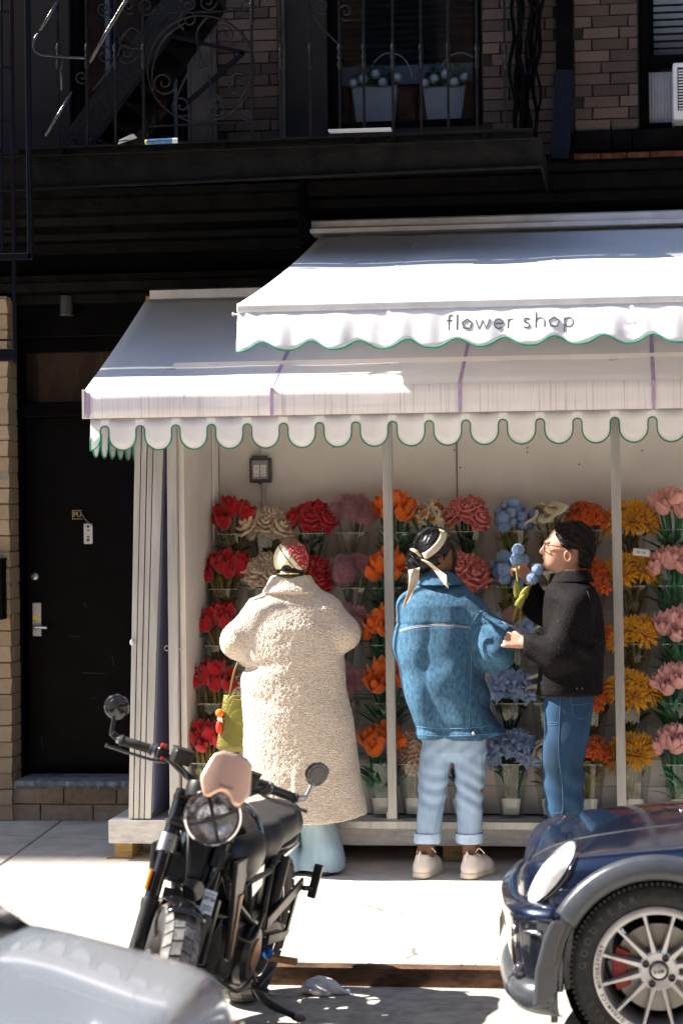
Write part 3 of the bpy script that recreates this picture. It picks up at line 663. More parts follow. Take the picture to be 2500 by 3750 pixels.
# ================================================================== FLOWER STALL
PY0, PY1 = 11.28, 12.42
PZ0, PZ1 = .213, .335
stall = thing('flower_stall', 'white timber flower stall with aluminium posts and stepped shelves under the awnings', 'stall', (-.6, 11.8, .2))
whp = mat('white_painted_wood', (.72, .70, .67), .55, var=.10, scale=7, bump=.15, bscale=40)
scr = mat('scuffed_white', (.58, .56, .53), .55, scale=24, bump=.2, bscale=60, col2=(.70, .68, .65), stretch=(.6, 1, 2))
alu = mat('aluminium', (.50, .50, .49), .42, metal=.75, var=.10, scale=4, stretch=(6, 6, .6))
wal = mat('stall_board', (.74, .70, .66), .7, var=.05, scale=3, bump=.06, bscale=200)
MB().bb(-2.727, 2.0, PY0, PY1, PZ0, PZ1).build('platform', scr, stall, bevel=.004)
rx0 = at(1085, 3018, Y=PY0).x
MB().bb(rx0, 2.0, PY0 - .006, PY0 + .05, PZ1 - .036, PZ1 + .004).build('front_rail', alu, stall, bevel=.002)
for px in (1445, 2000):
    c = at(px, 3050, Y=PY0); MB().ball((c.x, PY0 - .004, c.z), .005, 8, 6).build('bolt', alu, stall)
MB().bb(-2.31, 2.0, 12.355, 12.40, PZ1 + .003, 2.72).build('back_board', wal, stall)
sx = at(1672, 1700, Y=12.35).x
MB().bb(sx - .0025, sx + .0025, 12.350, 12.354, 1.9, 2.70).build('board_joint', mat('dark_gap', (.05, .045, .04), .9), stall)
for px, py in ((1663, 1648), (1930, 1640), (1930, 1656), (1685, 1712), (2120, 1700), (1220, 1640), (2350, 1650), (1210, 1608)):
    c = at(px, py, Y=12.355); MB().ball((c.x, 12.353, c.z), .0045, 8, 6).build('screw', MATS['dark_gap'], stall)
MB().bb(-2.345, -2.315, 11.36, 12.40, PZ1 + .003, 2.72).build('side_board', wal, stall)
for y in (12.26, 12.20, 12.14): MB().bb(-2.313, -2.30, y, y + .018, PZ1 + .004, 2.70).build('side_trim', wal, stall, bevel=.004)
MB().bb(-2.313, -2.308, 11.7, 12.12, 1.27, 1.295).build('side_batten', mat('grey_batten', (.30, .28, .26), .6), stall)
MB().bb(-2.36, 2.0, 11.34, 12.42, 2.722, 2.75).build('roof_board', wal, stall)
def post(pxt, pxb, w=.05, nm='post'):
    t, b = at(pxt, 1650, Y=11.33), at(pxb, 2960, Y=11.33); dx = (t.x - b.x) / (t.z - b.z)
    z0, z1 = PZ1 + .005, 2.72; x0 = b.x + dx * (z0 - b.z); x1 = b.x + dx * (z1 - b.z)
    MB().bar((x0, 11.33, z0), (x1, 11.33, z1), w, .045, up=(0, 1, 0)).build(nm, alu, stall, bevel=.003)
    MB().bb(x0 - .05, x0 + .05, 11.30, 11.36, PZ1 + .005, PZ1 + .010).bb(x0 - w / 2 - .006, x0 - w / 2, 11.31, 11.35, PZ1 + .01, PZ1 + .05).build('post_bracket', alu, stall)
post(631, 642, .052); post(1418, 1438, .05); post(2252, 2276, .05)
# folded door leaves stacked at the left end
skytint = mat('sky_tinted_panel', (.29, .30, .50), .35, var=.08, scale=2)  # bluish skylight on the last leaf painted in as lavender
leafe = [(470, 486, 493, 515), (489, 507, 518, 537), (510, 526, 541, 559), (529, 552, 562, 598)]
for i, (b0, b1, t0, t1) in enumerate(leafe):
    P = [at(b0, 2972, Y=11.30), at(b1, 2972, Y=11.30), at(t1, 1640, Y=11.30), at(t0, 1640, Y=11.30)]
    zt = 2.70
    def ext_(a, b): t = (zt - a.z) / (b.z - a.z); return Vector((a.x + (b.x - a.x) * t, 11.30, zt))
    T0, T1 = ext_(P[0], P[3]), ext_(P[1], P[2]); b0_, b1_ = Vector((P[0].x, 11.3, PZ1 + .006)), Vector((P[1].x, 11.3, PZ1 + .006))
    dpt = .93
    MB().add([b0_, b1_, T1, T0] + [p + Vector((0, dpt, 0)) for p in (b0_, b1_, T1, T0)], [(0, 1, 2, 3), (7, 6, 5, 4), (0, 4, 5, 1), (3, 2, 6, 7), (0, 3, 7, 4), (1, 5, 6, 2)]).build('door_leaf', [alu, skytint][0], stall, bevel=.003)
    if i == 3:
        MB().add([b1_ + Vector((.002, .03, .03)), b1_ + Vector((.002, dpt - .02, .03)), T1 + Vector((.002, dpt - .02, -.03)), T1 + Vector((.002, .03, -.03))], [(0, 1, 2, 3)]).build('door_face', skytint, stall, solid=.002)
c = at(614, 2373, Y=11.36); MB().tube([(c.x + .013 * math.cos(a), 11.34, c.z + .013 * math.sin(a)) for a in np.linspace(0, 6.28, 16, endpoint=False)], .0028, 6, closed=True).build('ring_pull', alu, stall, smooth=True)
c = at(482, 2353, Y=11.28); MB().ball((c.x, 11.285, c.z), (.012, .014, .017), 10, 8).build('latch_knob', mat('clear_knob', (.6, .6, .62), .2), stall, smooth=True)
c = at(663, 2376, Y=11.33); MB().ball((c.x, 11.32, c.z), .007, 8, 6).build('bolt', alu, stall)
# stepped shelves faced with white tiles
ROWY = [12.15, 11.98, 11.81, 11.64, 11.47]; ROWZ = [1.55, 1.247, .944, .642, .340]
tile = mat('white_tile', (.70, .67, .64), .4, var=.04, rnd=.05)
for r in range(4):
    z0 = ROWZ[r + 1]; y0 = ROWY[r] - .085
    MB().bb(-2.305, 1.9, y0 + .008, 12.35, z0 + .002, ROWZ[r]).build('shelf_step', whp, stall)
    for h in range(2):
        hh = (ROWZ[r] - z0) / 2; x = -2.30
        while x < .62:
            MB().bb(x + .0015, x + .2135, y0, y0 + .007, z0 + h * hh + .004, z0 + (h + 1) * hh - .001).build('tile', tile, stall, bevel=.0015, seg=1); x += .215
    MB().bb(-2.305, 1.9, y0 - .012, y0 - .001, ROWZ[r] - .012, ROWZ[r] + .008).build('shelf_lip', mat('acrylic_lip', (.35, .36, .36), .2), stall)
# outlet box and conduit
oc = at(955, 1722, Y=12.33); ox, oz = oc.x, oc.z
ob = MB().bb(ox - .062, ox + .062, 12.30, 12.354, oz - .072, oz + .072).build('outlet_box', mat('dark_grey_box', (.06, .058, .06), .45), stall, bevel=.008)
def obp(mb, nm, m, **k): o = mb.build(nm, m, **k); o.parent = ob
clr = mat('smoked_cover', (.30, .29, .30), .3)
obp(MB().bb(ox - .046, ox + .046, 12.294, 12.30, oz - .052, oz + .055), 'cover', clr, bevel=.003)
for dx in (-.02, .02):
    obp(MB().bb(ox + dx - .016, ox + dx + .016, 12.289, 12.294, oz - .038, oz + .03), 'socket', mat('ivory', (.75, .72, .68), .4), bevel=.002)
    for dz in (-.022, .014):
        for e in (-.005, .005): obp(MB().box((ox + dx + e, 12.2885, oz + dz), (.0022, .002, .009)), 'socket_slot', MATS['dark_gap'])
        obp(MB().box((ox + dx, 12.2885, oz + dz - .011), (.004, .002, .004)), 'socket_slot', MATS['dark_gap'])
obp(MB().cyl((ox - .046, 12.30, oz + .076), (ox + .046, 12.30, oz + .076), .008, n=8), 'hinge', MATS['dark_grey_box'])
obp(MB().bb(ox - .008, ox + .008, 12.29, 12.30, oz - .08, oz - .068), 'clasp', MATS['dark_grey_box'])
MB().cyl((ox + .005, 12.335, oz + .072), (ox + .0, 12.335, 2.72), .0105, n=12).build('conduit', mat('grey_conduit', (.5, .48, .46), .45), stall, smooth='auto')
MB().cyl((ox + .012, 12.335, oz - .072), (ox + .012, 12.335, 1.56), .0105, n=12).build('conduit', MATS['grey_conduit'], stall, smooth='auto')
MB().cyl((ox + .012, 12.335, oz - .072), (ox + .012, 12.335, oz - .095), .016, n=12).build('conduit_collar', MATS['grey_conduit'], stall, smooth='auto')
wood = mat('raw_pine', (.36, .24, .09), .8, var=.25, scale=14, stretch=(1, 1, 5), bump=.2)
for k, (px, lab) in enumerate(((452, 'yellow pine block under the left corner of the white platform'), (1108, 'pine block in the dark under the platform near the coat hem'), (1655, 'pine block in the dark under the platform behind the white sneakers'))):
    x = at(px, 3110, Y=11.34).x
    tag(MB().bb(x - .048, x + .048, 11.34, 11.6, walk(11.42), PZ0 - .001).build('wooden_block', wood, bevel=.003), lab, 'block', 'blocks under the platform')
q0, q1 = at(390, 3142, Z=walk(11.3) + .008), at(520, 3131, Z=walk(11.35) + .008)
tag(MB().bar(q0, q1, .012, .006).build('wood_stick', wood), 'thin wooden stick lying on the pavement by the pine block', 'stick')

# ================================================================== AWNINGS
def canvas(name, col, lines=False):
    m = mat(name, col, .8, var=.045, scale=2.2, bump=.12, bscale=600)
    nt = m.node_tree; L = nt.links; b = nt.nodes['Principled BSDF']; o = nt.nodes['Material Output']
    t = _n(nt, 'ShaderNodeBsdfTranslucent'); t.inputs[0].default_value = (*[c * .9 for c in col], 1)
    mx = _n(nt, 'ShaderNodeMixShader'); mx.inputs[0].default_value = .16; L.new(b.outputs[0], mx.inputs[1]); L.new(t.outputs[0], mx.inputs[2]); L.new(mx.outputs[0], o.inputs[0])
    if lines:      # thin drip lines running down the front edge
        tc = _n(nt, 'ShaderNodeTexCoord'); mp = _n(nt, 'ShaderNodeMapping'); mp.inputs['Scale'].default_value = (38, .01, .35); L.new(tc.outputs['Object'], mp.inputs[0])
        nz = _n(nt, 'ShaderNodeTexNoise'); nz.inputs['Scale'].default_value = 1; nz.inputs['Detail'].default_value = 3; L.new(mp.outputs[0], nz.inputs[0])
        rp = _n(nt, 'ShaderNodeValToRGB'); e = rp.color_ramp.elements; e[0].position = .485; e[0].color = (1, 1, 1, 1); e[1].position = .5; e[1].color = (.45, .43, .46, 1); x = e.new(.515); x.color = (1, 1, 1, 1)
        L.new(nz.outputs[0], rp.inputs[0]); old = b.inputs['Base Color'].links[0].from_socket
        ml = _n(nt, 'ShaderNodeMixRGB', blend_type='MULTIPLY'); ml.inputs[0].default_value = .8; L.new(old, ml.inputs[1]); L.new(rp.outputs[0], ml.inputs[2]); L.new(ml.outputs[0], b.inputs['Base Color'])
    return m
cv = canvas('white_canvas', (.87, .855, .86)); cvl = canvas('white_canvas_streaked', (.82, .79, .82), True)
green = mat('green_piping', (.008, .20, .12), .6); purple = mat('lilac_tape', (.40, .29, .50), .6)
white_m = mat('white_metal', (.72, .72, .73), .35)
XR = 1.7
law = thing('lower_awning', 'long white canvas awning with deep rounded scallops edged in green over the flowers', 'awning', (-.6, 12.5, 3.2))
XL = -2.757; Yb, Zb, Yf, Zf, Zv = 12.5, 3.206, 11.0, 2.592, 2.447
def canl(u, v): return Vector((XL + (XR - XL) * u, Yb + (Yf - Yb) * v, Zb + (Zf - Zb) * v - .012 * math.sin(math.pi * v) + .004 * math.sin(u * 40) * math.sin(math.pi * v)))
MB().grid(canl, 60, 14).build('canopy', cv, law, smooth=True, solid=.004)
MB().grid(lambda u, v: Vector((XL + (XR - XL) * u, Yf - .004 - .003 * math.sin(u * 37), Zf + (Zv - Zf) * v)), 60, 3).build('front_band', cvl, law, smooth=True, solid=.004)
MB().bb(XL - .01, XL, Yf - .02, Yf + .02, Zv, Zf + .005).build('end_cap', white_m, law)
for px in (995, 1683, 2392):
    x = at(px, 1430, Y=Yf).x; u = (x - XL) / (XR - XL)
    MB().loft([[canl(u, v) + Vector((i * .009, 0, .005)) for i in (-1, 1)] for v in np.linspace(0, 1, 12)] + [[Vector((x + i * .008, Yf - .012, z)) for i in (-1, 1)] for z in (Zf - .005, Zv)], closed=False, caps=False).build('seam_tape', purple, law, solid=.002)
MB().bb(XL + .012, XL + .026, Yf - .013, Yf - .009, Zv + .004, Zf - .012).build('seam_tape', purple, law)
P_ = .1862; zb_ = at(390, 1650, Y=Yf).z; zn = at(430, 1560, Y=Yf).z; hn = .0225; rt = P_ / 2 - hn
def scal(x0, L, first):
    """lower edge of the valance: round tabs parted by narrow arched slots"""
    pts = []; c = first
    if c > rt: pass
    pts.append((x0, zb_ + rt * .9))
    xs_, s = [], c
    while s < L + P_:
        for a in np.linspace(0, math.pi, 13): pts.append((x0 + s - rt * math.cos(a), zb_ + rt * 1.0 - rt * math.sin(a) * 1.0))
        for a in np.linspace(0, math.pi, 9): pts.append((x0 + s + P_ / 2 - hn * math.cos(a), zn - hn + hn * math.sin(a)))
        s += P_
    return [(max(x0, min(x, x0 + L)), z) for x, z in pts]
def valance(pts, ztop, pos, nm, par):
    q = []
    for p in pts:
        if not q or abs(p[0] - q[-1][0]) > 1e-4 or abs(p[1] - q[-1][1]) > 1e-4: q.append(p)
    rows = []
    for x, z in q: rows.append([pos(x, ztop + (z - ztop) * t) for t in (0, .35, .7, 1)])
    vo = MB().loft(rows, closed=False, caps=False).build(nm, cv, par, smooth=True, solid=.003)
    e = MB().tube([pos(x, z) for x, z in q], .0042, 6).build('piping', green, smooth=True); e.parent = vo
    return vo
xt0 = at(330, 1600, Y=Yf).x
first = at(1370, 1640, Y=Yf).x - xt0; first = first % P_
sc_ = scal(xt0, XR - xt0, first if first < rt + hn else first - P_)
valance(sc_, Zv, lambda x, z: Vector((x, Yf + .012 - .012 * (Zv - z) * 5 * math.sin(x * 9 + 1) + .006 * math.sin(x * 33.7), z)), 'valance', law)
sc2 = [(y, z - .03) for y, z in scal(Yf + .03, 1.3, .09)]
valance(sc2, Zv - .0, lambda y, z: Vector((xt0 + .004 - .02 * (Zv - z), y, z)), 'side_valance', law)
MB().bar((XL + .02, Yb, Zb - .03), (XL + .02, Yf + .02, Zf - .03), .02, .03).bar((XR, Yb, Zb - .03), (XR, Yf + .02, Zf - .03), .02, .03).build('side_frame', white_m, law)
e = rect(545, 1084, 1200, 1106, 12.42); MB().bb(e[0], XR, 12.44, 12.5, 3.20, 3.255).build('head_box', white_m, law, bevel=.004)
e = rect(533, 1083, 548, 1125, 12.44); MB().bb(e[0], e[1] + .005, 12.45, 12.5, e[2], e[3]).build('timber_end', wood, law)

uaw = thing('upper_awning', 'white canvas awning lettered flower shop with a wavy green edged valance', 'awning', (-.4, 12.5, 3.6))
UX = -1.716; uYb, uZb, uYf, uZf, uZv = 12.46, 3.545, 9.7, 2.894, 2.850; UR = 1.9
def canu(u, v): return Vector((UX + (UR - UX) * u, uYb + (uYf - uYb) * v, uZb + (uZf - uZb) * v - .03 * math.sin(math.pi * v) * (1 + .15 * math.sin(u * 9)) + .004 * math.sin(u * 31 + 3 * v) * math.sin(math.pi * v)))
MB().grid(canu, 50, 18).build('canopy', cv, uaw, smooth=True, solid=.004)
for px in (1330, 1990):
    u = (at(px, 1100, Y=uYf).x - UX) / (UR - UX); MB().loft([[canu(u, v) + Vector((i * .011, 0, .0035)) for i in (-1, 1)] for v in np.linspace(0, 1, 14)], closed=False, caps=False).build('seam', cv, uaw, solid=.002)
pr = [(uYf - .02, uZf + .002), (uYf - .035, uZf - .012), (uYf - .033, uZv + .004), (uYf - .015, uZv - .003), (uYf + .025, uZv), (uYf + .025, uZf - .004)]
MB().loft([[(x, y, z) for y, z in pr] for x in (UX - .004, UR)]).build('front_bar', white_m, uaw, bevel=.004)
q0, q1 = at(850, 1150, Y=uYf), at(880, 1150, Y=uYf); MB().tube([q0, q0.lerp(q1, .15), q0.lerp(q1, .2), q1], [.009, .009, .004, .004], 8).build('bar_pin', white_m, uaw)
zr0, zr1 = at(1800, 840, Y=12.34).z, at(1800, 785, Y=12.34).z; xr0 = at(1136, 830, Y=12.3).x
MB().loft([[(x, y, z) for y, z in ((12.28, zr0), (12.27, zr0 + .025), (12.33, zr0 + .03), (12.34, zr1 - .01), (12.36, zr1), (12.55, zr1 + .005), (12.55, zr0))] for x in (xr0, UR)]).build('roller_box', white_m, uaw, bevel=.003)
for x in (-1.2, 1.3):
    e = MB().bar((x, 12.5, 3.42), (x + .5, 11.0, 3.09), .03, .04).bar((x + .5, 11.0, 3.09), (x, uYf + .03, 2.86), .03, .04).build('folding_arm', white_m, uaw)
zbm = at(900, 1291, Y=uYf).z; pk = at(973, 1253, Y=uYf); pp = (at(2392, 1227, Y=uYf).x - pk.x) / 8
def vbot(x): c = .5 + .5 * math.cos(2 * math.pi * (x - pk.x) / pp); return zbm + .040 * c ** 1.5
def vpos(x, z):
    t = (uZv - z) / .17
    return Vector((x, uYf - .028 - .055 * t + (.006 * math.sin(x * 21) + .005 * math.sin(x * 47 + 1) + .009 * math.sin(x * 5.3)) * t * (1 - .35 * t) * 1.6 + .006 * math.sin(x * 90 + z * 70) * math.exp(-((x - UX) / .09) ** 2) + .007 * math.sin(z * 110) * (math.exp(-((x - at(1420, 1200, Y=uYf).x) / .02) ** 2) + math.exp(-((x - at(2310, 1200, Y=uYf).x) / .02) ** 2)), z))
xs_ = np.linspace(UX, UR, 200); rows = [[vpos(x, uZv + (vbot(x) - uZv) * t) for t in np.linspace(0, 1, 9)] for x in xs_]
vo = MB().loft(rows, closed=False, caps=False).build('valance', cv, uaw, smooth=True, solid=.003)
o = MB().tube([vpos(x, vbot(x)) for x in xs_], .0042, 6).build('piping', green, smooth=True); o.parent = vo
# lettering: mono-line strokes laid on the cloth; the two o's are little flowers
dkg = mat('dark_green_print', (.006, .038, .032), .7)
def flower_o(cx, cy, r): return [(cx + (r + 1.7 * math.cos(5 * a)) * math.sin(a), cy - (r + 1.7 * math.cos(5 * a)) * math.cos(a)) for a in np.linspace(0, 2 * math.pi, 41)]
def arc(cx, cy, rx_, ry, a0, a1, n=14): return [(cx + rx_ * math.cos(math.radians(a)), cy - ry * math.sin(math.radians(a))) for a in np.linspace(a0, a1, n)]
LET = {'f': [arc(786, 426, 8, 8, 60, 180) + [(778, 470)], [(770, 437), (789, 437)]], 'l': [[(806, 416), (806, 469)]], 'o': [flower_o(840, 450, 15)],
 'w': [[(868, 434), (880, 467), (892, 436), (904, 466), (916, 432)]], 'e': [[(931, 448), (962, 447)] + arc(946.5, 448.5, 15.5, 16.5, 5, 315, 22)], 'r': [[(978, 431), (978, 464)], arc(991, 445, 13, 13, 175, 75)],
 's': [[(1051, 433), (1043, 429.5), (1035, 431), (1031.5, 437), (1035, 443), (1046, 447), (1051.5, 453), (1048, 460), (1040, 463), (1030, 459)]],
 'h': [[(1072, 409), (1072, 462)], [(1072, 441)] + arc(1087, 441, 14.5, 13, 165, 0) + [(1101.5, 460)]], 'o ': [flower_o(1133, 443, 15.5)], 'p': [[(1168, 427), (1168, 476)], arc(1182.5, 442.5, 14.5, 15.5, 180, -180, 26)]}
for k, strokes in LET.items():
    m = MB()
    for s in strokes:
        w_ = [at(800 + x / .92235, 700 + y / .92235, Y=uYf - .03) for x, y in s]
        m.tube([vpos(p.x, p.z) + Vector((0, -.0025, 0)) for p in w_], .0024, 6)
    o = m.build('letter_' + k.strip(), dkg, smooth=True); o.parent = vo
# ================================================================== VASES AND FELT FLOWERS
vglass = clear('clear_acrylic', (.965, .975, .968), .03, .06); foam = mat('white_foam', (.78, .76, .70), .8)
def felt(name, c, v=.10): return mat(name, c, .9, var=v, scale=30, bump=.35, bscale=260, sheen=.4, rnd=.12, spec=.2)
def petal(mb, M, L, W, th0, th1, r0=.006, z0=0., cup=.3, wav=0., nu=4, nv=5, tip=.7, ph=0.):
    P = []; r, z = r0, z0
    cl = [(r, z)]
    for j in range(nv):
        th = math.radians(th0 + (th1 - th0) * (j + .5) / nv); r += math.sin(th) * L / nv; z += math.cos(th) * L / nv; cl.append((r, z))
    v = []; f = []
    for j, (r, z) in enumerate(cl):
        t = j / nv; th = math.radians(th0 + (th1 - th0) * t); w = W * .5 * (math.sin(math.pi * min(1, .12 + .88 * t) ** tip) ** .6 * .92 + .08)
        for i in range(nu + 1):
            u = i / nu * 2 - 1; n = -cup * w * u * u * 0 + cup * w * (1 - u * u) - cup * w + wav * math.sin(u * 4 + ph + t * 5) * t
            n = -cup * w * u * u + wav * math.sin(u * 4 + ph + t * 5) * t
            v.append((r + n * math.cos(th), u * w, z - n * math.sin(th)))
    for j in range(nv):
        for i in range(nu): a = j * (nu + 1) + i; f.append((a, a + 1, a + nu + 2, a + nu + 1))
    mb.add(v, f, M); return mb
RZ = lambda a: Matrix.Rotation(a, 4, 'Z')
rg = random.Random(5)
def ring(mb, n, off, M=None, jit=.15, **k):
    for i in range(n):
        kk = dict(k); kk['th0'] = k['th0'] + rg.uniform(-6, 6); kk['th1'] = k['th1'] + rg.uniform(-8, 8); kk['ph'] = rg.uniform(0, 6)
        R = RZ(off + 2 * math.pi * i / n + rg.uniform(-jit, jit)); petal(mb, (M @ R) if M is not None else R, **kk)
def g_tulip(o=0.):
    m = MB(); ring(m, 3, 0, L=.105, W=.075, th0=62 + o, th1=-22 + o, cup=.55, nu=4, nv=6); ring(m, 3, 1.05, L=.10, W=.07, th0=52, th1=-26, cup=.55, nu=4, nv=6); ring(m, 2, .4, L=.09, W=.05, th0=35, th1=-20, cup=.5); return m
def g_rose():
    m = MB(); ring(m, 2, 0, L=.055, W=.05, th0=25, th1=-25, cup=.9, z0=.012); ring(m, 4, .5, L=.065, W=.06, th0=50, th1=-15, cup=.7, wav=.004, z0=.006); ring(m, 5, .9, L=.075, W=.075, th0=70, th1=10, cup=.5, wav=.006); ring(m, 6, .2, L=.08, W=.085, th0=85, th1=50, cup=.3, wav=.009, z0=-.004); ring(m, 5, .7, L=.075, W=.08, th0=105, th1=95, cup=.1, wav=.010, z0=-.008); return m
def g_ruffle():
    m = MB()
    for l, (n, a, L) in enumerate(((3, 12, .06), (5, 40, .075), (6, 68, .08), (6, 96, .075))):
        ring(m, n, l * .5, L=L, W=.055, th0=a - 20, th1=a + 75, cup=-.5, wav=.014, nv=6, z0=.01)
    return m
def g_mum():
    m = MB()
    for l, (n, a, L) in enumerate(((6, 8, .05), (9, 28, .062), (12, 50, .07), (14, 72, .075), (13, 95, .075))): ring(m, n, l * .3, L=L, W=.019, th0=a, th1=a + 12, cup=.5, nu=2, nv=3, z0=.004, tip=1.2)
    return m
def g_fire():
    m = MB()
    for k in range(5):
        a = k * 1.257 + .3; T = Matrix.Translation((.034 * math.cos(a) * (k > 0), .034 * math.sin(a) * (k > 0), .02 + .012 * (k == 0))) @ RZ(a) @ Matrix.Rotation(.6 * (k > 0), 4, 'Y')
        ring(m, 6, 0, M=T, L=.036, W=.024, th0=65, th1=80, cup=.2, nu=2, nv=3, wav=.003); ring(m, 4, .5, M=T, L=.024, W=.018, th0=30, th1=45, cup=.3, nu=2, nv=2)
    return m
def g_calla():
    m = MB(); nu, nv = 22, 9; v = []; f = []
    for j in range(nv + 1):
        t = j / nv
        for i in range(nu + 1):
            a = -math.pi + 2 * math.pi * i / nu * .97; fr = .5 + .5 * math.cos(a)
            r = .008 + .016 * t + (.052 + .035 * fr) * t ** 2.6; z = .10 * t - (.035 * fr) * t ** 4 + .012 * math.sin(3 * a + 1) * t ** 3 - .03 * (t > .92) * (1 - fr * .3) * (t - .92) / .08
            v.append((r * math.cos(a), r * math.sin(a), z))
    for j in range(nv):
        for i in range(nu): q = j * (nu + 1) + i; f.append((q, q + 1, q + nu + 2, q + nu + 1))
    m.add(v, f); return m
def g_spikes(r, L, n, w=.0022):
    m = MB(); m.ball((0, 0, 0), r, 10, 7)
    for k in range(n):
        z = rg.uniform(-1, 1); a = rg.uniform(0, 6.283); s = math.sqrt(1 - z * z); d = Vector((s * math.cos(a), s * math.sin(a), z)); d = (d + Vector((rg.gauss(0, .25), rg.gauss(0, .25), rg.gauss(0, .25)))).normalized()
        o = d.orthogonal().normalized(); q = d.cross(o); b = Vector((s * math.cos(a), s * math.sin(a), z)) * r * .9; l = L * rg.uniform(.7, 1.2)
        m.add([b + o * w, b - o * w * .5 + q * w, b - o * w * .5 - q * w, b + d * l], [(0, 1, 3), (1, 2, 3), (2, 0, 3)])
    return m
def g_pom():
    m = g_spikes(.031, .008, 300, .003); b = g_spikes(.030, .008, 300, .003); m.add(b.v, b.f, Matrix.Translation((.006, 0, .052))); return m
def g_daff():
    m = MB()
    for k, (x, y, z, a) in enumerate(((0, 0, .03, .9), (.03, .03, -.01, 1.1), (-.035, .01, .0, 1.0))):
        T = Matrix.Translation((x, y, z)) @ RZ(-1.57 + k * .9 - .9) @ Matrix.Rotation(a, 4, 'Y')
        ring(m, 6, 0, M=T, L=.044, W=.028, th0=72, th1=82, cup=.25, nu=2, nv=3)
    return m
def g_daffcup():
    m = MB()
    for k, (x, y, z, a) in enumerate(((0, 0, .03, .9), (.03, .03, -.01, 1.1), (-.035, .01, .0, 1.0))):
        T = Matrix.Translation((x, y, z)) @ RZ(-1.57 + k * .9 - .9) @ Matrix.Rotation(a, 4, 'Y')
        m.lathe([(.002, .003), (.011, .004), (.013, .02), (.018, .028), (.014, .022), (.008, .008)], 10, M=T)
    return m
def g_blossom():
    m = MB()
    for k in range(44):
        t = k / 44; a = k * 2.4; r = .034 * (1 - .45 * t) + rg.uniform(-.006, .006); T = Matrix.Translation((r * math.cos(a), r * math.sin(a), -.06 + .15 * t)) @ RZ(a) @ Matrix.Rotation(1.1 - .6 * t, 4, 'Y') @ RZ(rg.uniform(0, 3))
        ring(m, 4, 0, M=T, L=.017, W=.016, th0=60, th1=90, cup=.2, nu=2, nv=2)
    return m
STEMS = {}
def stemmesh(key, r, leaf, ls=.16, seed=0):
    """one stem of unit length, with its leaves (a leaf: height along the stem, length)"""
    rr = random.Random(seed); m = MB(); b = [rr.uniform(-.012, .012) for _ in range(2)]
    m.tube([(b[0] * math.sin(math.pi * t), b[1] * math.sin(math.pi * t), t) for t in np.linspace(0, 1, 7)], r, 6)
    for h, l, w in leaf:
        T = Matrix.Translation((0, 0, h)) @ RZ(rr.uniform(0, 6.28)); k = MB(); petal(k, Matrix(), L=l, W=w, th0=rr.uniform(12, 40), th1=rr.uniform(25, 75), cup=.35, r0=r, nu=2, nv=4)
        m.add([(x, y, z * 2.4) for x, y, z in k.v], k.f, T)
    me = bpy.data.meshes.new('stem'); me.from_pydata(m.v, [], m.f); me.polygons.foreach_set('use_smooth', [True] * len(me.polygons)); return me
olive = felt('olive_felt', (.22, .175, .04)); grass = felt('green_felt', (.03, .21, .085)); sage = felt('sage_felt', (.20, .22, .14)); dkgreen = felt('dark_green_felt', (.03, .085, .03)); bright = felt('leaf_green_felt', (.055, .27, .11)); lime = felt('lime_felt', (.26, .25, .04))
KIND = {}
def kind(key, gen, col, stem, leaf, n, name, desc, bunch, r=.0078, nm='bloom', extra=None, top=.06, h=.06, rx=.108, ry=.07, lean=1., v=.1, solidv=.0022):
    ms = []
    for s in range(2):
        g = gen(); me = bpy.data.meshes.new(nm); me.from_pydata(g.v, [], g.f); me.polygons.foreach_set('use_smooth', [True] * len(me.polygons)); me.materials.append(felt(key + '_felt', col, v)); ms.append(me)
    st = [stemmesh(key, r, leaf, seed=s) for s in range(3)]
    for q in st: q.materials.append(stem)
    KIND[key] = dict(ms=ms, st=st, n=n, name=name, desc=desc, bunch=bunch, nm=nm, extra=extra, top=top, h=h, rx=rx, ry=ry, lean=lean, solid=solidv)
kind('red_tulip', g_tulip, (.42, .006, .012), olive, [(.25, .10, .05), (.5, .09, .05)], 9, 'red_tulip', 'dark red felt tulip on an olive stem', 'red tulips', r=.008, top=.05, h=.075, rx=.102)
kind('cream_rose', g_rose, (.82, .68, .49), olive, [(.5, .09, .05), (.7, .08, .045)], 7, 'cream_rose', 'cream felt rose with ruffled petals', 'cream roses', top=.05, h=.06, rx=.108)
kind('red_rose', g_rose, (.52, .006, .014), dkgreen, [(.55, .09, .05)], 7, 'red_rose', 'bright red felt rose with layered petals', 'red roses', top=.05, h=.06, rx=.108)
kind('allium', lambda: g_spikes(.036, .036, 760, .0022), (.58, .29, .35), sage, [], 6, 'allium', 'fuzzy mauve pompom flower on a grey green stem', 'mauve fuzzy flowers', r=.008, nm='flower_head', top=.095, h=.055, rx=.108, solidv=0)
kind('orange_tulip', lambda: g_tulip(10), (.90, .16, .012), grass, [(.15, .2, .05), (.3, .2, .05), (.45, .15, .04)], 10, 'orange_tulip', 'orange felt tulip on a vivid green stem', 'orange tulips', top=.05, h=.075, rx=.098)
kind('daffodil', g_daff, (.78, .68, .50), grass, [(.3, .2, .04)], 6, 'daffodil', 'white felt daffodil sprig with yellow trumpets', 'daffodils', top=.04, h=.07, extra=('trumpet', g_daffcup, (.80, .30, .015)))
kind('pink_rose', g_rose, (.82, .25, .23), dkgreen, [(.5, .1, .05)], 6, 'pink_rose', 'salmon pink felt rose with swirled petals', 'pink roses', top=.055, h=.07, rx=.09)
kind('blue_pompom', g_pom, (.26, .40, .66), lime, [(.35, .09, .045), (.6, .08, .04)], 8, 'pompom_flower', 'pale blue felt flower of two stacked pompoms', 'blue pompoms', top=.04, h=.07, rx=.10, nm='pompoms', solidv=0)
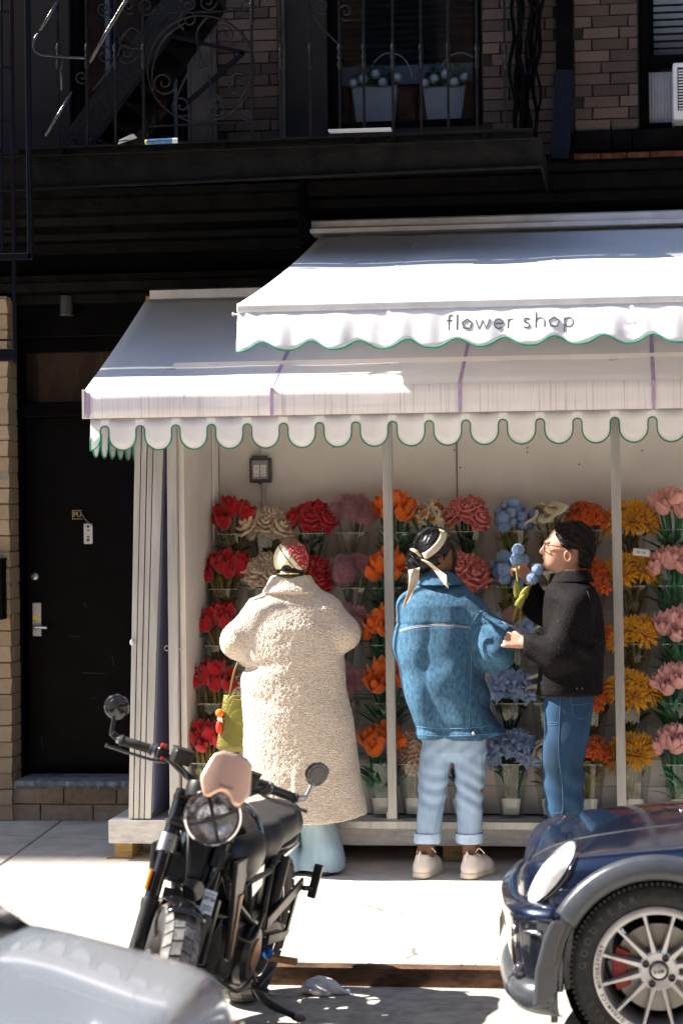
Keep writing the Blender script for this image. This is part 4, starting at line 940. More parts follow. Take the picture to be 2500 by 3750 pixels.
kind('calla', g_calla, (.66, .60, .43), olive, [(.5, .1, .06)], 5, 'calla_lily', 'pale cream felt calla lily with a flared spathe', 'calla lilies', top=.02, h=.06, rx=.085, extra=('spadix', lambda: MB().tube([(0, 0, .01), (.004, 0, .05), (.008, 0, .08)], [.005, .006, .002], 6), (.40, .33, .06)))
kind('orange_lily', g_fire, (.72, .115, .006), olive, [(.5, .1, .05), (.65, .1, .05), (.8, .08, .04), (.95, .05, .012), (.97, .05, .012)], 7, 'marigold', 'burnt orange felt flower cluster with thin green sprigs', 'orange clusters', top=.04, h=.07, rx=.108, v=.25)
kind('yellow_mum', g_mum, (.95, .43, .012), olive, [(.5, .1, .05), (.75, .1, .05)], 6, 'chrysanthemum', 'golden yellow felt chrysanthemum with many narrow petals', 'yellow chrysanthemums', top=.03, h=.06, rx=.108, v=.12)
kind('pink_tulip', lambda: g_tulip(4), (.88, .43, .39), bright, [(.15, .2, .055), (.35, .2, .05)], 10, 'pink_tulip', 'pale pink felt tulip on a bright green stem', 'pink tulips', top=.05, h=.07, rx=.108)
kind('blue_ruffle', g_ruffle, (.30, .42, .66), dkgreen, [(.6, .08, .05), (.7, .08, .05), (.8, .08, .05), (.85, .07, .05)], 6, 'ruffled_flower', 'powder blue felt flower of curled ribbon petals', 'blue ruffled flowers', top=.06, h=.05, rx=.108)
kind('cream_blossom', g_blossom, (.74, .50, .33), sage, [], 5, 'blossom_sprig', 'peach cream sprig of many small blossoms', 'cream blossom sprigs', top=.02, h=.05, rx=.06, solidv=0)
KIND['calla']['s'] = .72
KIND['yellow_mum']['s'] = 1.05
# vase: square, tapering, one shell with a floor
VH = .283
def vase_mesh():
    def sq(a, z, c=.16):
        P = []
        for q in range(4):
            for t in (-.5, 0, .5):
                an = q * math.pi / 2 + math.pi / 4 + t * .7; k = a * 1.414 * (1 - c * (1 - abs(t) * 0) * .35)
                P.append((k * math.cos(an), k * math.sin(an), z))
        return P
    a0, a1 = .047, .079
    m = MB().loft([sq(a0, 0), sq(a0 + (a1 - a0) * .5, VH * .5), sq(a1, VH), sq(a1 - .004, VH), sq(a0 - .002, .012)], caps=True); return m
vm = vase_mesh(); vme = bpy.data.meshes.new('vessel'); vme.from_pydata(vm.v, [], vm.f); vme.materials.append(vglass)
rimm = bpy.data.meshes.new('rim'); q = MB()
for z0_, z1_, a in ((VH - .004, VH + .001, .0795),):
    s = a * .985
    for x0_, x1_, y0_, y1_ in ((-s, s, -s, -s + .004), (-s, s, s - .004, s), (-s, -s + .004, -s + .004, s - .004), (s - .004, s, -s + .004, s - .004)): q.bb(x0_, x1_, y0_, y1_, z0_, z1_)
rimm.from_pydata(q.v, [], q.f); rimm.materials.append(mat('acrylic_edge', (.42, .46, .44), .12, spec=.8))
fm = bpy.data.meshes.new('foam_block'); q = MB(); q.loft([[(i * a, j * a, z) for i, j in ((-1, -1), (1, -1), (1, 1), (-1, 1))] for z, a in ((.016, .040), (.10, .049))]); fm.from_pydata(q.v, [], q.f); fm.materials.append(foam)
def child(name, me, par, loc=(0, 0, 0), rot=None, scl=None):
    o = bpy.data.objects.new(name, me); COL.objects.link(o); o.parent = par; o.location = loc
    if rot is not None: o.rotation_euler = rot
    if scl is not None: o.scale = scl
    return o
ROWN = ['top row', 'second row', 'third row', 'fourth row', 'bottom row']
def bunch(key, row, x, nofoam=False, n=None):
    K = KIND[key]; rr = random.Random(hash((key, row)) & 0xffff if False else sum(map(ord, key)) * 7 + row)
    y, z = ROWY[row], ROWZ[row] + .001; x += rr.uniform(-.012, .012); bs = rr.uniform(.92, 1.08); bh = rr.uniform(-.015, .022)
    vz = thing('vase', 'clear tapered vase holding %s in the %s' % (K['bunch'], ROWN[row]), 'vase', (x, y, z), 'clear tapered vases on the stall shelves', world=False)
    vz.rotation_euler = (0, 0, rr.uniform(-.06, .06))
    child('vessel', vme, vz); child('rim', rimm, vz)
    if row in (3, 4) and not nofoam: child('foam_block', fm, vz)
    lab = '%s in the %s of the stall' % (K['desc'], ROWN[row]); gr = '%s in the %s vase' % (K['bunch'], ROWN[row]); N = (n or K['n']) + rr.choice((0, 1, 1, 2))
    for i in range(N):
        r = math.sqrt((i + .5) / N); a = i * 2.4 + row; tx, ty = K['rx'] * bs * r * math.cos(a), K['ry'] * r * math.sin(a) - .012
        tz = VH + bh + K['top'] + K['h'] * (1 - r * r) + rr.uniform(-.012, .016) + .35 * (ty + .012)
        bx, by = -tx * .15 + rr.uniform(-.012, .012), -ty * .1 + rr.uniform(-.012, .012); d = Vector((tx - bx, ty - by, tz - .03)); L = d.length
        t = thing(K['name'], lab, 'flower', (x + bx, y + by, z + .03), gr, world=False)
        t.rotation_euler = d.to_track_quat('Z', 'Y').to_euler(); zr = rr.uniform(0, 6.28)
        child('stem', K['st'][(i + row) % 3], t, (0, 0, 0), (0, 0, zr), (1, 1, L))
        s = rr.uniform(.92, 1.20) * K.get('s', 1); rot = (rr.uniform(-.2, .2) + .25, rr.uniform(-.25, .25), rr.uniform(0, 6.28) if key not in ('calla', 'daffodil') else rr.uniform(-2.4, -.7) if key == 'calla' else rr.uniform(-.6, .6))
        if key not in ('red_tulip', 'orange_tulip', 'pink_tulip', 'allium', 'blue_pompom', 'cream_blossom', 'calla', 'daffodil'):
            dirw = Vector((tx * 9, ty * 6 - .45, .75)); ql = t.rotation_euler.to_quaternion().inverted() @ dirw.to_track_quat('Z', 'Y') @ Euler((0, 0, rr.uniform(0, 6.28))).to_quaternion(); rot = ql.to_euler()
        b = child(K['nm'], K['ms'][i % 2], t, (0, 0, L - .004), rot, (s, s, s))
        if K['solid'] and not b.modifiers: m_ = b.modifiers.new('s', 'SOLIDIFY'); m_.thickness = K['solid']
        if K['extra']:
            nm, me = K['extra'][0], K['extra'][3] if len(K['extra']) > 3 else None
            if me is None:
                g = K['extra'][1](); me = bpy.data.meshes.new(nm); me.from_pydata(g.v, [], g.f); me.polygons.foreach_set('use_smooth', [True] * len(me.polygons)); me.materials.append(felt(key + '_heart', K['extra'][2])); K['extra'] = (*K['extra'], me)
            child(nm, me, t, (0, 0, L - .004), rot, (s, s, s))
    return vz
CX_ = {'red_tulip': -2.205, 'cream_rose': -1.992, 'red_rose': -1.751, 'allium': -1.511, 'orange_tulip': -1.288, 'daffodil': -1.104, 'pink_rose': -.868, 'blue_pompom': -.618, 'calla': -.406, 'orange_lily': -.205, 'yellow_mum': .030, 'pink_tulip': .255}
for key, rows in (('red_tulip', (0, 1, 2, 3, 4)), ('cream_rose', (0, 1, 3, 4)), ('red_rose', (0, 1)), ('allium', (0, 1, 2, 3)), ('orange_tulip', (0, 1, 2, 3, 4)), ('daffodil', (0, 1)), ('pink_rose', (0, 1, 4)), ('blue_pompom', (0, 1)), ('calla', (0, 1, 2, 3, 4)), ('orange_lily', (0, 1, 2, 3, 4)), ('yellow_mum', (0, 1, 2, 3, 4)), ('pink_tulip', (0, 1, 2, 3, 4))):
    for r in rows: bunch(key, r, CX_[key], nofoam=key in ('red_tulip', 'cream_rose'))
for r in (2, 3, 4): bunch('blue_ruffle', r, -.618)
bunch('cream_blossom', 4, -1.104)
c = at(2347, 2024, Y=11.85)
pc = thing('price_card', 'small white price card standing among the yellow flowers of the second row', 'card', (c.x, 11.85, c.z), world=False); pc.rotation_euler = (0, .12, 0)
child('card', (lambda m: (m.bb(-.044, .044, -.001, .001, -.018, .020), m)[1])(MB()).build('card', mat('card_white', (.8, .79, .76), .6)).data, pc)
for o in [o for o in COL.objects if o.name.startswith('card') and o.parent is None]: bpy.data.objects.remove(o)
g = text_on(MB(), '20 - 45', Matrix.Translation((0, -.0015, 0)) @ Matrix.Rotation(math.pi / 2, 4, 'X'), .017, .0003); me = bpy.data.meshes.new('lettering'); me.from_pydata(g.v, [], g.f); me.materials.append(MATS['dark_gap']); child('lettering', me, pc)
# ================================================================== PEOPLE
from mathutils.bvhtree import BVHTree
def solids(name, items, m, parent, label=None, jit=0.):
    """several blended solids of differing fineness in ONE mesh"""
    VV, QQ, o = [], [], 0
    for fn, lo, hi, h in items:
        V, Q = snet(fn, lo, hi, h); VV.append(V); QQ.append(Q + o); o += len(V)
    V = np.concatenate(VV); Q = np.concatenate(QQ)
    if jit: V = V + np.random.uniform(-jit, jit, V.shape)
    me = bpy.data.meshes.new(name); me.vertices.add(len(V)); me.vertices.foreach_set('co', V.astype(np.float32).ravel())
    me.loops.add(len(Q) * 4); me.loops.foreach_set('vertex_index', Q.astype(np.int32).ravel())
    me.polygons.add(len(Q)); me.polygons.foreach_set('loop_start', np.arange(0, len(Q) * 4, 4, dtype=np.int32)); me.update(calc_edges=True); me.validate()
    return obj(name, me, m, parent, smooth=True, label=label)
def bvh(o): return BVHTree.FromPolygons([v.co.copy() for v in o.data.vertices], [tuple(p.vertices) for p in o.data.polygons])
CAM = Vector((0, 0, H))
def on(b, px, py, lift=.001):
    d = (at(px, py, Y=10) - CAM).normalized(); r = b.ray_cast(CAM, d); return r[0] - d * lift if r[0] is not None else None
def seam(b, pts, m, par, nm='seam', r=.0016, lift=.0005, k=8):
    P = [on(b, x, y, lift) for x, y in [(q.x, q.y) for q in smoothpath([(x, y, 0) for x, y in pts], k)]]; P = [p for p in P if p is not None]
    if len(P) > 2: return MB().tube(P, r, 5).build(nm, m, par, smooth=True)
def handcaps(w, fd, pn, curl=(.9, 1.0, .7), s=1., mirror=1, spread=.12, thumb=(.5, .6)):
    """palm, four fingers of three joints and a thumb: tapered capsules. w wrist, fd finger direction, pn back of the hand"""
    w, fd, pn = Vector(w), Vector(fd).normalized(), Vector(pn).normalized(); sd = fd.cross(pn).normalized() * mirror; pn = sd.cross(fd) * mirror; C = []
    for i, (off, L) in enumerate(((.030, .92), (.010, 1.0), (-.010, .95), (-.028, .78))):
        b0 = w + sd * off * .55 * s; k = w + fd * (.085 - abs(off) * .25) * s + sd * off * s
        C.append((b0, k, .017 * s, .0125 * s)); d = (fd + sd * off * spread * 8).normalized(); p = k; ang = 0
        for L0, c, r in ((.042, curl[0], .0100), (.026, curl[1], .0092), (.021, curl[2], .0082)):
            ang += c; dd = d * math.cos(ang) - pn * math.sin(ang); q = p + dd * L0 * L * s; C.append((p, q, r * s, (r - .0008) * s)); p = q
    a = w + fd * .02 * s + sd * .022 * s - pn * .006 * s; d1 = (fd * .75 + sd * .7 - pn * .45).normalized(); b = a + d1 * .045 * s; d2 = (fd * .85 + sd * (.5 - thumb[0]) - pn * thumb[1]).normalized(); c = b + d2 * .030 * s; d3 = (fd * .7 - sd * thumb[0] * .7 - pn * thumb[1]).normalized()
    C += [(a, b, .016 * s, .012 * s), (b, c, .0115 * s, .0105 * s), (c, c + d3 * .024 * s, .0105 * s, .008 * s)]
    return C
def capsfn(C, k=.006):
    def f(X, Y, Z):
        P = (X, Y, Z); d = None
        for a, b, ra, rb in C: e = cap(P, a, b, ra, rb); d = e if d is None else sm(d, e, k)
        return d
    return f
def box_of(C, pad=.03):
    A = np.array([list(c[0]) for c in C] + [list(c[1]) for c in C]); return A.min(0) - pad, A.max(0) + pad
def cloth(name, c, **k): return mat(name, c, **k)
denim = mat('denim', (.032, .115, .21), .85, var=.3, scale=70, bump=.6, bscale=340, stretch=(1, 1, .55), col2=(.062, .18, .31))
denim_l = mat('light_denim', (.27, .38, .53), .85, var=.16, scale=9, bump=.3, bscale=500, stretch=(1, 1, .35))
denim_d = mat('dark_denim', (.008, .042, .095), .85, var=.25, scale=12, bump=.3, bscale=500, stretch=(1, 1, .35))
denim_p = mat('pale_denim', (.30, .43, .52), .85, var=.16, scale=9, bump=.3, bscale=500, stretch=(1, 1, .35))
stitch = mat('grey_stitch', (.42, .40, .42), .8); stitch_b = mat('blue_stitch', (.12, .22, .33), .8)
skin_d = mat('brown_skin', (.19, .082, .044), .5, var=.08, sss=.15); skin_l = mat('light_skin', (.45, .235, .165), .5, var=.06, sss=.2)
hair_b = mat('black_hair', (.006, .006, .008), .34, var=.5, scale=60, stretch=(1, 1, .15), bump=.22, bscale=150, spec=.45)
hair_d = mat('dark_brown_hair', (.013, .009, .008), .5, var=.6, scale=60, stretch=(.5, 1, .3), bump=.9, bscale=130, spec=.2)
GZ = .11
def frame_(Yc):
    def J(px, py, dy=0.): p = at(px, py, Y=Yc); s = (Yc + dy) / Yc; return (p.x, Yc + dy, p.z)      # depth offsets keep X and Z
    return J
def rows_(J, L, cy, pxm):
    """(py, x left, x right, half depth, depth centre) measured rows -> solid rows"""
    out = []
    for r in L:
        py, xl, xr, hd = r[:4]; dc = r[4] if len(r) > 4 else 0
        a, b = J(xl, py), J(xr, py); out.append(((a[2] + b[2]) / 2, (a[0] + b[0]) / 2, cy + dc, (b[0] - a[0]) / 2, hd))
    return out
def shoe(heel, toe, par, upper, sole, w=.048, h=.085, nm='shoe'):
    h0, t0 = Vector(heel), Vector(toe); d = (t0 - h0).normalized(); L = (t0 - h0).length; sd = d.cross(Vector((0, 0, 1)))
    def P(t, z, s=0.): q = h0 + d * (t * L) + sd * s; return (q.x, q.y, h0.z + z)
    def fu(X, Y, Z):
        Q = (X, Y, Z); e = chain(Q, [P(.14, .045), P(.35, .055), P(.62, .045), P(.86, .035)], [w * .82, w * .9, w * .98, w * .72], .03)
        e = sm(e, cap(Q, P(.14, .05), P(.15, h), w * .72, w * .66), .03); e = np.maximum(e, h0.z + .022 - Z); return smx(e, -cap(Q, P(.17, h - .005), P(.17, h + .08), w * .5, w * .6), .008)
    lo = np.minimum(h0, t0) - .09; hi = np.maximum(h0, t0) + .09; lo[2] = h0.z - .02; hi[2] = h0.z + h + .06
    u = solids(nm, [(fu, lo, hi, .005)], upper, par)
    def fs(X, Y, Z):
        Q = (X, Y, X * 0 + 0); e = chain((X, Y, X * 0), [tuple(P(t, 0)[:2]) + (0,) for t in (.13, .4, .68, .86)], [w * .93, w * .86, w * 1.06, w * .85], .03); zz = Z - h0.z
        return smx(e, np.maximum(-zz, zz - (.03 + .008 * 0)), .006)
    s = solids('sole', [(fs, lo, hi, .005)], sole, None); s.parent = u
    return u, P

# ---------------------------------------------------------------- woman in the fleece coat
YA = 11.05; J = frame_(YA)
A = thing('person', 'person in a long cream fleece coat and patterned cap with back to the street', 'person', (J(1075, 3190)[0], YA, GZ))
def fbA(X, Y, Z):
    P = (X, Y, Z); d = column(P, rows_(J, [(2175, 1020, 1110, .06), (2210, 960, 1190, .09), (2350, 965, 1175, .12), (2550, 985, 1170, .12), (2700, 960, 1190, .15), (2760, 970, 1180, .14)], YA, 0))
    for sx in (-1, 1):
        d = sm(d, chain(P, [J(1075 + sx * 52, 2720), J(1075 + sx * 62, 2950), J(1080 + sx * 75, 3150, .02)], [.10, .065, .045], .04), .04)
        d = sm(d, cap(P, J(1080 + sx * 75, 3172, .0), J(1080 + sx * 85, 3185, .17), .035, .03), .03)
        d = sm(d, chain(P, [J(1070 + sx * 105, 2225), J(1065 + sx * 185, 2345, -.01), J(1065 + sx * 110, 2390, .20), J(1065 + sx * 60, 2380, .26)], [.05, .042, .034, .028], .03), .04)
    return d
def fhA(X, Y, Z):
    P = (X, Y, Z); d = sm(ell(P, J(1063, 2048, .02), (.076, .094, .108)), ell(P, J(1063, 2080, .06), (.058, .06, .07)), .04); d = sm(d, cap(P, J(1066, 2110, .01), J(1070, 2185, -.01), .05, .058), .03)
    for sx in (-1, 1): d = sm(d, ell(P, J(1063 + sx * 56, 2062, .02), (.012, .022, .032)), .01)
    d = sm(d, cap(P, J(1063, 2050, .11), J(1063, 2068, .135), .010, .016), .015); return d
items = [(fbA, (-2.15, 10.75, .08), (-1.2, 11.5, 1.62), .012), (fhA, (-1.9, 10.85, 1.45), (-1.5, 11.25, 1.9), .008)]
for sx in (-1, 1):
    C = handcaps(J(1065 + sx * 60, 2380, .25), (-sx * .5, .6, .1), (sx * .3, .2, 1), (.5, .5, .4), mirror=sx); items.append((capsfn(C), *box_of(C), .006))
solids('body', items, skin_d, A)
fleece = mat('cream_fleece', (.66, .56, .46), .95, var=.12, scale=90, bump=.75, bscale=125, kind='voronoi', sheen=.5, spec=.1)
torsoA = rows_(J, [(2150, 985, 1150, .09), (2172, 950, 1190, .11), (2195, 922, 1215, .125), (2230, 900, 1240, .15), (2300, 888, 1262, .175), (2400, 886, 1254, .185), (2500, 884, 1262, .19), (2600, 885, 1277, .195), (2700, 885, 1292, .20), (2800, 885, 1308, .205), (2900, 885, 1325, .21), (3010, 886, 1345, .215)], YA + .03, 0)
colA = rows_(J, [(2108, 992, 1136, .085), (2135, 978, 1150, .098), (2160, 962, 1172, .118), (2170, 958, 1180, .125)], YA + .015, 0)
vx, _, vz_ = J(1090, 2785)
def fcA(X, Y, Z):
    P = (X, Y, Z); d = column(P, torsoA, 2.3)
    L = chain(P, [J(950, 2240), J(874, 2345, -.01), J(908, 2405, .14), J(960, 2390, .24)], [.084, .082, .074, .064], .05)
    R = chain(P, [J(1192, 2240), J(1256, 2318, -.0), J(1208, 2350, .16), J(1150, 2350, .25)], [.084, .080, .072, .064], .05)
    d = sm(sm(d, L, .03), R, .03)
    d = d + wob(P, 9, .004) + wob(P, 19, .002, 1.)
    fold = .018 * np.exp(-((Z - J(0, 2445)[2] - .12 * (X - J(885, 0)[0])) / .03) ** 2) * np.exp(-((X - J(900, 0)[0]) / .13) ** 2); d = d + fold
    d = d + .010 * np.exp(-((Z - J(0, 2555)[2] + .3 * (X - J(930, 0)[0])) / .03) ** 2) * np.exp(-((X - J(940, 0)[0]) / .10) ** 2)
    step = np.exp(-np.clip(X - vx, 0, 1) / .09) / (1 + np.exp(-(X - vx) / .004)); d = d - .012 * step * np.clip((vz_ - Z) / .06, 0, 1) * (Y < YA)
    hem = J(1100, 3003)[2] + .035 * np.clip((X - J(1150, 0)[0]) / .25, 0, 2) ** 1.5
    d = np.maximum(d, hem - Z)
    c = column(P, colA, 2.2); return sm(d, c, .008)
coat = solids('coat', [(fcA, (-2.25, 10.6, .33), (-1.1, 11.5, 1.7), .0085)], fleece, A, jit=.0022)
bA = bvh(coat)
jnA = []
for sx, cx0, cx1 in ((-1, 1025, 1022), (1, 1150, 1178)):
    jnA.append(rows_(J, [(2900, cx0 - 60, cx0 + 60, .085), (3000, cx0 - 58, cx0 + 66, .09), (3100, cx1 - 74, cx1 + 78, .115), (3172, cx1 - 88, cx1 + 88, .135), (3186, cx1 - 90, cx1 + 89, .138)], YA + .01, 0))
def fjA(X, Y, Z):
    P = (X, Y, Z); d = np.minimum(column(P, jnA[0]), column(P, jnA[1])) + wob(P, 22, .004)
    hem = GZ + .012 + .012 * np.sin(X * 30) ; return np.maximum(d, hem - Z)
solids('jeans', [(fjA, (-2.05, 10.8, .08), (-1.25, 11.3, .55), .009)], denim_p, A)
blk_ = mat('black_leather', (.012, .012, .013), .4)
for px in (1022, 1188):
    h_ = J(px, 3190, -.10); shoe((h_[0], h_[1], GZ - .005), (h_[0] + .02 * (px > 1100), h_[1] + .27, GZ - .005), A, blk_, blk_, w=.05)
# patterned cap with its back opening and strap
capm = mat('cap_print', (.75, .68, .50), .8, scale=30); nt = capm.node_tree; b_ = nt.nodes['Principled BSDF']
tc = _n(nt, 'ShaderNodeTexCoord'); sp_ = _n(nt, 'ShaderNodeSeparateXYZ'); nt.links.new(tc.outputs['Object'], sp_.inputs[0])
cx_, _, cz_ = J(1063, 2045)
dx_ = _n(nt, 'ShaderNodeMath', operation='MULTIPLY_ADD'); nt.links.new(sp_.outputs[2], dx_.inputs[0]); dx_.inputs[1].default_value = .75; dx_.inputs[2].default_value = -cx_ - cz_ * .75
ad_ = _n(nt, 'ShaderNodeMath', operation='ADD'); nt.links.new(sp_.outputs[0], ad_.inputs[0]); nt.links.new(dx_.outputs[0], ad_.inputs[1])
sc = _n(nt, 'ShaderNodeMapRange'); sc.inputs['From Min'].default_value = -.09; sc.inputs['From Max'].default_value = .11; nt.links.new(ad_.outputs[0], sc.inputs[0])
rp = _n(nt, 'ShaderNodeValToRGB'); rp.color_ramp.interpolation = 'CONSTANT'; e = rp.color_ramp.elements; e[0].color = (.78, .72, .50, 1); e[1].position = .60; e[1].color = (.40, .02, .03, 1)
for p_, c_ in ((.40, (.015, .015, .02, 1)), (.44, (.70, .60, .35, 1)), (.47, (.72, .68, .58, 1)), (.56, (.65, .45, .10, 1)), (.585, (.02, .03, .08, 1))): q = e.new(p_); q.color = c_
nt.links.new(sc.outputs[0], rp.inputs[0])
vo_ = _n(nt, 'ShaderNodeTexVoronoi'); vo_.inputs['Scale'].default_value = 75; nt.links.new(tc.outputs['Object'], vo_.inputs[0])
th = _n(nt, 'ShaderNodeMath', operation='LESS_THAN'); th.inputs[1].default_value = .32; nt.links.new(vo_.outputs['Distance'], th.inputs[0])
r2 = _n(nt, 'ShaderNodeValToRGB'); r2.color_ramp.interpolation = 'CONSTANT'; e2 = r2.color_ramp.elements; e2[0].color = (.50, .36, .15, 1); e2[1].position = .47; e2[1].color = (.02, .04, .12, 1); q = e2.new(.60); q.color = (.65, .50, .42, 1); nt.links.new(sc.outputs[0], r2.inputs[0])
mxx = _n(nt, 'ShaderNodeMixRGB'); nt.links.new(th.outputs[0], mxx.inputs[0]); nt.links.new(rp.outputs[0], mxx.inputs[1]); nt.links.new(r2.outputs[0], mxx.inputs[2]); nt.links.new(mxx.outputs[0], b_.inputs['Base Color'])
def fcap(X, Y, Z):
    P = (X, Y, Z); d = ell(P, J(1064, 2050, .022), (.090, .104, .102)); zb = J(0, 2104)[2]; d = smx(d, (zb - Z) + .16 * (Y - YA + .08), .006)
    arch = cap(P, J(1058, 2086, -.13), J(1058, 2086, -.02), .026); return smx(d, -arch, .004)
cp = solids('cap', [(fcap, (-1.85, 10.85, 1.55), (-1.5, 11.25, 1.85), .005)], capm, A)
vz2 = MB().grid(lambda u, v: Vector(J(1064, 2072, .10)) + Vector(((u - .5) * .15 * (1 - .3 * v * v), .085 * v - .06 * (2 * u - 1) ** 2, -.02 * v + .02 * (2 * u - 1) ** 2 * -1)), 10, 5).build('visor', mat('cap_brim', (.75, .55, .2), .8), None, smooth=True, solid=.004); vz2.parent = cp
s_ = MB().tube([Vector(J(1064, 2100, .02)) + Vector((.088 * math.sin(a), -.101 * math.cos(a), 0)) for a in np.linspace(-.75, .6, 14)], .0065, 6, flat=.5).build('cap_strap', mat('strap_print', (.5, .36, .08), .7, var=.6, scale=60), None, smooth=True); s_.parent = cp
def fhair(X, Y, Z):
    P = (X, Y, Z); d = ell(P, J(1063, 2060, .012), (.078, .088, .085)); d = sm(d, ell(P, J(1064, 2104, -.02), (.070, .064, .03)), .02); d = np.maximum(d, Y - (YA + .05)); return d + wob(P, 120, .002)
solids('hair', [(fhair, (-1.85, 10.85, 1.5), (-1.5, 11.2, 1.85), .006)], hair_b, A)
# olive bag hanging from her forearm
bagm = mat('olive_leather', (.17, .15, .028), .38, var=.08, scale=6, bump=.12, bscale=250)
bp = J(865, 2755, .0); bag = thing('handbag', 'olive green bucket handbag hanging from the arm of the cream coat', 'bag', (bp[0], YA + .03, bp[2]))
def fbag(X, Y, Z):
    P = (X, Y, Z); R = rows_(J, [(2545, 817, 960, .055), (2560, 815, 962, .06), (2650, 803, 968, .07), (2735, 791, 975, .075), (2752, 800, 968, .062)], YA + .03, 0); d = column(P, R, 3.2)
    i = column(P, [(z + .012, cx, cy, a - .007, b - .007) for z, cx, cy, a, b in R[:]] + [(J(0, 2500)[2], R[0][1], YA + .03, R[0][3], R[0][4])], 3.2)
    d = d + .012 * np.exp(-((X - J(885, 0)[0]) / .02) ** 2) * np.clip((Z - J(0, 2680)[2]) / .15, 0, 1); return np.maximum(d, -i)
solids('bag_body', [(fbag, (-2.15, 10.9, .72), (-1.75, 11.25, 1.12), .0055)], bagm, bag)
MB().tube(smoothpath([J(832, 2562, .03), J(838, 2540, .03), J(852, 2460, .05), J(880, 2400, .10), J(905, 2450, .06), J(925, 2540, .03), J(930, 2565, .03)]), .014, 8, flat=.35).build('strap', bagm, bag, smooth=True)
c = J(808, 2610, -.03); MB().ball(c, .022, 14, 10).build('charm_ball', mat('orange_plush', (.8, .16, .01), .8), bag, smooth=True)
MB().ball((c[0] + .002, c[1] - .004, c[2] - .03), (.014, .012, .014), 12, 8).build('charm_band', mat('white_plush', (.8, .78, .75), .8), bag, smooth=True)
MB().lathe([(.001, -.105), (.014, -.10), (.017, -.075), (.012, -.045), (.001, -.04)], 12, Matrix.Translation((c[0] - .004, c[1], c[2]))).build('charm_tassel', mat('red_plush', (.7, .04, .015), .8), bag, smooth=True)

# ---------------------------------------------------------------- woman in the denim jacket
YB = 10.98; J = frame_(YB); JB = J
B = thing('person', 'woman in oversized blue denim jacket, pale jeans and silk headband holding a flower', 'person', (J(1640, 3200)[0], YB, GZ))
wr = J(1852, 2283, -.03)
CB = handcaps(wr, (.62, .12, .72), (-.35, -.9, .05), (1.15, 1.2, .8), mirror=-1, thumb=(.6, .7))
def fbB(X, Y, Z):
    P = (X, Y, Z); d = column(P, rows_(J, [(2140, 1560, 1640, .06), (2185, 1500, 1700, .09), (2300, 1510, 1700, .11), (2500, 1540, 1700, .11), (2680, 1560, 1740, .09), (2740, 1570, 1745, .085)], YB + .03, 0))
    for pts, rs in (([J(1605, 2720, .03), J(1580, 2900, .03), J(1557, 3110, .03)], [.085, .06, .038]), ([J(1718, 2720, .03), J(1718, 2900, .03), J(1720, 3110, .03)], [.085, .06, .038]),
                    ([J(1557, 3110, .03), J(1556, 3160, .03), J(1570, 3195, .17)], [.038, .036, .03]), ([J(1720, 3110, .03), J(1720, 3165, .03), J(1760, 3200, .15)], [.038, .036, .03]),
                    ([J(1718, 2215), J(1822, 2385, -.05), wr], [.05, .042, .03]), ([J(1495, 2215), J(1475, 2370, .05), J(1560, 2400, .24)], [.05, .042, .03])): d = sm(d, chain(P, pts, rs, .03), .03)
    return d
def fhB(X, Y, Z):
    P = (X, Y, Z); d = sm(ell(P, J(1592, 2012, .03), (.088, .092, .108)), ell(P, J(1630, 2062, .05), (.045, .055, .058)), .04); d = sm(d, cap(P, J(1598, 2085, .02), J(1600, 2165, .02), .047, .06), .03)
    d = sm(d, ell(P, J(1613, 2038, -.052), (.020, .012, .030), (0, -.2, .3)), .008); d = sm(d, cap(P, J(1655, 2020, .075), J(1668, 2045, .085), .010, .013), .015); d = sm(d, ell(P, J(1660, 2070, .075), (.018, .022, .012)), .012); return d
C2 = handcaps(J(1565, 2400, .24), (.6, .7, .1), (0, .1, 1), (.6, .6, .5), mirror=1)
solids('body', [(fbB, (-1.35, 10.6, .08), (-.5, 11.4, 1.62), .012), (fhB, (-1.2, 10.8, 1.45), (-.75, 11.2, 1.9), .006), (capsfn(CB), *box_of(CB), .0045), (capsfn(C2), *box_of(C2), .006)], skin_d, B)
torsoB = rows_(J, [(2125, 1545, 1665, .075, .02), (2145, 1512, 1700, .095, .01), (2175, 1485, 1722, .12), (2215, 1466, 1738, .15), (2300, 1454, 1750, .175), (2370, 1454, 1755, .185), (2480, 1470, 1768, .19), (2570, 1488, 1788, .19), (2640, 1512, 1822, .185), (2672, 1528, 1840, .175), (2676, 1526, 1844, .182), (2702, 1534, 1850, .18)], YB + .03, 0)
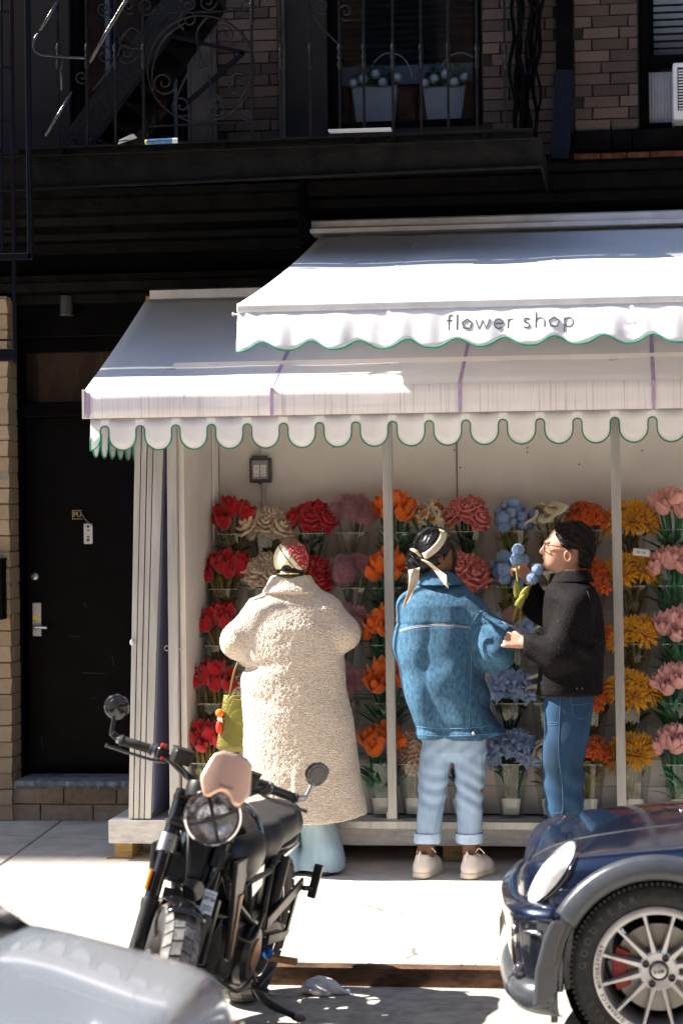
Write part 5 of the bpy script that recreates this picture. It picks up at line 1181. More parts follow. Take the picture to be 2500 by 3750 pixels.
def fjB(X, Y, Z):
    P = (X, Y, Z); d = column(P, torsoB, 2.4)
    R = chain(P, [J(1708, 2225, .0), J(1800, 2355, -.05), J(1812, 2385, -.06), J(1836, 2325, -.04)], [.092, .094, .088, .066], .05)
    R = smx(R, (X - J(1850, 0)[0]) * .55 + (Z - J(0, 2290)[2]) * .85 - .012, .004)
    L = chain(P, [J(1506, 2225, .02), J(1496, 2360, .06), J(1545, 2395, .22)], [.085, .082, .06], .05)
    d = sm(sm(d, R, .03), L, .04); hem = J(1600, 2703)[2] + .045 * np.clip((X - J(1740, 0)[0]) / .16, 0, 2)
    w_ = .011 * (1 - 2 * np.abs(np.sin((X - J(1560, 0)[0]) * 13 + 1.1 * (Z - 1.2) + .5 * np.sin(Z * 7)))) * np.clip((1.50 - Z) / .25, 0, 1) * np.clip((Z - .72) / .1, 0, 1) + .004 * np.sin((X - J(1560, 0)[0]) * 26 + 2.2 * (Z - 1.2)) * np.clip((1.62 - Z) / .2, 0, 1) * np.clip((Z - .72) / .1, 0, 1) + wob(P, 17, .006, 2.) + .010 * (1 - 2 * np.abs(np.sin((Z + X * .8) * 24))) * np.exp(-((X - J(1790, 0)[0]) / .08) ** 2) * (Z < 1.45)
    d = d + w_; d = d + .006 * np.exp(-((Z - J(0, 2292)[2]) / .006) ** 2)
    d = d - .004 * (1 / (1 + np.exp((Z - J(0, 2665)[2]) / .003)))
    return np.maximum(d, hem - Z)
jk = solids('denim_jacket', [(fjB, (-1.4, 10.55, .70), (-.5, 11.4, 1.68), .0075)], denim, B); bB = bvh(jk)
def fcol(X, Y, Z):
    P = (X, Y, Z); R = rows_(J, [(2092, 1556, 1650, .078, .02), (2112, 1534, 1678, .10, .015), (2142, 1524, 1700, .125, .01)], YB + .02, 0); d = column(P, R, 2.2); i = column(P, [(z + .002, cx, cy + .008, a - .016, b - .016) for z, cx, cy, a, b in R] + [(1.75, R[0][1], YB + .04, .05, .06)], 2.2); return np.maximum(d, -i)
solids('collar', [(fcol, (-1.25, 10.8, 1.5), (-.75, 11.25, 1.72), .006)], denim, B)
for pts in ([(1462, 2308), (1510, 2296), (1580, 2288), (1660, 2288), (1722, 2296)], [(1462, 2313), (1510, 2301), (1580, 2293), (1660, 2293), (1722, 2301)], [(1722, 2296), (1750, 2250), (1790, 2222)], [(1733, 2330), (1770, 2385), (1830, 2418)], [(1748, 2371), (1726, 2378), (1724, 2480), (1716, 2660)],
            [(1526, 2662), (1600, 2668), (1700, 2668), (1790, 2660)], [(1530, 2690), (1600, 2696), (1700, 2695), (1790, 2688)], [(1535, 2122), (1600, 2128), (1680, 2138)]):
    seam(bB, pts, stitch if pts[0][1] < 2320 and pts[0][0] < 1500 else stitch_b, B)
p = on(bB, 1792, 2490); p2 = on(bB, 1812, 2590)
if p and p2: MB().tube([p, p.lerp(p2, .5) + Vector((0, -.004, 0)), p2], .004, 6).build('pocket_welt', mat('pocket_dark', (.03, .07, .12), .8), B)
p = on(bB, 1790, 2488)
if p: MB().box(p, (.022, .006, .034), rot=(0, .25, 0)).build('leather_label', mat('tan_leather', (.40, .24, .08), .6), B)
p = on(bB, 1733, 2687)
if p: MB().ball(p, .009, 10, 6).build('hem_button', alu, B)
cuffd = mat('grey_cuff', (.34, .39, .44), .85, var=.15, scale=30)
cu0, cu1 = Vector(J(1832, 2345, -.045)), Vector(J(1855, 2282, -.035)); 
MB().tube([cu0, cu0.lerp(cu1, .15), cu1, cu1, cu0.lerp(cu1, .3)], [.064, .069, .062, .054, .052], 20, caps=False).build('sleeve_cuff', cuffd, B, smooth='auto')
jB = [rows_(J, R, YB + .03, 0) for R in ([(2660, 1540, 1664, .115), (2720, 1545, 1660, .11), (2800, 1535, 1650, .095), (2860, 1530, 1640, .085), (2900, 1528, 1632, .085), (3000, 1523, 1618, .075), (3090, 1518, 1608, .066)], [(2660, 1650, 1780, .115), (2720, 1655, 1780, .11), (2800, 1660, 1776, .095), (2860, 1665, 1770, .085), (2900, 1668, 1768, .085), (3000, 1669, 1765, .075), (3090, 1671, 1762, .066)])]
pelB = rows_(J, [(2600, 1545, 1775, .12), (2700, 1542, 1780, .12), (2755, 1545, 1776, .108), (2790, 1575, 1750, .05)], YB + .03, 0)
def fjnB(X, Y, Z):
    P = (X, Y, Z); d = sm(sm(column(P, jB[0]), column(P, jB[1]), .012), column(P, pelB), .02)
    k = np.exp(-((Z - J(0, 2880)[2]) / .12) ** 2); d = d + .0045 * k * np.sin(Z * 85 + X * 35 + 2 * np.sin(X * 17)) + wob(P, 20, .003) + .005 * np.sin(Z * 60 - X * 60) * np.exp(-((Z - J(0, 2740)[2]) / .06) ** 2)
    return d
jn = solids('jeans', [(fjnB, (-1.2, 10.8, .2), (-.7, 11.25, .9), .0075)], denim_l, B); bJ = bvh(jn)
for cx0, hw in ((1563, 47), (1717, 47)):
    a_ = rows_(J, [(3050, cx0 - hw - 2, cx0 + hw + 2, .075), (3056, cx0 - hw - 4, cx0 + hw + 4, .078), (3084, cx0 - hw - 4, cx0 + hw + 4, .078), (3090, cx0 - hw, cx0 + hw, .073)], YB + .03, 0)
    solids('jeans_cuff', [(lambda X, Y, Z: column((X, Y, Z), a_) + wob((X, Y, Z), 40, .0015), (-1.25, 10.85, .18), (-.65, 11.15, .32), .005)], mat('pale_cuff', (.42, .56, .74), .85, var=.1, scale=20), B)
seam(bJ, [(1632, 2800), (1625, 2900), (1600, 3000), (1590, 3050)], stitch_b, B); seam(bJ, [(1762, 2760), (1765, 2900), (1760, 3040)], stitch_b, B)
snk = mat('white_sneaker', (.72, .64, .58), .6, var=.04); sol = mat('cream_sole', (.70, .62, .50), .6)
for (px, tx, ty) in ((1541, 1590, .27), (1712, 1790, .24)):
    h_ = J(px, 3205, -.075); t_ = J(tx, 3205, 0)
    u, Pf = shoe((h_[0], h_[1], GZ - .004), (t_[0], h_[1] + ty, GZ - .004), B, snk, sol, w=.052, h=.10)
    k = MB()
    for i in range(4): k.tube([Pf(.36 + i * .08, .108 - i * .012, -.028), Pf(.36 + i * .08, .118 - i * .012, 0), Pf(.36 + i * .08, .108 - i * .012, .028)], .004, 5)
    k.tube(smoothpath([Pf(.33, .115, 0), Pf(.30, .145, .03), Pf(.34, .12, .055)]), .0035, 5).tube(smoothpath([Pf(.33, .115, 0), Pf(.30, .14, -.03), Pf(.36, .11, -.05)]), .0035, 5)
    o = k.build('laces', snk, None, smooth=True); o.parent = u
    o = MB().tube(smoothpath([Pf(.02, .085, -.01), Pf(-.02, .12, 0), Pf(.03, .135, .0), Pf(.06, .11, .0)]), .004, 6).build('heel_loop', snk, None, smooth=True); o.parent = u
def fhrB(X, Y, Z):
    P = (X, Y, Z); d = ell(P, J(1583, 2008, .02), (.100, .104, .112), (0, .3, 0)); d = np.maximum(d, (X - J(1622, 0)[0]) * .9 - (Z - J(0, 2035)[2]) * .55)
    d = np.maximum(d, (J(0, 2090)[2] - Z)); d = sm(d, ell(P, J(1548, 2060, .0), (.05, .06, .05)), .04)
    bun = ell(P, J(1524, 2062, -.01), (.050, .056, .060)) + .004 * np.sin((X + Z) * 160); d = np.minimum(d, bun)
    return d + .0014 * np.sin(np.arctan2(Z - J(0, 2050)[2], X - J(1515, 0)[0]) * 34 + 3 * np.sin(Y * 25))
hairB = solids('hair', [(fhrB, (-1.25, 10.75, 1.55), (-.75, 11.25, 1.95), .0055)], hair_b, B)
for pts in ([(1640, 1990), (1662, 2040), (1662, 2090), (1675, 2125)], [(1650, 1985), (1668, 2030), (1665, 2075)], [(1630, 1975), (1655, 2010), (1660, 2060), (1655, 2110)]):
    MB().tube(smoothpath([J(x, y, .01) for x, y in pts]), .005, 6).build('hair_strand', hair_b, B, smooth=True)
silk = mat('silk_print', (.78, .70, .54), .35, var=.1, scale=90, col2=(.55, .42, .30)); 
bH = bvh(hairB); bnd = []
for x, y, nx_, ny_ in ((1618, 1941, .8, .3), (1624, 1952, .95, .2), (1621, 1970, .95, .35), (1611, 1988, .9, .45), (1598, 2004, .8, .6), (1582, 2019, .7, .7), (1566, 2031, .55, .8), (1550, 2038, .4, .9)):
    r_ = [on(bH, x + nx_ * q, y + ny_ * q, .006) for q in (-13, -6, 0, 6, 13)]
    if all(r_): bnd.append(r_)
MB().loft(bnd, closed=False, caps=False).build('headband', silk, B, smooth=True, solid=.003)
MB().tube([J(1506, 2010, -.04), J(1515, 2012, -.062), J(1530, 2020, -.066), J(1545, 2035, -.062), J(1555, 2050, -.055)], [.008, .013, .012, .011, .009], 8, flat=.6).build('scarf_knot', silk, B, smooth=True)
MB().grid(lambda u, v: Vector(J(1548 + 95 * u + 8 * v, 2046 + 50 * u + (8 + 42 * u) * v - 6 * math.sin(u * 5), -.095 - .06 * u - .012 * math.sin(u * 6 + v * 3))), 10, 4).build('scarf_end', silk, B, smooth=True, solid=.002)
MB().grid(lambda u, v: Vector(J(1506 + 40 * v * (1 - .5 * u) + 8 * math.sin(u * 4) - 14 * u, 2085 + 125 * u - 10 * v + (1 - v) * 12 * u, -.15 - .01 * math.sin(v * 5 + u * 3) - .02 * u)), 4, 10).build('scarf_end', silk, B, smooth=True, solid=.002)
c = J(1622, 2052, -.068); MB().tube([(c[0] + .007 * math.cos(a), c[1], c[2] - .006 + .008 * math.sin(a)) for a in np.linspace(0, 6.28, 12, endpoint=False)], .002, 5, closed=True).build('gold_earring', mat('gold', (.8, .55, .18), .25, metal=1.), B)

def strands(o, b, flow, par, m, n=240, L=.05, r=.0011, keep=lambda p: True, seed=1):
    rr = random.Random(seed); V = [v.co for v in o.data.vertices if keep(v.co)]; k = MB()
    for _ in range(n):
        p = rr.choice(V).copy(); P = []; off = rr.uniform(.0005, .005)
        for i in range(7):
            q = b.find_nearest(p)
            if q[0] is None: break
            nn = q[1]; P.append(q[0] + nn * (off * math.sin(.4 + i * .4))); f = flow(q[0]); f = (f - nn * f.dot(nn)); p = q[0] + f.normalized() * (L / 6) + Vector((rr.gauss(0, .0012), rr.gauss(0, .0012), rr.gauss(0, .0012)))
        if len(P) > 3: k.tube(P, [r * (1 - .1 * i) for i in range(len(P))], 4)
    return k.build('hair_strands', m, par, smooth=True)
bun_c = Vector(JB(1515, 2055)); strands(hairB, bH, lambda p: bun_c - p, B, hair_b, n=320, L=.06, seed=3)
# ---------------------------------------------------------------- man in the dark jacket
YC = 10.95; J = frame_(YC); JC = J
M_ = thing('person', 'man in glasses, black patterned jacket and dark blue jeans raising a pompom flower', 'person', (J(2080, 3220)[0], YC, GZ))
w1 = J(1918, 2347, -.13); w2 = J(1938, 2128, .06)
H1 = handcaps(w1, (-.95, .1, .15), (.1, -.9, .4), (.7, .9, .7), mirror=1); H2 = handcaps(w2, (-.55, -.05, .8), (.6, -.55, .4), (1.0, 1.1, .8), mirror=1, thumb=(.5, .8))
def fbC(X, Y, Z):
    P = (X, Y, Z); d = column(P, rows_(J, [(2150, 2050, 2130, .08), (2190, 2025, 2165, .17), (2350, 2020, 2180, .16), (2520, 2005, 2165, .15), (2600, 2000, 2165, .16)], YC, 0))
    for dy in (-.09, .09): d = sm(d, chain(P, [J(2085, 2600, dy), J(2070, 2880, dy), J(2085, 3160, dy), J(2078, 3205, dy)], [.085, .06, .042, .04], .03), .03); d = sm(d, cap(P, J(2075, 3205, dy), J(1975, 3212, dy), .035, .03), .03)
    d = sm(d, chain(P, [J(2105, 2205, -.17), J(2058, 2385, -.19), w1], [.052, .042, .028], .03), .03); d = sm(d, chain(P, [J(2085, 2205, .17), J(1980, 2250, .16), w2], [.052, .042, .028], .03), .03); return d
def fhC(X, Y, Z):
    P = (X, Y, Z); E_ = lambda px, py, r, dy=0., R=None: ell(P, J(px, py, dy), r, R)
    d = sm(E_(2082, 1998, (.108, .078, .105)), E_(2038, 2030, (.066, .060, .075)), .03); d = sm(d, E_(2028, 2062, (.046, .050, .036)), .03); d = sm(d, E_(2003, 2074, (.016, .022, .014)), .014)      # skull, face, jaw, chin
    d = sm(d, cap(P, J(2075, 2060), J(2090, 2150), .056, .066), .035)
    d = sm(d, E_(2006, 1985, (.018, .05, .012)), .014)                                                                   # brow
    d = sm(d, cap(P, J(1999, 1992), J(1983, 2020), .0085, .0125), .008); d = sm(d, E_(1990, 2026, (.012, .017, .008)), .007)      # nose and nostrils
    d = sm(d, E_(1994, 2043, (.011, .022, .0075)), .007); d = sm(d, E_(1997, 2062, (.011, .021, .008)), .007)             # lips, parted
    d = smx(d, -ell(P, J(1996, 2053), (.016, .018, .0045)), .004)
    for s in (-1, 1):
        d = smx(d, -E_(2002, 2002, (.012, .014, .010), s * .032), .010); d = sm(d, E_(2009, 2003, (.011, .012, .010), s * .031), .003)     # eye sockets and eyes
        ear = smx(E_(2082, 2036, (.022, .012, .033), s * .078, (0, -.15, 0)), -E_(2079, 2036, (.012, .012, .020), s * .088), .005); d = sm(d, ear, .006)
    return d
solids('body', [(fbC, (-.75, 10.6, .07), (.1, 11.35, 1.62), .012), (fhC, (-.5, 10.8, 1.48), (-.1, 11.1, 1.9), .0048), (capsfn(H1), *box_of(H1), .0045), (capsfn(H2), *box_of(H2), .0045)], skin_l, M_)
eyem = mat('eye_white', (.7, .68, .66), .3); 
for s in (-1, 1):
    c = J(2003, 2003, s * .031); MB().ball(c, .0085, 10, 8).build('eye', eyem, M_, smooth=True); MB().ball((c[0] - .0055, c[1], c[2]), .0045, 8, 6).build('iris', mat('dark_iris', (.02, .015, .012), .2), M_, smooth=True)
lipm = mat('lip', (.50, .20, .17), .5)
def fhrC(X, Y, Z):
    P = (X, Y, Z); E_ = lambda px, py, r, dy=0., R=None: ell(P, J(px, py, dy), r, R)
    d = sm(E_(2098, 1986, (.106, .096, .108)), E_(2128, 2032, (.058, .082, .072)), .03); d = sm(d, E_(2036, 1944, (.052, .072, .036), 0, (0, .35, 0)), .03); d = sm(d, E_(2134, 2074, (.036, .060, .040)), .02); d = sm(d, E_(2066, 1996, (.040, .020, .040), -.080, (0, .5, 0)), .02)
    fx = J(2040, 0)[0]; d = np.maximum(d, -(X - J(2012, 0)[0]) + .25 * np.abs(Y - YC) * 0)
    face = (X - J(2052, 0)[0]) - .9 * (Z - J(0, 1990)[2]); face = np.maximum(face, Z - J(0, 1962)[2] - .1 * np.abs(Y - YC)); side = ell(P, J(2030, 2020), (.075, .12, .075)); d = smx(d, -np.maximum(side, 0 * X - 1), .008)
    ear = ell(P, J(2082, 2042), (.023, .14, .032)); d = smx(d, -ear, .006); d = np.maximum(d, (J(0, 2096)[2] - Z)); d = np.maximum(d, np.where(X < J(2095, 0)[0], J(0, 2030)[2] - Z, -1))
    return d + .0032 * np.sin((Z + .45 * X + .5 * (X - J(2060, 0)[0]) ** 2 * 8) * 190 + 2.5 * np.sin(Y * 50)) + wob(P, 40, .003)
hairC = solids('hair', [(fhrC, (-.5, 10.8, 1.5), (-.05, 11.1, 1.95), .0052)], hair_d, M_)
def flowC(p):
    c = Vector(J(2085, 1995)); d = p - c; return Vector((.9, .25 * (1 if d.y > 0 else -1), -.15 - 1.1 * max(0, d.x) / .1 + .5 * max(0, -d.x) / .1))
strands(hairC, bvh(hairC), flowC, M_, hair_d, n=420, L=.055, seed=5)
tort = mat('tortoiseshell', (.10, .035, .015), .2, var=.8, scale=60)
g = MB()
for s in (-1, 1):
    c = Vector(J(1993, 2003, s * .034)); g.tube([(c.x + .004 * abs(math.sin(a)), c.y + .025 * math.cos(a), c.z + .021 * math.sin(a)) for a in np.linspace(0, 6.28, 18, endpoint=False)], .0026, 6, closed=True)
    g.tube([J(1996, 1995, s * .060), J(2030, 1998, s * .074), J(2080, 2006, s * .083), J(2096, 2022, s * .083)], .0028, 6)
g.tube([J(1991, 1996, -.01), J(1989, 1995, 0), J(1991, 1996, .01)], .0025, 6); gl = g.build('glasses', tort, M_, smooth=True)
for s in (-1, 1):
    c = Vector(J(1993, 2003, s * .034)); o = MB().lathe([(.001, 0), (.022, 0), (.022, .001), (.001, .001)], 16, Matrix.Translation(c) @ Matrix.Rotation(math.pi / 2, 4, 'Y')).build('lens', clear('spectacle_lens', (.97, .97, .97), .0)); o.parent = gl
jkm = mat('black_paisley', (.012, .011, .012), .8, spec=.12, bump=.25, bscale=90, var=.3); nt = jkm.node_tree; b_ = nt.nodes['Principled BSDF']; tc = _n(nt, 'ShaderNodeTexCoord'); v_ = _n(nt, 'ShaderNodeTexVoronoi'); v_.inputs['Scale'].default_value = 24; nt.links.new(tc.outputs['Object'], v_.inputs[0])
wv = _n(nt, 'ShaderNodeMath', operation='SINE'); mu = _n(nt, 'ShaderNodeMath', operation='MULTIPLY'); mu.inputs[1].default_value = 26; nt.links.new(v_.outputs['Distance'], mu.inputs[0]); nt.links.new(mu.outputs[0], wv.inputs[0])
rp = _n(nt, 'ShaderNodeValToRGB'); e = rp.color_ramp.elements; e[0].position = .80; e[0].color = (.0045, .004, .0045, 1); e[1].position = .97; e[1].color = (.020, .017, .016, 1); nt.links.new(wv.outputs[0], rp.inputs[0]); nt.links.new(rp.outputs[0], b_.inputs['Base Color'])
torC = rows_(J, [(2112, 2045, 2125, .07), (2128, 2022, 2150, .10), (2150, 2000, 2180, .165), (2185, 1992, 2195, .20), (2250, 1992, 2206, .21), (2350, 1990, 2213, .21), (2450, 1972, 2213, .205), (2520, 1963, 2207, .215), (2550, 1963, 2203, .215)], YC, 0)
def fjC(X, Y, Z):
    P = (X, Y, Z); d = column(P, torC, 2.4); a_ = chain(P, [J(2112, 2215, -.15), J(2070, 2370, -.20), J(2040, 2388, -.20), J(1905, 2348, -.13)], [.092, .084, .076, .050], .04); c_ = chain(P, [J(2080, 2215, .15), J(1990, 2240, .16), J(1962, 2225, .14), J(1942, 2150, .07)], [.09, .074, .066, .045], .04)
    d = sm(sm(d, a_, .025), c_, .03) + wob(P, 16, .006, 1.5) + .006 * np.sin((X * .7 + Z) * 55) * np.exp(-((Z - J(0, 2380)[2]) / .08) ** 2) * (Y < YC - .08)
    d = np.maximum(d, J(0, 2543)[2] - Z); wc = Vector(w1); d = np.maximum(d, (J(1893, 0)[0] - X) * (Z < J(0, 2280)[2]) - (Z > J(0, 2280)[2])); d = np.maximum(d, np.where((X < J(1975, 0)[0]) & (Z > J(0, 2240)[2]), (Z - J(0, 2138)[2]), -1)); return d
jc = solids('jacket', [(fjC, (-.85, 10.55, .92), (.1, 11.35, 1.72), .0078)], jkm, M_); bC = bvh(jc)
def fcl(X, Y, Z):
    P = (X, Y, Z); R = rows_(J, [(2088, 2050, 2156, .080), (2108, 2026, 2166, .10), (2132, 2008, 2178, .125)], YC, 0); d = column(P, R, 2.2); i = column(P, [(z + .002, cx, cy, a - .014, b - .014) for z, cx, cy, a, b in R] + [(1.75, R[0][1], YC, .05, .06)], 2.2); return np.maximum(np.maximum(d, -i), (Z - J(0, 2092)[2]) + .5 * np.clip(J(2075, 0)[0] - X, 0, 1) * 0)
solids('collar', [(fcl, (-.5, 10.8, 1.52), (-.05, 11.1, 1.72), .0055)], jkm, M_)
MB().tube([Vector(J(2103, 2092)) + Vector((.068 * math.cos(a), .072 * math.sin(a), .002 - .006 * math.cos(a))) for a in np.linspace(-2.2, 1.0, 16)], .010, 8, flat=.7).build('collar_lining', mat('brown_cord', (.05, .024, .012), .9, var=.2), M_, smooth=True)
MB().bar(J(2034, 2140, -.03), J(2026, 2185, -.05), .05, .012, up=(0, 1, 0)).build('shirt', mat('white_shirt', (.72, .74, .80), .8), M_)
seam(bC, [(2150, 2165), (2168, 2230), (2172, 2300), (2155, 2360)], mat('dark_seam', (.004, .004, .004), .8), M_, r=.003)
for px in (2112, 2130):
    p = on(bC, px, 2522)
    if p: MB().ball(p, .006, 8, 6).build('snap', mat('dark_brass', (.10, .07, .04), .4, metal=.7), M_)
jC_ = [rows_(J, [(2515, 1998, 2160, .085), (2545, 1993, 2172, .092), (2600, 1990, 2172, .098), (2700, 1988, 2152, .098), (2800, 1988, 2134, .092), (2900, 1996, 2136, .088), (3000, 2012, 2138, .085), (3100, 2020, 2140, .085), (3190, 2022, 2142, .085)], YC + dy, 0) for dy in (-.09, .09)]
def fjnC(X, Y, Z):
    P = (X, Y, Z); d = sm(column(P, jC_[0], 2.3), column(P, jC_[1], 2.3), .015); return d + wob(P, 15, .005) + .006 * np.sin(Z * 50 + X * 30) * np.exp(-((Z - J(0, 2880)[2]) / .12) ** 2)
jn = solids('jeans', [(fjnC, (-.5, 10.7, .1), (.05, 11.2, 1.1), .008)], denim_d, M_); bJ = bvh(jn)
for pts in ([(2052, 2535), (2048, 2640), (2045, 2760), (2058, 2880), (2060, 2960), (2052, 2985)], [(1990, 2645), (2020, 2648), (2046, 2645)], [(1990, 2652), (2020, 2655), (2046, 2652)], [(2092, 2540), (2095, 2580), (2165, 2575)], [(2096, 2585), (2100, 2620), (2130, 2634), (2155, 2615), (2165, 2580)], [(2018, 2975), (2035, 2980), (2060, 2975)]):
    seam(bJ, pts, mat('dull_stitch', (.05, .11, .17), .8), M_)
for dy in (-.09, .09):
    h_ = J(2135, 3225, dy); shoe((h_[0], h_[1], GZ - .005), (h_[0] - .29, h_[1], GZ - .005), M_, mat('brown_shoe', (.16, .11, .09), .6), sol, w=.05)
# ---------------------------------------------------------------- the two pompom flowers they hold
def heldflower(lab, J, a, b, path, leaf):
    t = thing('pompom_flower', lab, 'flower', J(*path[-1]), 'pompom flowers held in the hands')
    k = MB()
    for p, r in ((a, .031), (b, .031)):
        g = g_spikes(r * .93, .008, 420, .003); k.add(g.v, g.f, Matrix.Translation(J(*p)))
    k.build('pompoms', MATS['blue_pompom_felt'], t, smooth=True)
    MB().tube(smoothpath([J(*p) for p in path]), .007, 8).build('stem', lime, t, smooth=True)
    for (x, y, dy), ang, L in leaf:
        m = MB(); petal(m, Matrix.Translation(J(x, y, dy)) @ Matrix.Rotation(ang, 4, 'Y') @ RZ(-1.57), L=L, W=.04, th0=5, th1=12, cup=.3, nu=4, nv=6); m.build('leaf', lime, t, smooth=True, solid=.004)
    m = MB()
    for i in range(5): petal(m, Matrix.Translation(J(path[0][0], path[0][1] + 4, path[0][2])) @ RZ(i * 1.256), L=.022, W=.014, th0=60, th1=80, nu=2, nv=2)
    m.build('calyx', lime, t, smooth=True, solid=.002)
heldflower('pale blue two pompom flower held up in the hand of the man', JC, (1897, 2014, .0), (1890, 2048, .0), [(1890, 2070, .0), (1895, 2120, .01), (1904, 2200, .0), (1907, 2300, -.02)], [((1898, 2190, .0), -.12, .09)])
heldflower('pale blue two pompom flower gripped in the hand of the woman', JB, (1969, 2085, -.05), (1951, 2117, -.05), [(1944, 2138, -.05), (1922, 2185, -.05), (1900, 2215, -.055), (1886, 2250, -.05), (1878, 2300, -.04)], [((1895, 2222, -.06), .55, .075), ((1912, 2190, -.06), .5, .07)])
# ================================================================== MOTORCYCLE
lean, yaw, steer = math.radians(11.5), math.atan2(-.996, -.088), math.radians(24)
W0 = Vector((-1.597, 8.85, -.045))
bike = thing('motorcycle', 'black naked motorcycle with copper fly screen parked nose out leaning on its side stand', 'motorcycle', W0, world=False)
bike.rotation_euler = (Matrix.Rotation(yaw, 3, 'Z') @ Matrix.Rotation(-lean, 3, 'X')).to_euler()
gb = mat('gloss_black', (.006, .006, .007), .12, coat=1., var=.2, rvar=.04); sb = mat('satin_black', (.012, .012, .013), .38, var=.2, scale=20); rub = mat('tyre_rubber', (.022, .021, .021), .75, var=.3, scale=40, bump=.2, bscale=300)
tread_m = mat('tread_rubber', (.15, .145, .138), .75, var=.35, scale=30, bump=.2, bscale=200); chrome = mat('chrome', (.72, .72, .74), .12, metal=1., rvar=.04); alus = mat('cast_alloy', (.32, .32, .33), .35, metal=.9); copper = mat('copper_screen', (.90, .58, .43), .30, metal=.5, var=.05, scale=4)
bronze = mat('bronze_cover', (.36, .20, .10), .45, metal=.7, var=.2); redp = mat('red_button', (.7, .03, .02), .4); amber = mat('amber_reflector', (.85, .25, .01), .2, coat=1.); seatm = mat('seat_vinyl', (.022, .022, .024), .5, bump=.15, bscale=300); bluep = mat('blue_anodised', (.01, .12, .40), .35, metal=.5)
HA = Vector((1.11, 0, .95)); SA = Vector((-math.sin(math.radians(24)), 0, math.cos(math.radians(24))))
S_ = Matrix.Translation(HA) @ Matrix.Rotation(steer, 4, SA) @ Matrix.Translation(-HA)
def bp_(mb, nm, m, front=False, par=None, **k):
    if front: mb.v = [tuple(S_ @ Vector(p)) for p in mb.v]
    o = mb.build(nm, m, None, **k); o.parent = par or bike; return o
RY = Matrix.Rotation(math.pi / 2, 4, 'X')
def wheel(c, R, w, front, nm):
    c = Vector(c); T = Matrix.Translation(c) @ RY
    prof = [(R - .115, -w * .30), (R - .10, -w * .42), (R - .06, -w * .5), (R - .03, -w * .46), (R - .008, -w * .30), (R, 0), (R - .008, w * .30), (R - .03, w * .46), (R - .06, w * .5), (R - .10, w * .42), (R - .115, w * .30), (R - .13, 0)]
    ty = MB().lathe(prof + prof[:1], 56, T); t = bp_(ty, nm, rub, front, smooth='auto', ang=60)
    k = MB(); nb_ = 34
    def sp(a, v, h):     # a point on the crown of the tyre: angle, -1..1 across, height above
        ph = v * 1.15; r = (R - .052) + (.052 + h) * math.cos(ph) ** .8; y = (w * .5 + h) * math.sin(ph) / math.sin(1.15) * .98
        return c + Vector((r * math.cos(a), y, r * math.sin(a)))
    for i in range(nb_):
        a0 = 2 * math.pi * i / nb_; da = 2 * math.pi / nb_
        for v0, v1, o_, sk in ((-.95, -.50, .5, .25), (-.46, -.02, 0, .12), (.02, .46, .5, -.12), (.50, .95, 0, -.25)):
            A = [(a0 + da * (o_ + .06), v0), (a0 + da * (o_ + .90), v0), (a0 + da * (o_ + .90 + sk), v1), (a0 + da * (o_ + .06 + sk), v1)]
            k.add([sp(a, v, -.004) for a, v in A] + [sp(a, v, .007) for a, v in A], [(4, 5, 6, 7), (0, 1, 5, 4), (1, 2, 6, 5), (2, 3, 7, 6), (3, 0, 4, 7)])
    bp_(k, 'tread', tread_m, front, par=t)
    rim = MB().lathe([(R - .105, -w * .36), (R - .125, -w * .38), (R - .14, -w * .2), (R - .15, 0), (R - .14, w * .2), (R - .125, w * .38), (R - .105, w * .36), (R - .118, 0), (R - .105, -w * .36)], 48, T)
    for i in range(10):
        a = 2 * math.pi * i / 10 + (.12 if i % 2 else -.12)
        d = Vector((math.cos(a), 0, math.sin(a))); a2 = 2 * math.pi * (i // 2) / 5 + .2; d2 = Vector((math.cos(a2), 0, math.sin(a2)))
        rim.bar(c + d2 * .04, c + d * (R - .14), .018, .026, up=(0, 1, 0))
    rim.cyl(c - Vector((0, .06, 0)), c + Vector((0, .06, 0)), .045, n=20)
    bp_(rim, 'wheel_rim', sb, front, par=t, smooth='auto')
    if not front:
        for s in (-1, 1): bp_(MB().tube([c + Vector((math.cos(q) * (R - .112), s * w * .385, math.sin(q) * (R - .112))) for q in np.linspace(0, 2 * math.pi, 48, endpoint=False)], .004, 6, closed=True), 'rim_stripe', chrome, front, par=t)
    dsk = MB()
    for s in ((-1, 1) if front else (-1,)):
        dsk.lathe([(.085, -.002), (.15, -.002), (.15, .002), (.085, .002), (.085, -.002)], 40, Matrix.Translation(c + Vector((0, s * .062, 0))) @ RY)
    bp_(dsk, 'brake_disc', alus, front, par=t, smooth='auto'); return t
FA = Vector((1.40, 0, .325)); wheel(FA, .325, .12, True, 'front_tyre'); wheel((0, 0, .315), .315, .165, False, 'rear_tyre')
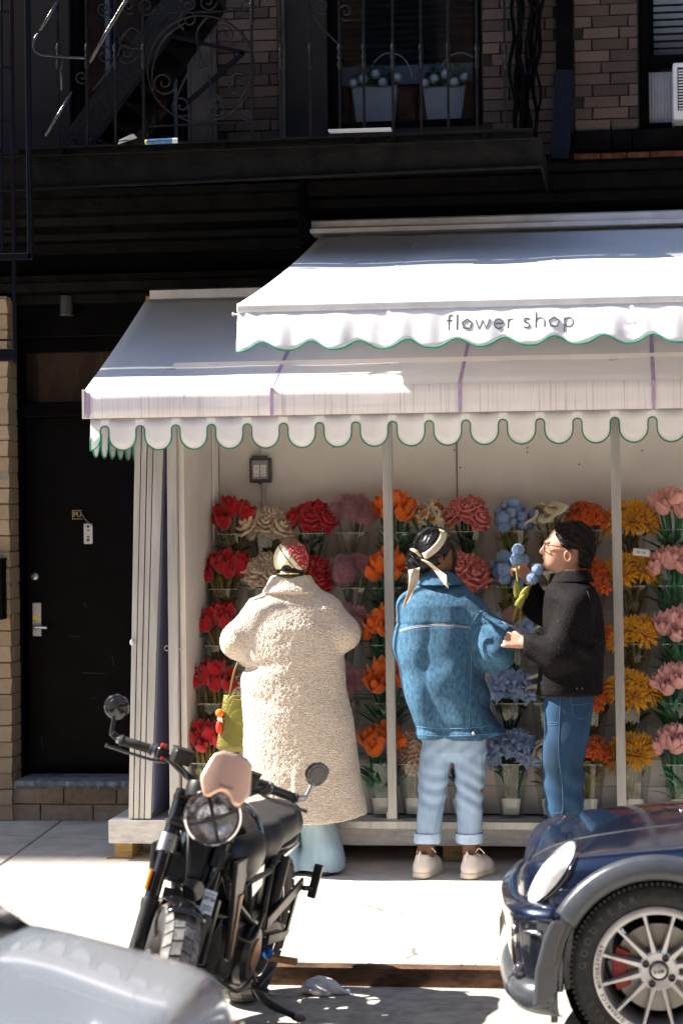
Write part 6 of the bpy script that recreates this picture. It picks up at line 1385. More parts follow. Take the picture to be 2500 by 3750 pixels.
# fork: upper tubes, lower legs, clamps, guard
up = SA
for s, nm in ((-1, 'fork_leg'), (1, 'fork_leg')):
    b = FA + Vector((-.03, s * .098, 0)); top = b + up * .70
    l = bp_(MB().tube([b - up * .03, b + up * .02, b + up * .27, b + up * .29, b + up * .31], [.022, .028, .029, .034, .034], 14), nm, sb, True, smooth='auto')
    bp_(MB().tube([b + up * .30, b + up * .72], [.0265, .0265], 14), 'fork_tube', gb, True, par=l, smooth='auto')
    bp_(MB().tube([b + up * .485, b + up * .55], [.036, .036], 16), 'fork_clamp', alus if s < 0 else sb, True, par=l, smooth='auto')
    bp_(MB().bar(b + up * .0 + Vector((.03, s * .012, 0)), b + up * .16 + Vector((.02, s * .012, 0)), .03, .012, up=(0, 1, 0)), 'fork_guard', sb, True, par=l, bevel=.004)
    if s < 0:
        bp_(MB().box(tuple(b + up * .38 + Vector((.02, -.032, 0))), (.02, .012, .075), rot=(0, -.42, 0)), 'amber_reflector', amber, True, bevel=.004)
        for q in (-.02, .02): bp_(MB().ball(b + up * (.517 + q) + Vector((.035, 0, 0)), .006, 8, 6), 'clamp_bolt', gb, True)
    else:
        c = b + up * .37 + Vector((.028, .0, 0)); st_ = bp_(MB().box(tuple(c), (.004, .045, .085), rot=(0, -.42, 0)), 'inspection_sticker', mat('sticker_white', (.55, .62, .72), .5), True)
        Mx = S_ @ Matrix.Translation(c + Vector((.003, 0, .012))) @ Matrix.Rotation(-.42, 4, 'Y') @ Matrix.Rotation(math.pi / 2, 4, 'Z') @ Matrix.Rotation(math.pi / 2, 4, 'X')
        o = text_on(MB(), '07 26', Mx, .019, .0004, .0004).build('sticker_lettering', MATS['dark_gap']); o.parent = st_
        for dz in (-.014, -.021, -.028, .03): o = MB().box((0, dz - .012, 0), (.034, .0022, .0006), Mx).build('sticker_line', MATS['dark_gap']); o.parent = st_
bp_(MB().box(tuple(FA + up * .60 + Vector((-.02, 0, 0))), (.07, .25, .03), rot=(0, -.42, 0)), 'lower_clamp', sb, True, bevel=.01)
bp_(MB().box(tuple(FA + up * .70 + Vector((-.02, 0, 0))), (.08, .25, .028), rot=(0, -.42, 0)), 'top_clamp', sb, True, bevel=.01)
fd = MB().grid(lambda u, v: FA + Vector(((.352 - .0 * v) * math.cos(2.6 - 1.3 * u), (v - .5) * .135, (.352) * math.sin(2.6 - 1.3 * u) - .02 * (2 * v - 1) ** 2)), 16, 6)
bp_(fd, 'front_mudguard', gb, True, smooth=True, solid=.006)
# headlight with black crossed tape, fly screen above it
hc = Vector((1.285, 0, .965)); HT = Matrix.Translation(hc) @ Matrix.Rotation(math.radians(88), 4, 'Y')
hl = bp_(MB().lathe([(.001, -.13), (.05, -.125), (.085, -.08), (.097, -.02), (.098, .0)], 36, HT), 'headlight', gb, True, smooth='auto')
bp_(MB().lathe([(.098, -.012), (.104, -.004), (.102, .012), (.094, .016), (.090, .006)], 40, HT), 'headlight_ring', chrome, True, par=hl, smooth='auto')
bp_(MB().lathe([(.001, -.055), (.03, -.05), (.07, -.028), (.09, .004)], 30, HT), 'reflector', mat('headlight_bowl', (.34, .34, .36), .2, metal=.9, var=.8, scale=45), True, par=hl, smooth=True)
bp_(MB().lathe([(.0895, .008), (.06, .022), (.03, .028), (.001, .030)], 30, HT), 'lens', clear('headlight_glass', (.9, .92, .95), .07), True, par=hl, smooth=True)
for a in (.55, -.95): bp_(MB().box((0, 0, 0), (.172, .020, .004), Matrix.Translation((0, 0, .031)) @ Matrix.Rotation(a, 4, 'Z'), None) if False else MB().loft([[HT @ Vector((q * math.cos(a) - w_ * math.sin(a), q * math.sin(a) + w_ * math.cos(a), .034 - .026 * (abs(q) / .09) ** 2)) for w_ in (-.006, .006)] for q in np.linspace(-.088, .088, 9)], closed=False, caps=False), 'lens_strap', sb, True, par=hl, solid=.003)
poly = [(-.105, .0), (-.125, .085), (-.075, .195), (.075, .195), (.125, .085), (.105, .0), (.085, -.045), (.055, -.0), (.0, .012), (-.055, -.0), (-.085, -.045)]
fs = MB(); N_ = 14
def scr_pt(u, v):
    zt = [(-.5, -.02), (-.36, -.012), (0, .02), (.36, -.012), (.5, -.02)]; t = (u - .5); zb = -.012 + .034 * max(0, 1 - (t / .34) ** 2); top = .150 - .02 * max(0, abs(t) - .3) / .2; wz = float(np.interp(v, [0, .12, .35, 1], [.13, .155, .19, .14]))
    z = zb + (top - zb) * v; y = t * wz; return Vector((hc.x + .055 - .42 * z - .9 * y * y * 2, y, hc.z + .085 + z))
fs.grid(scr_pt, 16, 10); fo = bp_(fs, 'fly_screen', copper, True, smooth=True, solid=.004)
bp_(text_on(MB(), 'DUCATI', Matrix.Translation(scr_pt(.5, .14) + Vector((.004, 0, 0))) @ Matrix.Rotation(-.38, 4, 'Y') @ Matrix.Rotation(math.pi / 2, 4, 'Z') @ Matrix.Rotation(math.pi / 2, 4, 'X'), .013, .0004), 'screen_lettering', MATS['dark_gap'], True, par=fo)
gq = Vector((1.20, -.055, 1.02)); bp_(MB().lathe([(.001, -.035), (.05, -.03), (.058, 0), (.058, .022), (.05, .026), (.001, .022)], 28, Matrix.Translation(gq) @ Matrix.Rotation(-.5, 4, 'Y')), 'instrument', sb, True, smooth='auto')
# bars, grips, levers, switches, mirrors
bar = smoothpath([(1.03, -.36, 1.075), (1.08, -.22, 1.085), (1.115, -.10, 1.04), (1.12, 0, 1.02), (1.115, .10, 1.04), (1.08, .19, 1.085), (1.03, .30, 1.075)], 6)
bp_(MB().tube(bar, .0135, 10), 'handlebar', sb, True, smooth=True)
for s in (-1, 1):
    g0, g1 = Vector((1.062, s * (.25 if s < 0 else .20), 1.084)), Vector((1.025, s * (.37 if s < 0 else .31), 1.074)); dr = (g1 - g0).normalized()
    bp_(MB().tube([g0, g0.lerp(g1, .06), g0.lerp(g1, .1), g1 - dr * .012, g1 - dr * .01, g1], [.022, .022, .0175, .0175, .021, .019], 14), 'grip', rub, True, smooth='auto')
    bp_(MB().tube([g1, g1 + dr * .012], [.016, .014], 12), 'bar_end', alus, True, smooth='auto')
    sw = bp_(MB().box(tuple(g0 - dr * .03), (.045, .045, .042), rot=(0, 0, s * -.3)), 'switch_box', sb, True, bevel=.007)
    bp_(MB().tube([g0 - dr * .012, g0 - dr * .002], [.026, .026], 14), 'switch_ring', alus, True, par=sw, smooth='auto')
    if s < 0: bp_(MB().box(tuple(g0 - dr * .032 + Vector((.0, 0, .026))), (.02, .022, .014)), 'red_switch', redp, True, par=sw, bevel=.003); bp_(MB().box(tuple(g0 - dr * .04 + Vector((.024, 0, -.015))), (.012, .014, .012)), 'red_button', redp, True, par=sw, bevel=.003)
    rs = bp_(MB().box(tuple(g0 - dr * .10 + Vector((.035, 0, .012))), (.05, .068, .05), rot=(0, 0, s * -.25)), 'reservoir', sb, True, bevel=.005)
    bp_(MB().box(tuple(g0 - dr * .10 + Vector((.035, 0, .039))), (.054, .072, .008), rot=(0, 0, s * -.25)), 'reservoir_cap', sb, True, par=rs, bevel=.003)
    lv = smoothpath([g0 - dr * .05 + Vector((.05, 0, -.018)), g0 + Vector((.062, 0, -.024)), g0.lerp(g1, .5) + Vector((.055, 0, -.026)), g1 + dr * .02 + Vector((.05, 0, -.024)), g1 + dr * .05 + Vector((.058, 0, -.022))])
    bp_(MB().tube(lv, [.009] * (len(lv) - 2) + [.010, .011], 8, flat=.7), 'lever', gb, True, smooth=True)
    p1 = bp_(MB().tube(smoothpath([g0 - dr * .08 + Vector((.03, 0, -.01)), g0 - dr * .13 + Vector((.07, 0, -.03)), Vector((1.17, s * .08, 1.0)), Vector((1.13, s * .03, .93))]), .0055, 6), 'cable', sb, True, smooth=True)
    a0, a1 = g1 - dr * .0, g1 + Vector((-.01, s * .035, .012)); a2 = a1 + Vector((-.012, s * .018, .05)); a3 = a2 + Vector((-.015, -s * .004, .025))
    mr = bp_(MB().bar(a0, a1, .022, .022).bar(a1 - Vector((0, 0, .01)), a3, .02, .014, up=(0, 1, 0)), 'mirror_arm', alus if s > 0 else sb, True, bevel=.005)
    MT = Matrix.Translation(a3 + Vector((.010, s * .0, .018))) @ Matrix.Rotation(math.radians(96), 4, 'Y') @ Matrix.Rotation(s * -.25, 4, 'X')
    bp_(MB().lathe([(.001, .012), (.030, .010), (.032, .008), (.042, .007), (.046, .003), (.046, -.005), (.042, -.008), (.001, -.008)], 36, MT), 'mirror', gb, True, par=mr, smooth='auto')
# tank, side covers, seat, tail
def bsol(nm, fn, lo, hi, h, m, **k): o = solid(nm, fn, lo, hi, h, m); o.parent = bike; return o
bsol('fuel_tank', lambda X, Y, Z: smx(sm(sm(ell((X, Y, Z), (.83, 0, .80), (.27, .155, .155)), ell((X, Y, Z), (.98, 0, .80), (.13, .13, .12)), .05), ell((X, Y, Z), (.66, 0, .77), (.13, .10, .11)), .05), .70 - Z, .02), (.45, -.22, .62), (1.16, .22, 1.0), .010, gb)
for s in (-1, 1):
    bsol('tank_cover', lambda X, Y, Z: smx(smx(ell((X, Y, Z), (.90, s * .10, .775), (.21, .085, .115)), -(s * Y - .09), .01), abs(Z - .775) - .095, .02), (.65, min(s * .05, s * .24), .62), (1.14, max(s * .05, s * .24), .93), .009, sb)
    pn = [(1.17, .80), (1.14, .70), (1.10, .60), (1.05, .42), (1.01, .40), (1.02, .60), (1.00, .70), (.98, .80)]
    bp_(MB().prism(pn[::-1], .02, Matrix.Translation((0, s * .155 - .01, 0))), 'radiator_shroud', sb, bevel=.006)
    bp_(MB().prism([(1.06, .66), (1.03, .44), (1.015, .42), (1.025, .60), (1.01, .66)], .006, Matrix.Translation((0, s * .168 - .003, 0))), 'copper_panel', bronze, bevel=.002)
    bp_(MB().prism([(.80, .68), (.74, .56), (.55, .60), (.58, .70)], .03, Matrix.Translation((0, s * .115 - .015, 0))), 'side_cover', gb, bevel=.008)
bp_(text_on(MB(), 'SCRAMBLER', Matrix.Translation((.80, .157, .765)) @ Matrix.Rotation(math.pi, 4, 'Z') @ Matrix.Rotation(math.pi / 2, 4, 'X'), .026, .0015), 'tank_lettering', mat('silver_print', (.5, .5, .5), .4))
bsol('seat', lambda X, Y, Z: smx(sm(chain((X, Y, Z), [(.60, 0, .745), (.35, 0, .735), (.08, 0, .77), (-.10, 0, .775)], [.085, .115, .105, .085], .05), rbox((X, Y, Z), (.18, 0, .735), (.64, .215, .10), .045), .03), Z - (.815 + .0 * X), .02), (-.28, -.2, .6), (.75, .2, .9), .010, seatm)
bsol('tail', lambda X, Y, Z: smx(ell((X, Y, Z), (.08, 0, .69), (.34, .115, .06)), Z - .70, .01), (-.35, -.2, .55), (.5, .2, .8), .010, sb)
for s in (-1, 1): bp_(MB().bar((-.10, s * .10, .66), (.28, s * .115, .655), .012, .016), 'seat_trim', chrome, bevel=.003)
bp_(MB().box((-.26, 0, .68), (.03, .12, .04)), 'tail_light', redp, bevel=.01)
bp_(MB().bar((-.18, 0, .66), (-.36, 0, .40), .12, .012, up=(0, 1, 0)), 'plate_holder', sb, bevel=.005)
# frame, engine, exhaust, swingarm, shock, stand, pegs
fr_ = MB()
for s in (-1, 1):
    for P in ([(1.12, s * .03, .90), (.95, s * .11, .62), (.72, s * .14, .50), (.45, s * .13, .42)], [(1.10, s * .03, .82), (.80, s * .13, .66), (.45, s * .12, .64), (-.12, s * .08, .70)], [(.45, s * .13, .42), (.42, s * .12, .66)], [(.95, s * .11, .62), (.80, s * .13, .66), (.72, s * .14, .50)], [(.48, s * .14, .38), (.50, s * .14, .55), (.36, s * .11, .68)]): fr_.tube(P, .015, 8)
bp_(fr_, 'frame', sb, smooth='auto')
en = MB().box((.70, 0, .40), (.40, .26, .22)).box((.62, 0, .28), (.34, .22, .12)); bp_(en, 'engine_case', sb, bevel=.025)
for k in range(8): bp_(MB().box((.99 + .012 * k, 0, .36 + .026 * k * .8), (.17, .21, .009), rot=(0, .5, 0)), 'cylinder_fin', sb, bevel=.002)
bp_(MB().cyl((.93, 0, .33), (1.08, 0, .55), .075, n=20), 'front_cylinder', sb, smooth='auto')
for k in range(7): bp_(MB().box((.55 - .012 * k, 0, .54 + .022 * k), (.16, .20, .008), rot=(0, -.4, 0)), 'cylinder_fin', sb)
for s in (-1, 1):
    T = Matrix.Translation((.66, s * .13, .36)) @ Matrix.Rotation(-s * math.pi / 2, 4, 'X')
    cc = bp_(MB().lathe([(.115, -.01), (.115, .02), (.10, .04), (.065, .045), (.001, .045)], 32, T), 'engine_cover', sb, smooth='auto')
    bp_(MB().lathe([(.062, .044), (.062, .050), (.052, .053), (.001, .053)], 32, T), 'bronze_cap', bronze, par=cc, smooth='auto')
rd = bp_(MB().box((1.12, 0, .52), (.04, .21, .24), rot=(0, -.3, 0)), 'oil_cooler', sb, bevel=.004)
for k in range(12): bp_(MB().box((1.142 - .0065 * (k - 6) * .0 + .0055 * (k - 6), 0, .52 + .018 * (k - 6)), (.012, .20, .006), rot=(0, -.3, 0)), 'cooler_fin', alus if k > 9 else sb, par=rd)
bp_(MB().tube(smoothpath([(1.08, .0, .50), (1.17, .02, .42), (1.15, .05, .28), (1.0, .08, .19), (.75, -.06, .17), (.45, -.13, .22), (.2, -.16, .33), (-.05, -.17, .42)]), [.024] * 30 + [.045] * 13, 12), 'exhaust_pipe', mat('exhaust_steel', (.30, .22, .16), .35, metal=.9, var=.3), smooth=True)
sw = MB()
for s in (-1, 1): sw.tube([(.45, s * .12, .40), (.30, s * .13, .39), (.0, s * .125, .315), (-.05, s * .125, .31)], [.032, .036, .030, .02], 8)
sw.bb(.30, .44, -.12, .12, .36, .42); bp_(sw, 'swingarm', sb, smooth='auto')
bp_(MB().bar((.48, .155, .44), (-.02, .165, .52), .05, .014, up=(0, 1, 0)).bar((.05, .165, .50), (.12, .165, .33), .04, .012, up=(0, 1, 0)).bar((.12, .165, .33), (.40, .155, .36), .04, .012, up=(0, 1, 0)), 'peg_bracket', sb, bevel=.004)
bp_(MB().bar((-.02, .17, .50), (-.06, .205, .50), .02, .02).bar((-.06, .205, .46), (-.07, .212, .60), .028, .035, up=(0, 1, 0)), 'passenger_peg', sb, bevel=.004)
bp_(MB().tube([(.30, .12, .42), (.22, .12, .66)], .03, 12), 'rear_shock', sb, smooth='auto')
bp_(MB().tube([(.20 + .033 * math.cos(q), .10 + .033 * math.sin(q), .42 + q * .0052) for q in np.linspace(0, 44, 160)], .005, 5), 'shock_spring', mat('spring_dark', (.03, .03, .03), .4), smooth=True)
for s in (-1, 1):
    pg = bp_(MB().bar((.42, s * .17, .30), (.40, s * .29, .305), .04, .022), 'footpeg', rub if s < 0 else bronze, bevel=.004)
    bp_(MB().ball((.425, s * .175, .315), .022, 10, 8), 'peg_pivot', bluep if s > 0 else alus, par=pg, smooth=True)
bp_(MB().bar((.60, .19, .22), (.46, .21, .27), .016, .016).cyl((.60, .17, .22), (.60, .24, .22), .010, n=10), 'gear_lever', sb)
def lowest(p): return p
s0 = Vector((.50, .13, .24)); Minv = (Matrix.Translation(W0) @ bike.rotation_euler.to_matrix().to_4x4()).inverted()
foot = Minv @ Vector((at(1092, 3738, Z=-.02).x, at(1092, 3738, Z=-.02).y, -.012))
mid = s0.lerp(foot, .45) + Vector((.0, -.02, -.03))
sd = bp_(MB().tube(smoothpath([s0, mid, foot + (mid - foot) * .12], 5), [.017] * 8 + [.013] * 3, 10), 'side_stand', sb, smooth=True)
bp_(MB().ball(foot + Vector((0, 0, .002)), (.05, .03, .009), 14, 6), 'stand_foot', sb, par=sd, smooth=True)
bp_(MB().tube([s0.lerp(mid, .15 + .0) + Vector((.02 + .011 * math.cos(q), -.02 + .011 * math.sin(q), -.004 * q * .3)) for q in np.linspace(0, 50, 150)], .0022, 4), 'stand_spring', alus, par=sd)
bp_(MB().tube([(.0 + .10 * math.cos(a), -.11, .315 + .10 * math.sin(a)) for a in np.linspace(0, 6.28, 40, endpoint=False)], .008, 6, closed=True).bar((0, -.11, .415), (.58, -.11, .40), .012, .02).bar((0, -.11, .215), (.58, -.11, .30), .012, .02), 'chain', mat('chain_steel', (.2, .19, .17), .4, metal=.8))
bp_(MB().box(tuple(FA + up * .52 + Vector((-.07, 0, 0))), (.10, .10, .26), rot=(0, -.42, 0)).box((1.08, .0, .70), (.10, .16, .10)), 'steering_head', sb, bevel=.015)
bp_(MB().box(tuple(FA + up * .44 + Vector((-.05, 0, .0))), (.06, .15, .10), rot=(0, -.42, 0)), 'horn_bracket', sb, True, bevel=.01)
bp_(MB().lathe([(.001, .03), (.04, .026), (.045, 0), (.02, -.02), (.001, -.02)], 20, Matrix.Translation(FA + up * .40 + Vector((.0, .03, .0))) @ Matrix.Rotation(math.pi / 2, 4, 'Y')), 'horn', gb, True, smooth='auto')
for k, P in enumerate(([(1.14, .05, .90), (1.22, .09, .80), (1.20, .06, .62), (1.10, .02, .50)], [(1.14, -.06, .92), (1.25, -.02, .78), (1.18, .04, .60)], [(1.0, .10, .34), (.85, .17, .26), (.62, .17, .25)], [(.95, .12, .50), (.80, .18, .44), (.58, .16, .50)])): bp_(MB().tube(smoothpath(P), .008, 6), 'hose', sb, k < 2, smooth=True)
bp_(MB().box((.40, 0, .56), (.26, .20, .18)).box((.20, 0, .62), (.30, .16, .08)), 'airbox', sb, bevel=.03)
# ================================================================== BLUE HATCHBACK (right) AND SILVER SALOON (left)
def apply_mods(o):
    me = bpy.data.meshes.new_from_object(o.evaluated_get(bpy.context.evaluated_depsgraph_get())); o.modifiers.clear(); o.data = me; return o
def cut(o, mb):
    c = mb.build('cutter', MATS['dark_gap']); q = o.modifiers.new('c', 'BOOLEAN'); q.object = c; q.operation = 'DIFFERENCE'; q.solver = 'EXACT'; apply_mods(o); bpy.data.objects.remove(c); return o
paint = mat('dark_blue_paint', (.004, .011, .036), .28, metal=.45, coat=1., var=.05, scale=3, rvar=.02); plast = mat('grey_plastic', (.040, .045, .054), .30, var=.15, scale=12, bump=.05, bscale=300, spec=.8)
darkp = mat('dark_gloss', (.008, .009, .014), .12, coat=.8, rvar=.03); alloy = mat('worn_alloy', (.50, .49, .48), .35, metal=.6, var=.12, scale=8); carglass = mat('car_glass', (.012, .014, .016), .05, coat=1., rvar=.02)
YN = 7.74; YM = 8.44; HWD = YM - YN
car = thing('hatchback_car', 'dark blue hatchback car with grey wheel arch trim and many-spoked silver wheel', 'car', (1.3, YM, 0))
wc = at(2412, 3564, Y=YN); WX, WZ = wc.x, wc.z
def cx(px): return at(px, 3300, Y=YN).x
def cz(py, Y=None): return at(2100, py, Y=YM if Y is None else Y).z - (.016 if Y is None else 0)
# stations from the nose back: X, half width, sill z, shoulder z, crown z
nose = at(1893, 3270, Y=8.3).x
T = [(nose, .36, cz(3420, 8.0), cz(3250, 8.0), cz(3225)), (nose + .035, .50, cz(3480, 8.0), cz(3160, 7.9), cz(3185)), (nose + .09, .60, cz(3560, 7.8), cz(3150, 7.85), cz(3118)), (nose + .17, .655, .20, cz(3144, 7.8), cz(3056)), (nose + .30, .685, .17, cz(3134, 7.8), cz(3006)), (nose + .50, .70, .16, cz(3120, 7.78), cz(2968)), (nose + .80, .70, .16, cz(3102, 7.78), cz(2940)),
     (nose + 1.1, .70, .16, cz(3086, 7.78), cz(2920)), (nose + 1.6, .70, .17, .84, .94), (nose + 2.6, .70, .17, .88, .95), (nose + 3.2, .69, .2, .90, .96), (nose + 3.5, .66, .26, .86, .90), (nose + 3.56, .58, .34, .70, .74)]
rings = []
for x, w_, zb, zs, zh in T:
    half = [(-w_ * .86, zb), (-w_ * .985, zb + .04), (-w_, zb + (zs - zb) * .42), (-w_ * .995, zb + (zs - zb) * .72), (-w_ * .965, zs - .035), (-w_ * .90, zs), (-w_ * .80, zs + (zh - zs) * .38), (-w_ * .45, zs + (zh - zs) * .88), (0, zh)]
    ring_ = half + [(-y, z) for y, z in half[-2::-1]]
    rings.append([(x, YM + y, z) for y, z in ring_])
body = MB().loft(rings); bo = body.build('body', paint, None, smooth=True, sub=2); apply_mods(bo)
cyl_ = MB()
for x in (WX, WX + 2.46):
    for y0_, y1_ in ((YN - .1, YN + .25), (2 * YM - YN - .25, 2 * YM - YN + .1)): cyl_.cyl((x, y0_, WZ), (x, y1_, WZ), .335, n=64)
cut(bo, cyl_)
bo.data.polygons.foreach_set('use_smooth', [True] * len(bo.data.polygons)); bo.data.set_sharp_from_angle(angle=math.radians(40)); put(bo, car); bo.name = 'body'
bm_b = BVHTree.FromPolygons([v.co.copy() for v in bo.data.vertices], [tuple(p.vertices) for p in bo.data.polygons])
def ck(mb, nm, m, par=None, **k):
    o = mb.build(nm, m, None, **k)
    if par is None: put(o, car)
    else: o.parent = par
    return o
# shut line between bonnet and wing; bonnet to bumper
for pts in ([(2500, 3020), (2380, 3032), (2250, 3050), (2150, 3066), (2070, 3084), (2000, 3110), (1950, 3140)],):
    P = [on(bm_b, q.x, q.y, .0005) for q in smoothpath([(x, y, 0) for x, y in pts], 6)]; P = [p for p in P if p]
    if len(P) > 2: ck(MB().tube(P, .003, 6), 'shut_line', MATS['dark_gap'], smooth=True)
# headlamp: slanting oval in a black frame, sun glare painted in as lens white
hp = []
HCx, HCy = 2022, 3195; ang = math.atan2(-(3304 - 3085), -(1942 - 2100))
def oval(r1, r2, off, n=40):
    P = []; ux_, uy_ = (2100 - 1942), (3085 - 3304); L_ = math.hypot(ux_, uy_); ux_, uy_ = ux_ / L_, uy_ / L_
    for i in range(n):
        a = 2 * math.pi * i / n; p_, q_ = r1 * math.cos(a), r2 * math.sin(a); p = on(bm_b, HCx + off + ux_ * p_ - uy_ * q_, HCy + uy_ * p_ + ux_ * q_, .004)
        if p: P.append(p)
    return P
o1, o2 = oval(136, 40, 0), oval(152, 52, 6)
if len(o1) == 40 and len(o2) == 40:
    c1 = sum(o1, Vector()) / 40 + Vector((-.006, -.010, .003)); m = MB(); RR = [[p + Vector((-.010, -.020, .006)) * (.25 + .75 * math.sin(t * math.pi * .5)) for p in oval(136 * (1 - t), 40 * (1 - t), 0)] for t in (0, .1, .25, .45, .68, .9)]
    m.loft(RR, closed=True, caps=False); nb0 = len(m.v); m.v.append(tuple(on(bm_b, HCx, HCy, .004) + Vector((-.010, -.020, .006)))); m.f += [(200 + i, 200 + (i + 1) % 40, nb0) for i in range(40)]
    hl = ck(m, 'headlight', mat('glare_lens', (.85, .85, .85), .2, coat=1., spec=.8, rvar=.02), smooth=True)
    ck(MB().loft([o2, o1], caps=False), 'lamp_frame', darkp, par=hl, smooth=True, solid=.004); hl.location = hl.location
    for ch in hl.children: ch.location = (0, 0, 0)
# wheel arch trim
def arcsweep(r0, r1, a0, a1, y0, y1, n=40):
    rings = []
    for i in range(n + 1):
        a = a0 + (a1 - a0) * i / n; k = min(1, min(i, n - i) / 5 + .55); sec = [(r0, y0 + .02), (r0, y0 - .004), (r0 + .012, y0 - .018), ((r0 * .6 + r1 * .4), y0 - .016), (r0 * .2 + r1 * .8, y0 - .002), (r1, y1)]
        rings.append([(WX + r * math.cos(a), y, WZ + r * math.sin(a)) for r, y in sec])
    return MB().loft(rings, closed=False, caps=False)
ck(arcsweep(.328, .412, math.radians(-5), math.radians(152), YN, YN + .012), 'wheel_arch_trim', plast, smooth=True, solid=.006)
lip_ = MB().cyl((WX, YN + .02, WZ), (WX, YN + .24, WZ), .334, n=48); 
ck(MB().lathe([(.336, 0), (.336, .24), (.05, .24)], 48, Matrix.Translation((WX, YN + .015, WZ)) @ Matrix.Rotation(-math.pi / 2, 4, 'X')), 'wheel_housing', mat('housing_black', (.008, .008, .008), .9))
# bumper: plan curve swept with a section
plan = [(2108, YN + .0), (2040, YN - .004), (1985, YN + .012), (1930, YN + .05), (1888, YN + .12), (1862, YN + .22), (1850, YN + .36), (1846, YM)]
plan = [Vector((at(px, 3400, Y=y).x, y, 0)) for px, y in plan]; far = [Vector((p.x, 2 * YM - p.y, 0)) for p in plan[-2::-1]]; plan = smoothpath(plan + far, 4)
def sweep(sec, i0=0, i1=None):
    pl = plan[i0:i1]; rings = []
    for i, p in enumerate(pl):
        t = (pl[min(i + 1, len(pl) - 1)] - pl[max(i - 1, 0)]).normalized(); n_ = Vector((t.y, -t.x, 0))
        n_ = -n_ if n_.dot(Vector((p.x - 1.5, (p.y - YM), 0))) < 0 else n_
        rings.append([p + n_ * o_ + Vector((0, 0, z)) for o_, z in sec])
    return MB().loft(rings, closed=False, caps=False)
zf = lambda py: at(1900, py, Y=7.9).z
nP = len(plan); iS = 7
ck(sweep([(-.10, zf(3292)), (-.03, zf(3300)), (.0, zf(3322)), (.004, zf(3350)), (.0, zf(3400)), (-.006, zf(3470)), (-.02, zf(3540)), (-.02, zf(3600))], 3, nP - 3), 'bumper', darkp, smooth=True, solid=.004)
ck(sweep([(-.09, zf(3292) + .002), (-.035, zf(3298)), (.002, zf(3318)), (.007, zf(3336)), (.004, zf(3352))], 5, nP - 5), 'bumper_strip', paint, smooth=True, solid=.004)
ck(sweep([(-.03, zf(3560)), (.004, zf(3590)), (.014, zf(3620)), (.008, zf(3650)), (-.02, zf(3685)), (-.08, zf(3700))], 4, nP - 4), 'bumper_lip', plast, smooth=True, solid=.005)
sp_ = [(2108, 3368), (2072, 3450), (2045, 3560), (2038, 3690), (1950, 3690), (1958, 3560), (1985, 3450), (2018, 3368)]
ck(MB().prism([(at(x, y, Y=YN).x, at(x, y, Y=YN).z) for x, y in sp_], .05, Matrix.Translation((0, YN - .014, 0))), 'side_trim', plast, bevel=.012)
sp2 = [(2090, 3385), (2062, 3452), (2045, 3530), (2025, 3530), (2040, 3450), (2068, 3385)]
ck(MB().prism([(at(x, y, Y=YN).x, at(x, y, Y=YN).z) for x, y in sp2], .004, Matrix.Translation((0, YN - .017, 0))), 'side_marker', mat('marker_smoke', (.05, .045, .04), .2), bevel=.002)
c = at(1882, 3425, Y=7.87); ck(MB().ball((c.x + .004, 7.875, c.z), (.017, .03, .044), 20, 14), 'round_indicator', chrome, smooth=True)
ck(sweep([(.010, zf(3382)), (.013, zf(3388)), (.010, zf(3396))], 8, 14), 'chrome_strip', chrome, smooth=True, solid=.004)
c = at(1898, 3560, Y=7.86); ck(MB().ball((c.x + .01, 7.87, c.z), (.030, .03, .036), 20, 14), 'fog_lamp', mat('fog_glass', (.03, .03, .04), .06, coat=1., rvar=.02), smooth=True)
pl0 = at(1842, 3375, Y=8.4); ck(MB().bb(pl0.x - .012, pl0.x - .004, YM - .15, YM + .15, pl0.z - .04, pl0.z + .04), 'number_plate', mat('plate_white', (.6, .55, .45), .4), bevel=.004)
for k in range(6): ck(MB().bar((nose - .004 + .004 * k, YM - .26, cz(3270) + .011 * k), (nose - .004 + .004 * k, YM + .26, cz(3270) + .011 * k), .006, .006), 'grille_bar', chrome)
c = at(2030, 3705, Y=7.95); ck(MB().bb(c.x - .012, c.x + .012, 7.9, 7.96, c.z - .03, c.z + .05), 'mud_flap', plast)
c = at(2497, 2972, Y=8.2); ck(MB().ball(c, (.012, .012, .008), 10, 6), 'washer_jet', chrome, smooth=True)
# cabin
cab = []
for x, w_, z in ((nose + .95, .62, .94), (nose + 1.45, .56, 1.36), (nose + 1.8, .55, 1.40), (nose + 2.9, .55, 1.38), (nose + 3.35, .57, 1.15), (nose + 3.5, .6, .92)): cab.append([(x, YM - w_ * 1.12, .86), (x, YM - w_, z - .06 if z > 1 else z), (x, YM - w_ * .9, z), (x, YM + w_ * .9, z), (x, YM + w_, z - .06 if z > 1 else z), (x, YM + w_ * 1.12, .86)])
ck(MB().loft(cab), 'cabin_glass', carglass, smooth='auto')
ck(MB().loft([[(x, YM - .53, 1.37), (x, YM - .45, 1.425), (x, YM + .45, 1.425), (x, YM + .53, 1.37)] for x in (nose + 1.5, nose + 3.0)]), 'roof', mat('white_roof', (.7, .7, .7), .2, coat=1.), bevel=.02)
ck(MB().box((nose + 1.15, YN - .08, .98), (.10, .16, .11)), 'door_mirror', darkp, bevel=.03)
for z_ in (.2,): ck(MB().bb(nose + .9, nose + 2.2, YN - .012, YN + .01, .17, .26), 'sill_trim', plast, bevel=.01)
